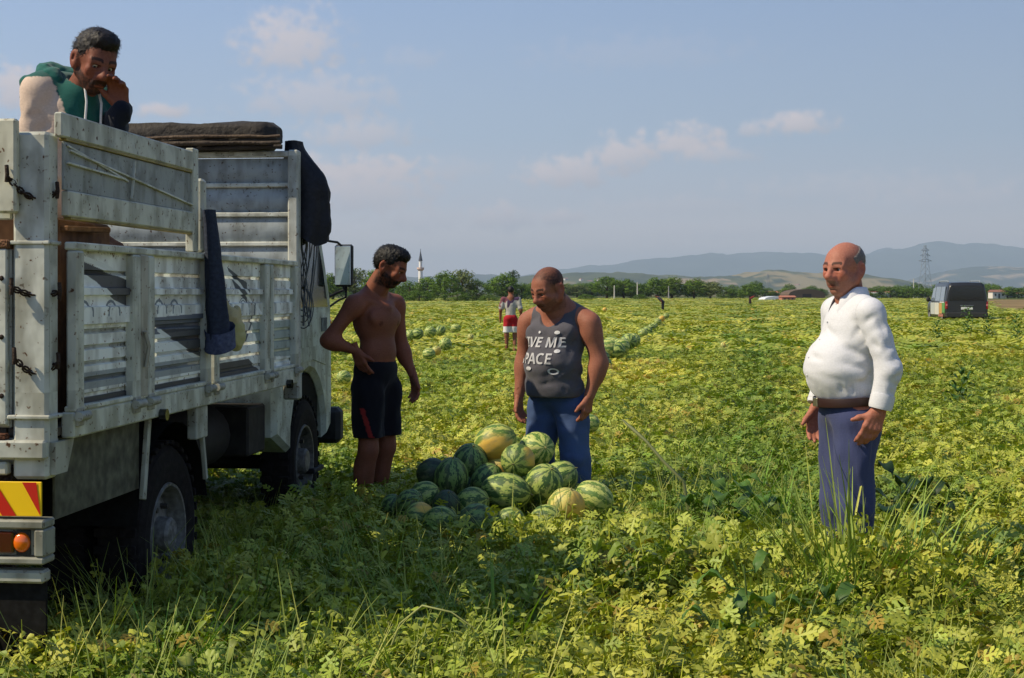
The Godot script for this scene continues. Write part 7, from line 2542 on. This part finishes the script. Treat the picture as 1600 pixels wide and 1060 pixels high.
# patch of vine leaves about .6 m wide and 1 high (scaled to the canopy's height)
func vine_patch(sd: int, leaves: int, size: float, simple := false) -> MB:
	var rg := RandomNumberGenerator.new(); rg.seed = sd
	var mb := MB.new()
	for k in leaves:
		var h := 1.0 - 0.7 * pow(rg.randf(), 1.8)
		var p := Vector3(rg.randfn(0, 0.15), h * rg.randf_range(0.75, 1.0), rg.randfn(0, 0.15))
		var nn := (rand_dir(rg, 0.8) + Vector3(-0.22, 0, 0.12)).normalized()
		var a := rg.randf() * TAU
		var dir := Vector3(cos(a), 0, sin(a))
		dir = (dir - nn * dir.dot(nn)).normalized()
		var tone := rg.randf_range(0.8, 1.15)
		var yel := rg.randf()
		var c := Color(1.0, 1.0, 1.0) * tone
		if yel > 0.88:
			c = Color(1.18, 1.10, 1.25) * tone
		elif yel > 0.83:
			c = Color(0.95, 0.66, 0.75) * tone
		elif yel < 0.2:
			c = Color(0.72, 0.86, 0.85) * tone
		mb.col = c
		# heights are stretched later: undo that for the leaf by writing it flatter
		var b := mb.v.size()
		var sz := size * rg.randf_range(0.7, 1.25)
		if simple:
			var side := dir.cross(nn).normalized()
			for e in [0.0, 0.55, -0.55]:
				lobe(mb, p, (dir * cos(e * 1.6) + side * sin(e * 1.6)).normalized(), (side * cos(e * 1.6) - dir * sin(e * 1.6)).normalized(), nn, sz, sz * 0.17, sz * 0.1)
		else:
			vine_leaf(mb, rg, p, dir, nn, sz)
			mb.col = Color(0.85, 0.95, 0.8) * tone
			if rg.randf() < 0.6:
				strip(mb, PackedVector3Array([Vector3(p.x * 0.6, p.y - 0.5 * h, p.z * 0.6), p.lerp(Vector3(p.x * 0.6, p.y - 0.5 * h, p.z * 0.6), 0.3) + Vector3(0.01, 0.0, 0.01), p]), 0.003, 0.002, Vector3(0.3, 0.2, 1).normalized())
		for j in range(b, mb.v.size()):
			mb.v[j].y = p.y + (mb.v[j].y - p.y) * 3.0
			mb.n[j] = Vector3(mb.n[j].x, mb.n[j].y / 3.0, mb.n[j].z).normalized()
	return mb

func small_leaf_patch(sd: int) -> MB:
	var rg := RandomNumberGenerator.new(); rg.seed = sd
	var mb := MB.new()
	for st in 9:
		var b := Vector3(rg.randfn(0, 0.13), 0, rg.randfn(0, 0.13))
		var t := b + Vector3(rg.randfn(0, 0.06), rg.randf_range(0.7, 1.15), rg.randfn(0, 0.06))
		mb.col = Color(0.9, 0.95, 0.7)
		strip(mb, PackedVector3Array([b, b.lerp(t, 0.5) + Vector3(0.01, 0, 0), t]), 0.0035, 0.0015, Vector3.BACK)
		for k in 14:
			var f := rg.randf_range(0.35, 1.0)
			var p := b.lerp(t, f)
			var a := rg.randf() * TAU
			var nn := rand_dir(rg, 0.7)
			var d := (Vector3(cos(a), 0.25, sin(a))).normalized()
			d = (d - nn * d.dot(nn)).normalized()
			var l := rg.randf_range(0.025, 0.05)
			mb.col = Color(1, 1, 1) * rg.randf_range(0.7, 1.3)
			var q := mb.v.size()
			lobe(mb, p, d, d.cross(nn).normalized(), nn, l, l * 0.32, l * 0.15)
			for j in range(q, mb.v.size()):
				mb.v[j].y = p.y + (mb.v[j].y - p.y) * 3.0
				mb.n[j] = Vector3(mb.n[j].x, mb.n[j].y / 3.0, mb.n[j].z).normalized()
	return mb

func grass_tuft(sd: int, blades: int, hgt: float, spread: float, wide := 0.0055) -> MB:
	var rg := RandomNumberGenerator.new(); rg.seed = sd
	var mb := MB.new()
	for k in blades:
		var a := rg.randf() * TAU
		var o := Vector3(cos(a), 0, sin(a))
		var l := hgt * rg.randf_range(0.45, 1.1)
		var lean := rg.randf_range(0.05, spread)
		var bend := rg.randf_range(0.1, 0.9) * spread
		var b := o * rg.randf_range(0.0, 0.07) + Vector3(rg.randfn(0, 0.03), 0, rg.randfn(0, 0.03))
		var path := PackedVector3Array()
		for j in 7:
			var f := j / 6.0
			path.append(b + Vector3(0, l * (f - 0.35 * bend * f * f), 0) + o * l * (lean * f + bend * 0.7 * f * f))
		mb.col = Color(1, 1, 1) * rg.randf_range(0.7, 1.25)
		if rg.randf() < 0.12:
			mb.col = Color(1.7, 1.35, 1.3)
		strip(mb, path, wide * rg.randf_range(0.7, 1.3), 0.0006, (o + Vector3(0, 0.6, 0)).normalized())
	return mb

# broad leaved weed: stem and named leaves
func broad_weed(who: Node3D, sd: int, hgt: float, n: int, leaf_l: float, col: Color, green: Material) -> void:
	var rg := RandomNumberGenerator.new(); rg.seed = sd
	var m := MB.new(); m.col = L(92, 110, 52)
	var top := Vector3(rg.randfn(0, 0.06), hgt, rg.randfn(0, 0.06))
	m.tube(PackedVector3Array([Vector3.ZERO, top * 0.5 + Vector3(0.015, 0, 0.01), top]), [0.008, 0.006, 0.003], 7)
	obj("stem", m, green, who)
	for k in n:
		var f := lerpf(0.3, 1.0, (k + 0.5) / n)
		var p := top * f
		var a := k * 2.4 + rg.randf_range(-0.3, 0.3)
		var o := Vector3(cos(a), 0.0, sin(a))
		var l := leaf_l * rg.randf_range(0.7, 1.15) * (1.0 - 0.35 * f * f)
		m = MB.new(); m.col = col * rg.randf_range(0.8, 1.2)
		var rows := []
		for r in 7:
			var g := r / 6.0
			var c := p + o * (0.05 + l * g) + Vector3(0, 0.07 * sin(g * 2.2) - 0.30 * l * g * g, 0)
			var w := l * 0.34 * sin(PI * clampf(pow(g, 0.75) * 0.97 + 0.015, 0, 1))
			var sd2 := Vector3.UP.cross(o)
			var ring := []
			for q in 5:
				var e := (q - 2) / 2.0
				ring.append(c + sd2 * w * e * (1.0 + 0.06 * sin(r * 2.5)) + Vector3(0, 0.22 * w * absf(e) + 0.01 * sin(g * 9.0 + e * 2.0), 0))
			rows.append(ring)
		m.grid(rows)
		m.tube(PackedVector3Array([p, p + o * 0.055 + Vector3(0, 0.005, 0)]), 0.0025, 5)
		obj("leaf", m, green, who)

func scatter(called: String, label: String, cat: String, meshes: Array, xf: Array, cols: Array, m: Material) -> void:
	# one object of many copies for each mesh variant
	var per := []
	for i in meshes.size():
		per.append([])
	for i in xf.size():
		per[i % meshes.size()].append(i)
	for v in meshes.size():
		var mm := MultiMesh.new()
		mm.transform_format = MultiMesh.TRANSFORM_3D
		mm.use_colors = true
		mm.mesh = meshes[v]
		mm.instance_count = per[v].size()
		for j in per[v].size():
			mm.set_instance_transform(j, xf[per[v][j]])
			mm.set_instance_color(j, cols[per[v][j]])
		var o := MultiMeshInstance3D.new()
		o.name = numbered(called)
		o.multimesh = mm
		o.material_override = m
		add_child(o)
		tag(o, label, cat, "", "stuff")

func build_plants() -> void:
	var green := mat("vine_leaf", Color.WHITE, 0.5, 0.0, null, null, 1.0, 0.5, 0.38)
	green.backlight_enabled = true
	green.backlight = Color(0.60, 0.66, 0.20)
	var blade := mat("grass_blade", Color.WHITE, 0.5, 0.0, null, null, 1.0, 0.5, 0.35)
	blade.backlight_enabled = true
	blade.backlight = Color(0.5, 0.64, 0.2)
	var vines := []
	for i in 9:
		vines.append(vine_patch(100 + i, 54, 0.076).mesh())
	var fine := []
	for i in 5:
		fine.append(small_leaf_patch(200 + i).mesh())
	var far := []
	for i in 6:
		far.append(vine_patch(300 + i, 18, 0.13, true).mesh())
	var tufts := []
	for i in 6:
		tufts.append(grass_tuft(400 + i, 26, 0.52, 0.7, 0.0042).mesh())
	var fn := FastNoiseLite.new(); fn.seed = 17; fn.frequency = 1.0; fn.fractal_octaves = 3
	var yel := L(206, 197, 82)
	var grn := L(156, 170, 66)
	var drk := L(112, 138, 54)
	var tone_at := func(p: Vector3, rr: RandomNumberGenerator) -> Color:
		var a := 0.46 + 0.9 * fn.get_noise_2d(p.x * 0.35, p.z * 0.12 - 3.0) + 0.35 * fn.get_noise_2d(p.x * 1.4, p.z * 1.4)
		var c := grn.lerp(yel, clampf(a, 0, 1))
		var w := fn.get_noise_2d(p.x * 0.8 + 40.0, p.z * 0.4)
		if w > 0.15:
			c = c.lerp(drk, clampf((w - 0.15) * 4.0, 0, 0.8))
		# greener, ranker strip left of the person in white
		var band := exp(-pow((p.x + p.z * 0.16 - 0.12) / 0.5, 2.0)) * (1.0 if p.z < -7.0 else 0.3)
		c = c.lerp(L(98, 134, 48), 0.7 * band)
		return c * rr.randf_range(0.82, 1.18)
	var canopy := func(p: Vector3) -> float:
		var h := 0.30 + 0.09 * fn.get_noise_2d(p.x * 0.9, p.z * 0.9) + 0.05 * fn.get_noise_2d(p.x * 3.0, p.z * 3.0)
		# trodden round the pile, beneath the truck and where people walked
		var d := Vector2((p.x - 0.02) / 0.62, (p.z + 8.15) / 0.55).length()
		h *= lerpf(0.35, 1.0, smoothstep(0.7, 1.25, d))
		var fr := Vector2((p.x + 0.05) / 0.9, (p.z + 7.35) / 0.45).length()
		h *= lerpf(1.05, 1.0, smoothstep(0.5, 1.3, fr))
		# ranker growth round the person in white
		h *= 1.0 + 0.62 * 0.85 * exp(-pow(Vector2((p.x - 1.45) / 0.75, (p.z + 6.25) / 0.55).length(), 2.0))
		var tl := (p.x + 2.57) * 0.995 + (p.z + 5.12) * 0.1008   # across the truck
		if absf(tl) < 0.98 and p.z < -5.3 and p.z > -10.2:
			h *= 0.6
		var walk := absf(p.x - (-0.05 + (p.z + 33.8) * 0.006))
		if p.z < -24.0 and p.z > -40.0 and walk < 0.6:
			h *= 0.45
		return maxf(h, 0.05)
	var rr := RandomNumberGenerator.new(); rr.seed = 77
	var xv := []; var cv := []; var xs := []; var cs := []; var xf := []; var cf := []; var xg := []; var cg := []
	# nearness bands: from, to, spacing, spread
	for band in [[3.2, 9.0, 0.165, 1.0], [9.0, 16.0, 0.21, 1.05], [16.0, 30.0, 0.33, 1.35], [30.0, 60.0, 0.55, 1.9], [60.0, 130.0, 1.05, 3.2], [130.0, 330.0, 2.2, 6.0]]:
		var z: float = band[0]
		var sp: float = band[2]
		while z < band[1]:
			var half := z * 0.40 + 2.2
			var x := -half
			while x < half:
				var p := Vector3(x + rr.randf_range(-0.5, 0.5) * sp, 0, -(z + rr.randf_range(-0.5, 0.5) * sp))
				x += sp
				# the stubble at the far right and the margin by the trees stay bare
				if p.z < -100.0 and p.x > 33.0 + (-p.z - 100.0) * 0.30 + 4.0 * fn.get_noise_2d(p.z * 0.05, 3.0):
					continue
				var h: float = canopy.call(p)
				var w: float = band[3] * rr.randf_range(0.85, 1.2)
				var b := Basis(Vector3.UP, rr.randf() * TAU) * Basis.from_scale(Vector3(w, h, w))
				var c: Color = tone_at.call(p, rr)
				if z < 30.0:
					var kind := fn.get_noise_2d(p.x * 0.7 - 20.0, p.z * 0.7)
					if kind > 0.28 or rr.randf() < 0.30:
						xs.append(Transform3D(b, p)); cs.append(c)
					else:
						xv.append(Transform3D(b, p)); cv.append(c)
					# grass: rank in the truck's shade, in a strip by the person in white, odd tufts elsewhere
					var g := 0.62 if z < 9.0 else 0.5
					if p.x < 0.2 and p.x > -1.6 and p.z > -7.6:
						g = 0.85
					if absf(p.x - 1.2 - (p.z + 8.0) * -0.05) < 0.6 and p.z > -14.0 and p.z < -6.0:
						g = 0.8
					if p.x > 0.9 and p.z > -6.6:
						g = 0.8
					if rr.randf() < g * (1.0 if z < 9.0 else 0.5):
						var gs := rr.randf_range(0.5, 1.0) * (0.80 if g < 0.7 else 1.0)
						xg.append(Transform3D(Basis(Vector3.UP, rr.randf() * TAU) * Basis.from_scale(Vector3(gs, gs * rr.randf_range(0.8, 1.15), gs)), p + Vector3(rr.randf_range(-0.08, 0.08), 0, rr.randf_range(-0.08, 0.08))))
						cg.append(L(118, 142, 56).lerp(L(178, 176, 88), rr.randf()))
				else:
					xf.append(Transform3D(b, p)); cf.append(c)
			z += sp
	scatter("watermelon_vines", "dense watermelon vine foliage covering the field", "vines", vines, xv, cv, green)
	scatter("small_leaved_weeds", "small leaved weeds growing through the vines", "weeds", fine, xs, cs, green)
	scatter("far_vines", "vine foliage of the far half of the field", "vines", far, xf, cf, green)
	scatter("grass", "loose grass blades growing through the vines", "grass", tufts, xg, cg, blade)
	print("patches ", xv.size(), " ", xs.size(), " ", xf.size(), " ", xg.size())
	# ---- plants one can point at
	var tuft := func(px: float, s: float, sd: int, blades: int, hgt: float, spread: float, label: String, col: Color, wide := 0.007) -> void:
		var o := thing("grass_clump", label, "grass", on_ground(px, s), 0.0, "tall grass clumps in the vines")
		var m := grass_tuft(sd, blades, hgt, spread, wide)
		for i in m.c.size():
			m.c[i] = m.c[i] * col
		var ob := obj("blades", m, blade, o)
		ob.set_meta("kind", "stuff")
	tuft.call(1326, 384, 1, 80, 0.92, 0.62, "tall grass clump before the trouser legs of the person in white", L(146, 162, 74), 0.007)
	tuft.call(1290, 394, 12, 60, 0.80, 0.85, "leaning grass clump left of the trouser legs of the person in white", L(142, 162, 72), 0.006)
	tuft.call(1415, 390, 2, 80, 0.72, 1.0, "low spreading grass clump right of the trouser legs", L(132, 158, 66), 0.006)
	tuft.call(640, 480, 3, 34, 0.50, 0.8, "sunlit grass clump at the bottom edge below the melons", L(150, 164, 72))
	tuft.call(720, 470, 4, 22, 0.34, 0.7, "small sunlit grass clump right of the one at the bottom edge", L(140, 156, 66))
	tuft.call(800, 325, 5, 16, 0.42, 0.35, "thin upright grass blades before the brownish melon", L(110, 140, 52))
	tuft.call(900, 300, 6, 14, 0.36, 0.8, "grass blades between the yellowed melon and the far right one", L(140, 156, 72))
	tuft.call(1000, 300, 7, 26, 0.40, 0.9, "grass clump at the foot of the leaning reed stalk", L(112, 138, 56))
	tuft.call(400, 400, 8, 40, 0.55, 0.6, "rank grass clump in the shade in front of the rear wheel", L(96, 126, 50))
	tuft.call(520, 360, 9, 36, 0.46, 0.6, "rank grass clump in the shade left of the melon pile", L(96, 126, 50))
	tuft.call(1500, 385, 10, 46, 0.46, 0.9, "low grass clump at the right edge of the foreground", L(138, 168, 70))
	tuft.call(1200, 410, 11, 46, 0.50, 0.8, "grass clump between the pale stemmed weed and the tall clump", L(142, 168, 72))
	tuft.call(1215, 300, 13, 60, 0.55, 0.7, "rank green grass clump left of the belly of the person in white", L(120, 158, 60))
	tuft.call(1170, 262, 14, 60, 0.50, 0.7, "green grass clump in the strip behind the middle broad leaved weeds", L(120, 158, 60))
	tuft.call(250, 470, 15, 50, 0.50, 0.7, "grass clump in deep shade beside the mud flap", L(116, 150, 58))
	tuft.call(780, 420, 16, 40, 0.46, 0.8, "grass clump in the shade below the middle of the pile", L(120, 154, 60))
	# a leaning reed stalk
	var m := MB.new(); m.col = L(122, 128, 84)
	var a := at(1068, 752, 290); var b := at(1010, 690, 285); var c := at(972, 656, 280)
	m.tube(PackedVector3Array([a - Vector3(-0.04, 0.25, 0), a, a.lerp(b, 0.5) + Vector3(-0.01, 0.0, 0), b, b.lerp(c, 0.6), c]), [0.010, 0.010, 0.009, 0.009, 0.011, 0.004], 7)
	put("reed_stalk", m, blade, "bare grey green reed stalk leaning left over the vines", "stalk")
	m = MB.new(); m.col = L(160, 164, 100)
	a = at(700, 1010, 470)
	m.tube(PackedVector3Array([at(600, 1040, 470), at(625, 975, 470), at(660, 947, 472), at(705, 957, 474), at(745, 985, 476)]), [0.005, 0.0045, 0.004, 0.003, 0.0015], 6)
	put("arched_grass_stem", m, blade, "single pale grass stem arching over at the bottom middle", "stem")
	# broad leaved weeds
	for q in [
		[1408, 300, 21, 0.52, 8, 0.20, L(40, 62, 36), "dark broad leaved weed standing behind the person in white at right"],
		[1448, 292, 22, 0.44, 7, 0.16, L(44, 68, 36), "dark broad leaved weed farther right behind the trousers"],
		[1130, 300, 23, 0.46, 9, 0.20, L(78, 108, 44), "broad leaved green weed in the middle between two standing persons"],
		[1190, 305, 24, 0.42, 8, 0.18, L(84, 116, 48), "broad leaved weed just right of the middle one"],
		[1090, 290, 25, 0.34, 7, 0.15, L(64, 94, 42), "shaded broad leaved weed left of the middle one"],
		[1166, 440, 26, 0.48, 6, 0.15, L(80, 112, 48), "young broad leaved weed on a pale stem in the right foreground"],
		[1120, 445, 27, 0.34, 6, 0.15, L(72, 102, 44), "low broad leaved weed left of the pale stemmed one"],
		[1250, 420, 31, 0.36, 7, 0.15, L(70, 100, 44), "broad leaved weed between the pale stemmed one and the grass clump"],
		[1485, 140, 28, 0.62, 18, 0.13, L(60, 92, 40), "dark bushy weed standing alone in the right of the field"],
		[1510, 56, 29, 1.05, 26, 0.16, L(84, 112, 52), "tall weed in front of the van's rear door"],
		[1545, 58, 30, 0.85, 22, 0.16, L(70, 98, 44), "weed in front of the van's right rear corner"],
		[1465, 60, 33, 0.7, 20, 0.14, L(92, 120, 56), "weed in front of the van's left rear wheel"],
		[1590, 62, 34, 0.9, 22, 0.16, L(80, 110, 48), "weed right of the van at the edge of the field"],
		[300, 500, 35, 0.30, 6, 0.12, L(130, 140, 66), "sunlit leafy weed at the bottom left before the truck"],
		[915, 380, 36, 0.42, 7, 0.13, L(120, 140, 60), "pale stemmed weed at the right rim of the truck shadow"],
	]:
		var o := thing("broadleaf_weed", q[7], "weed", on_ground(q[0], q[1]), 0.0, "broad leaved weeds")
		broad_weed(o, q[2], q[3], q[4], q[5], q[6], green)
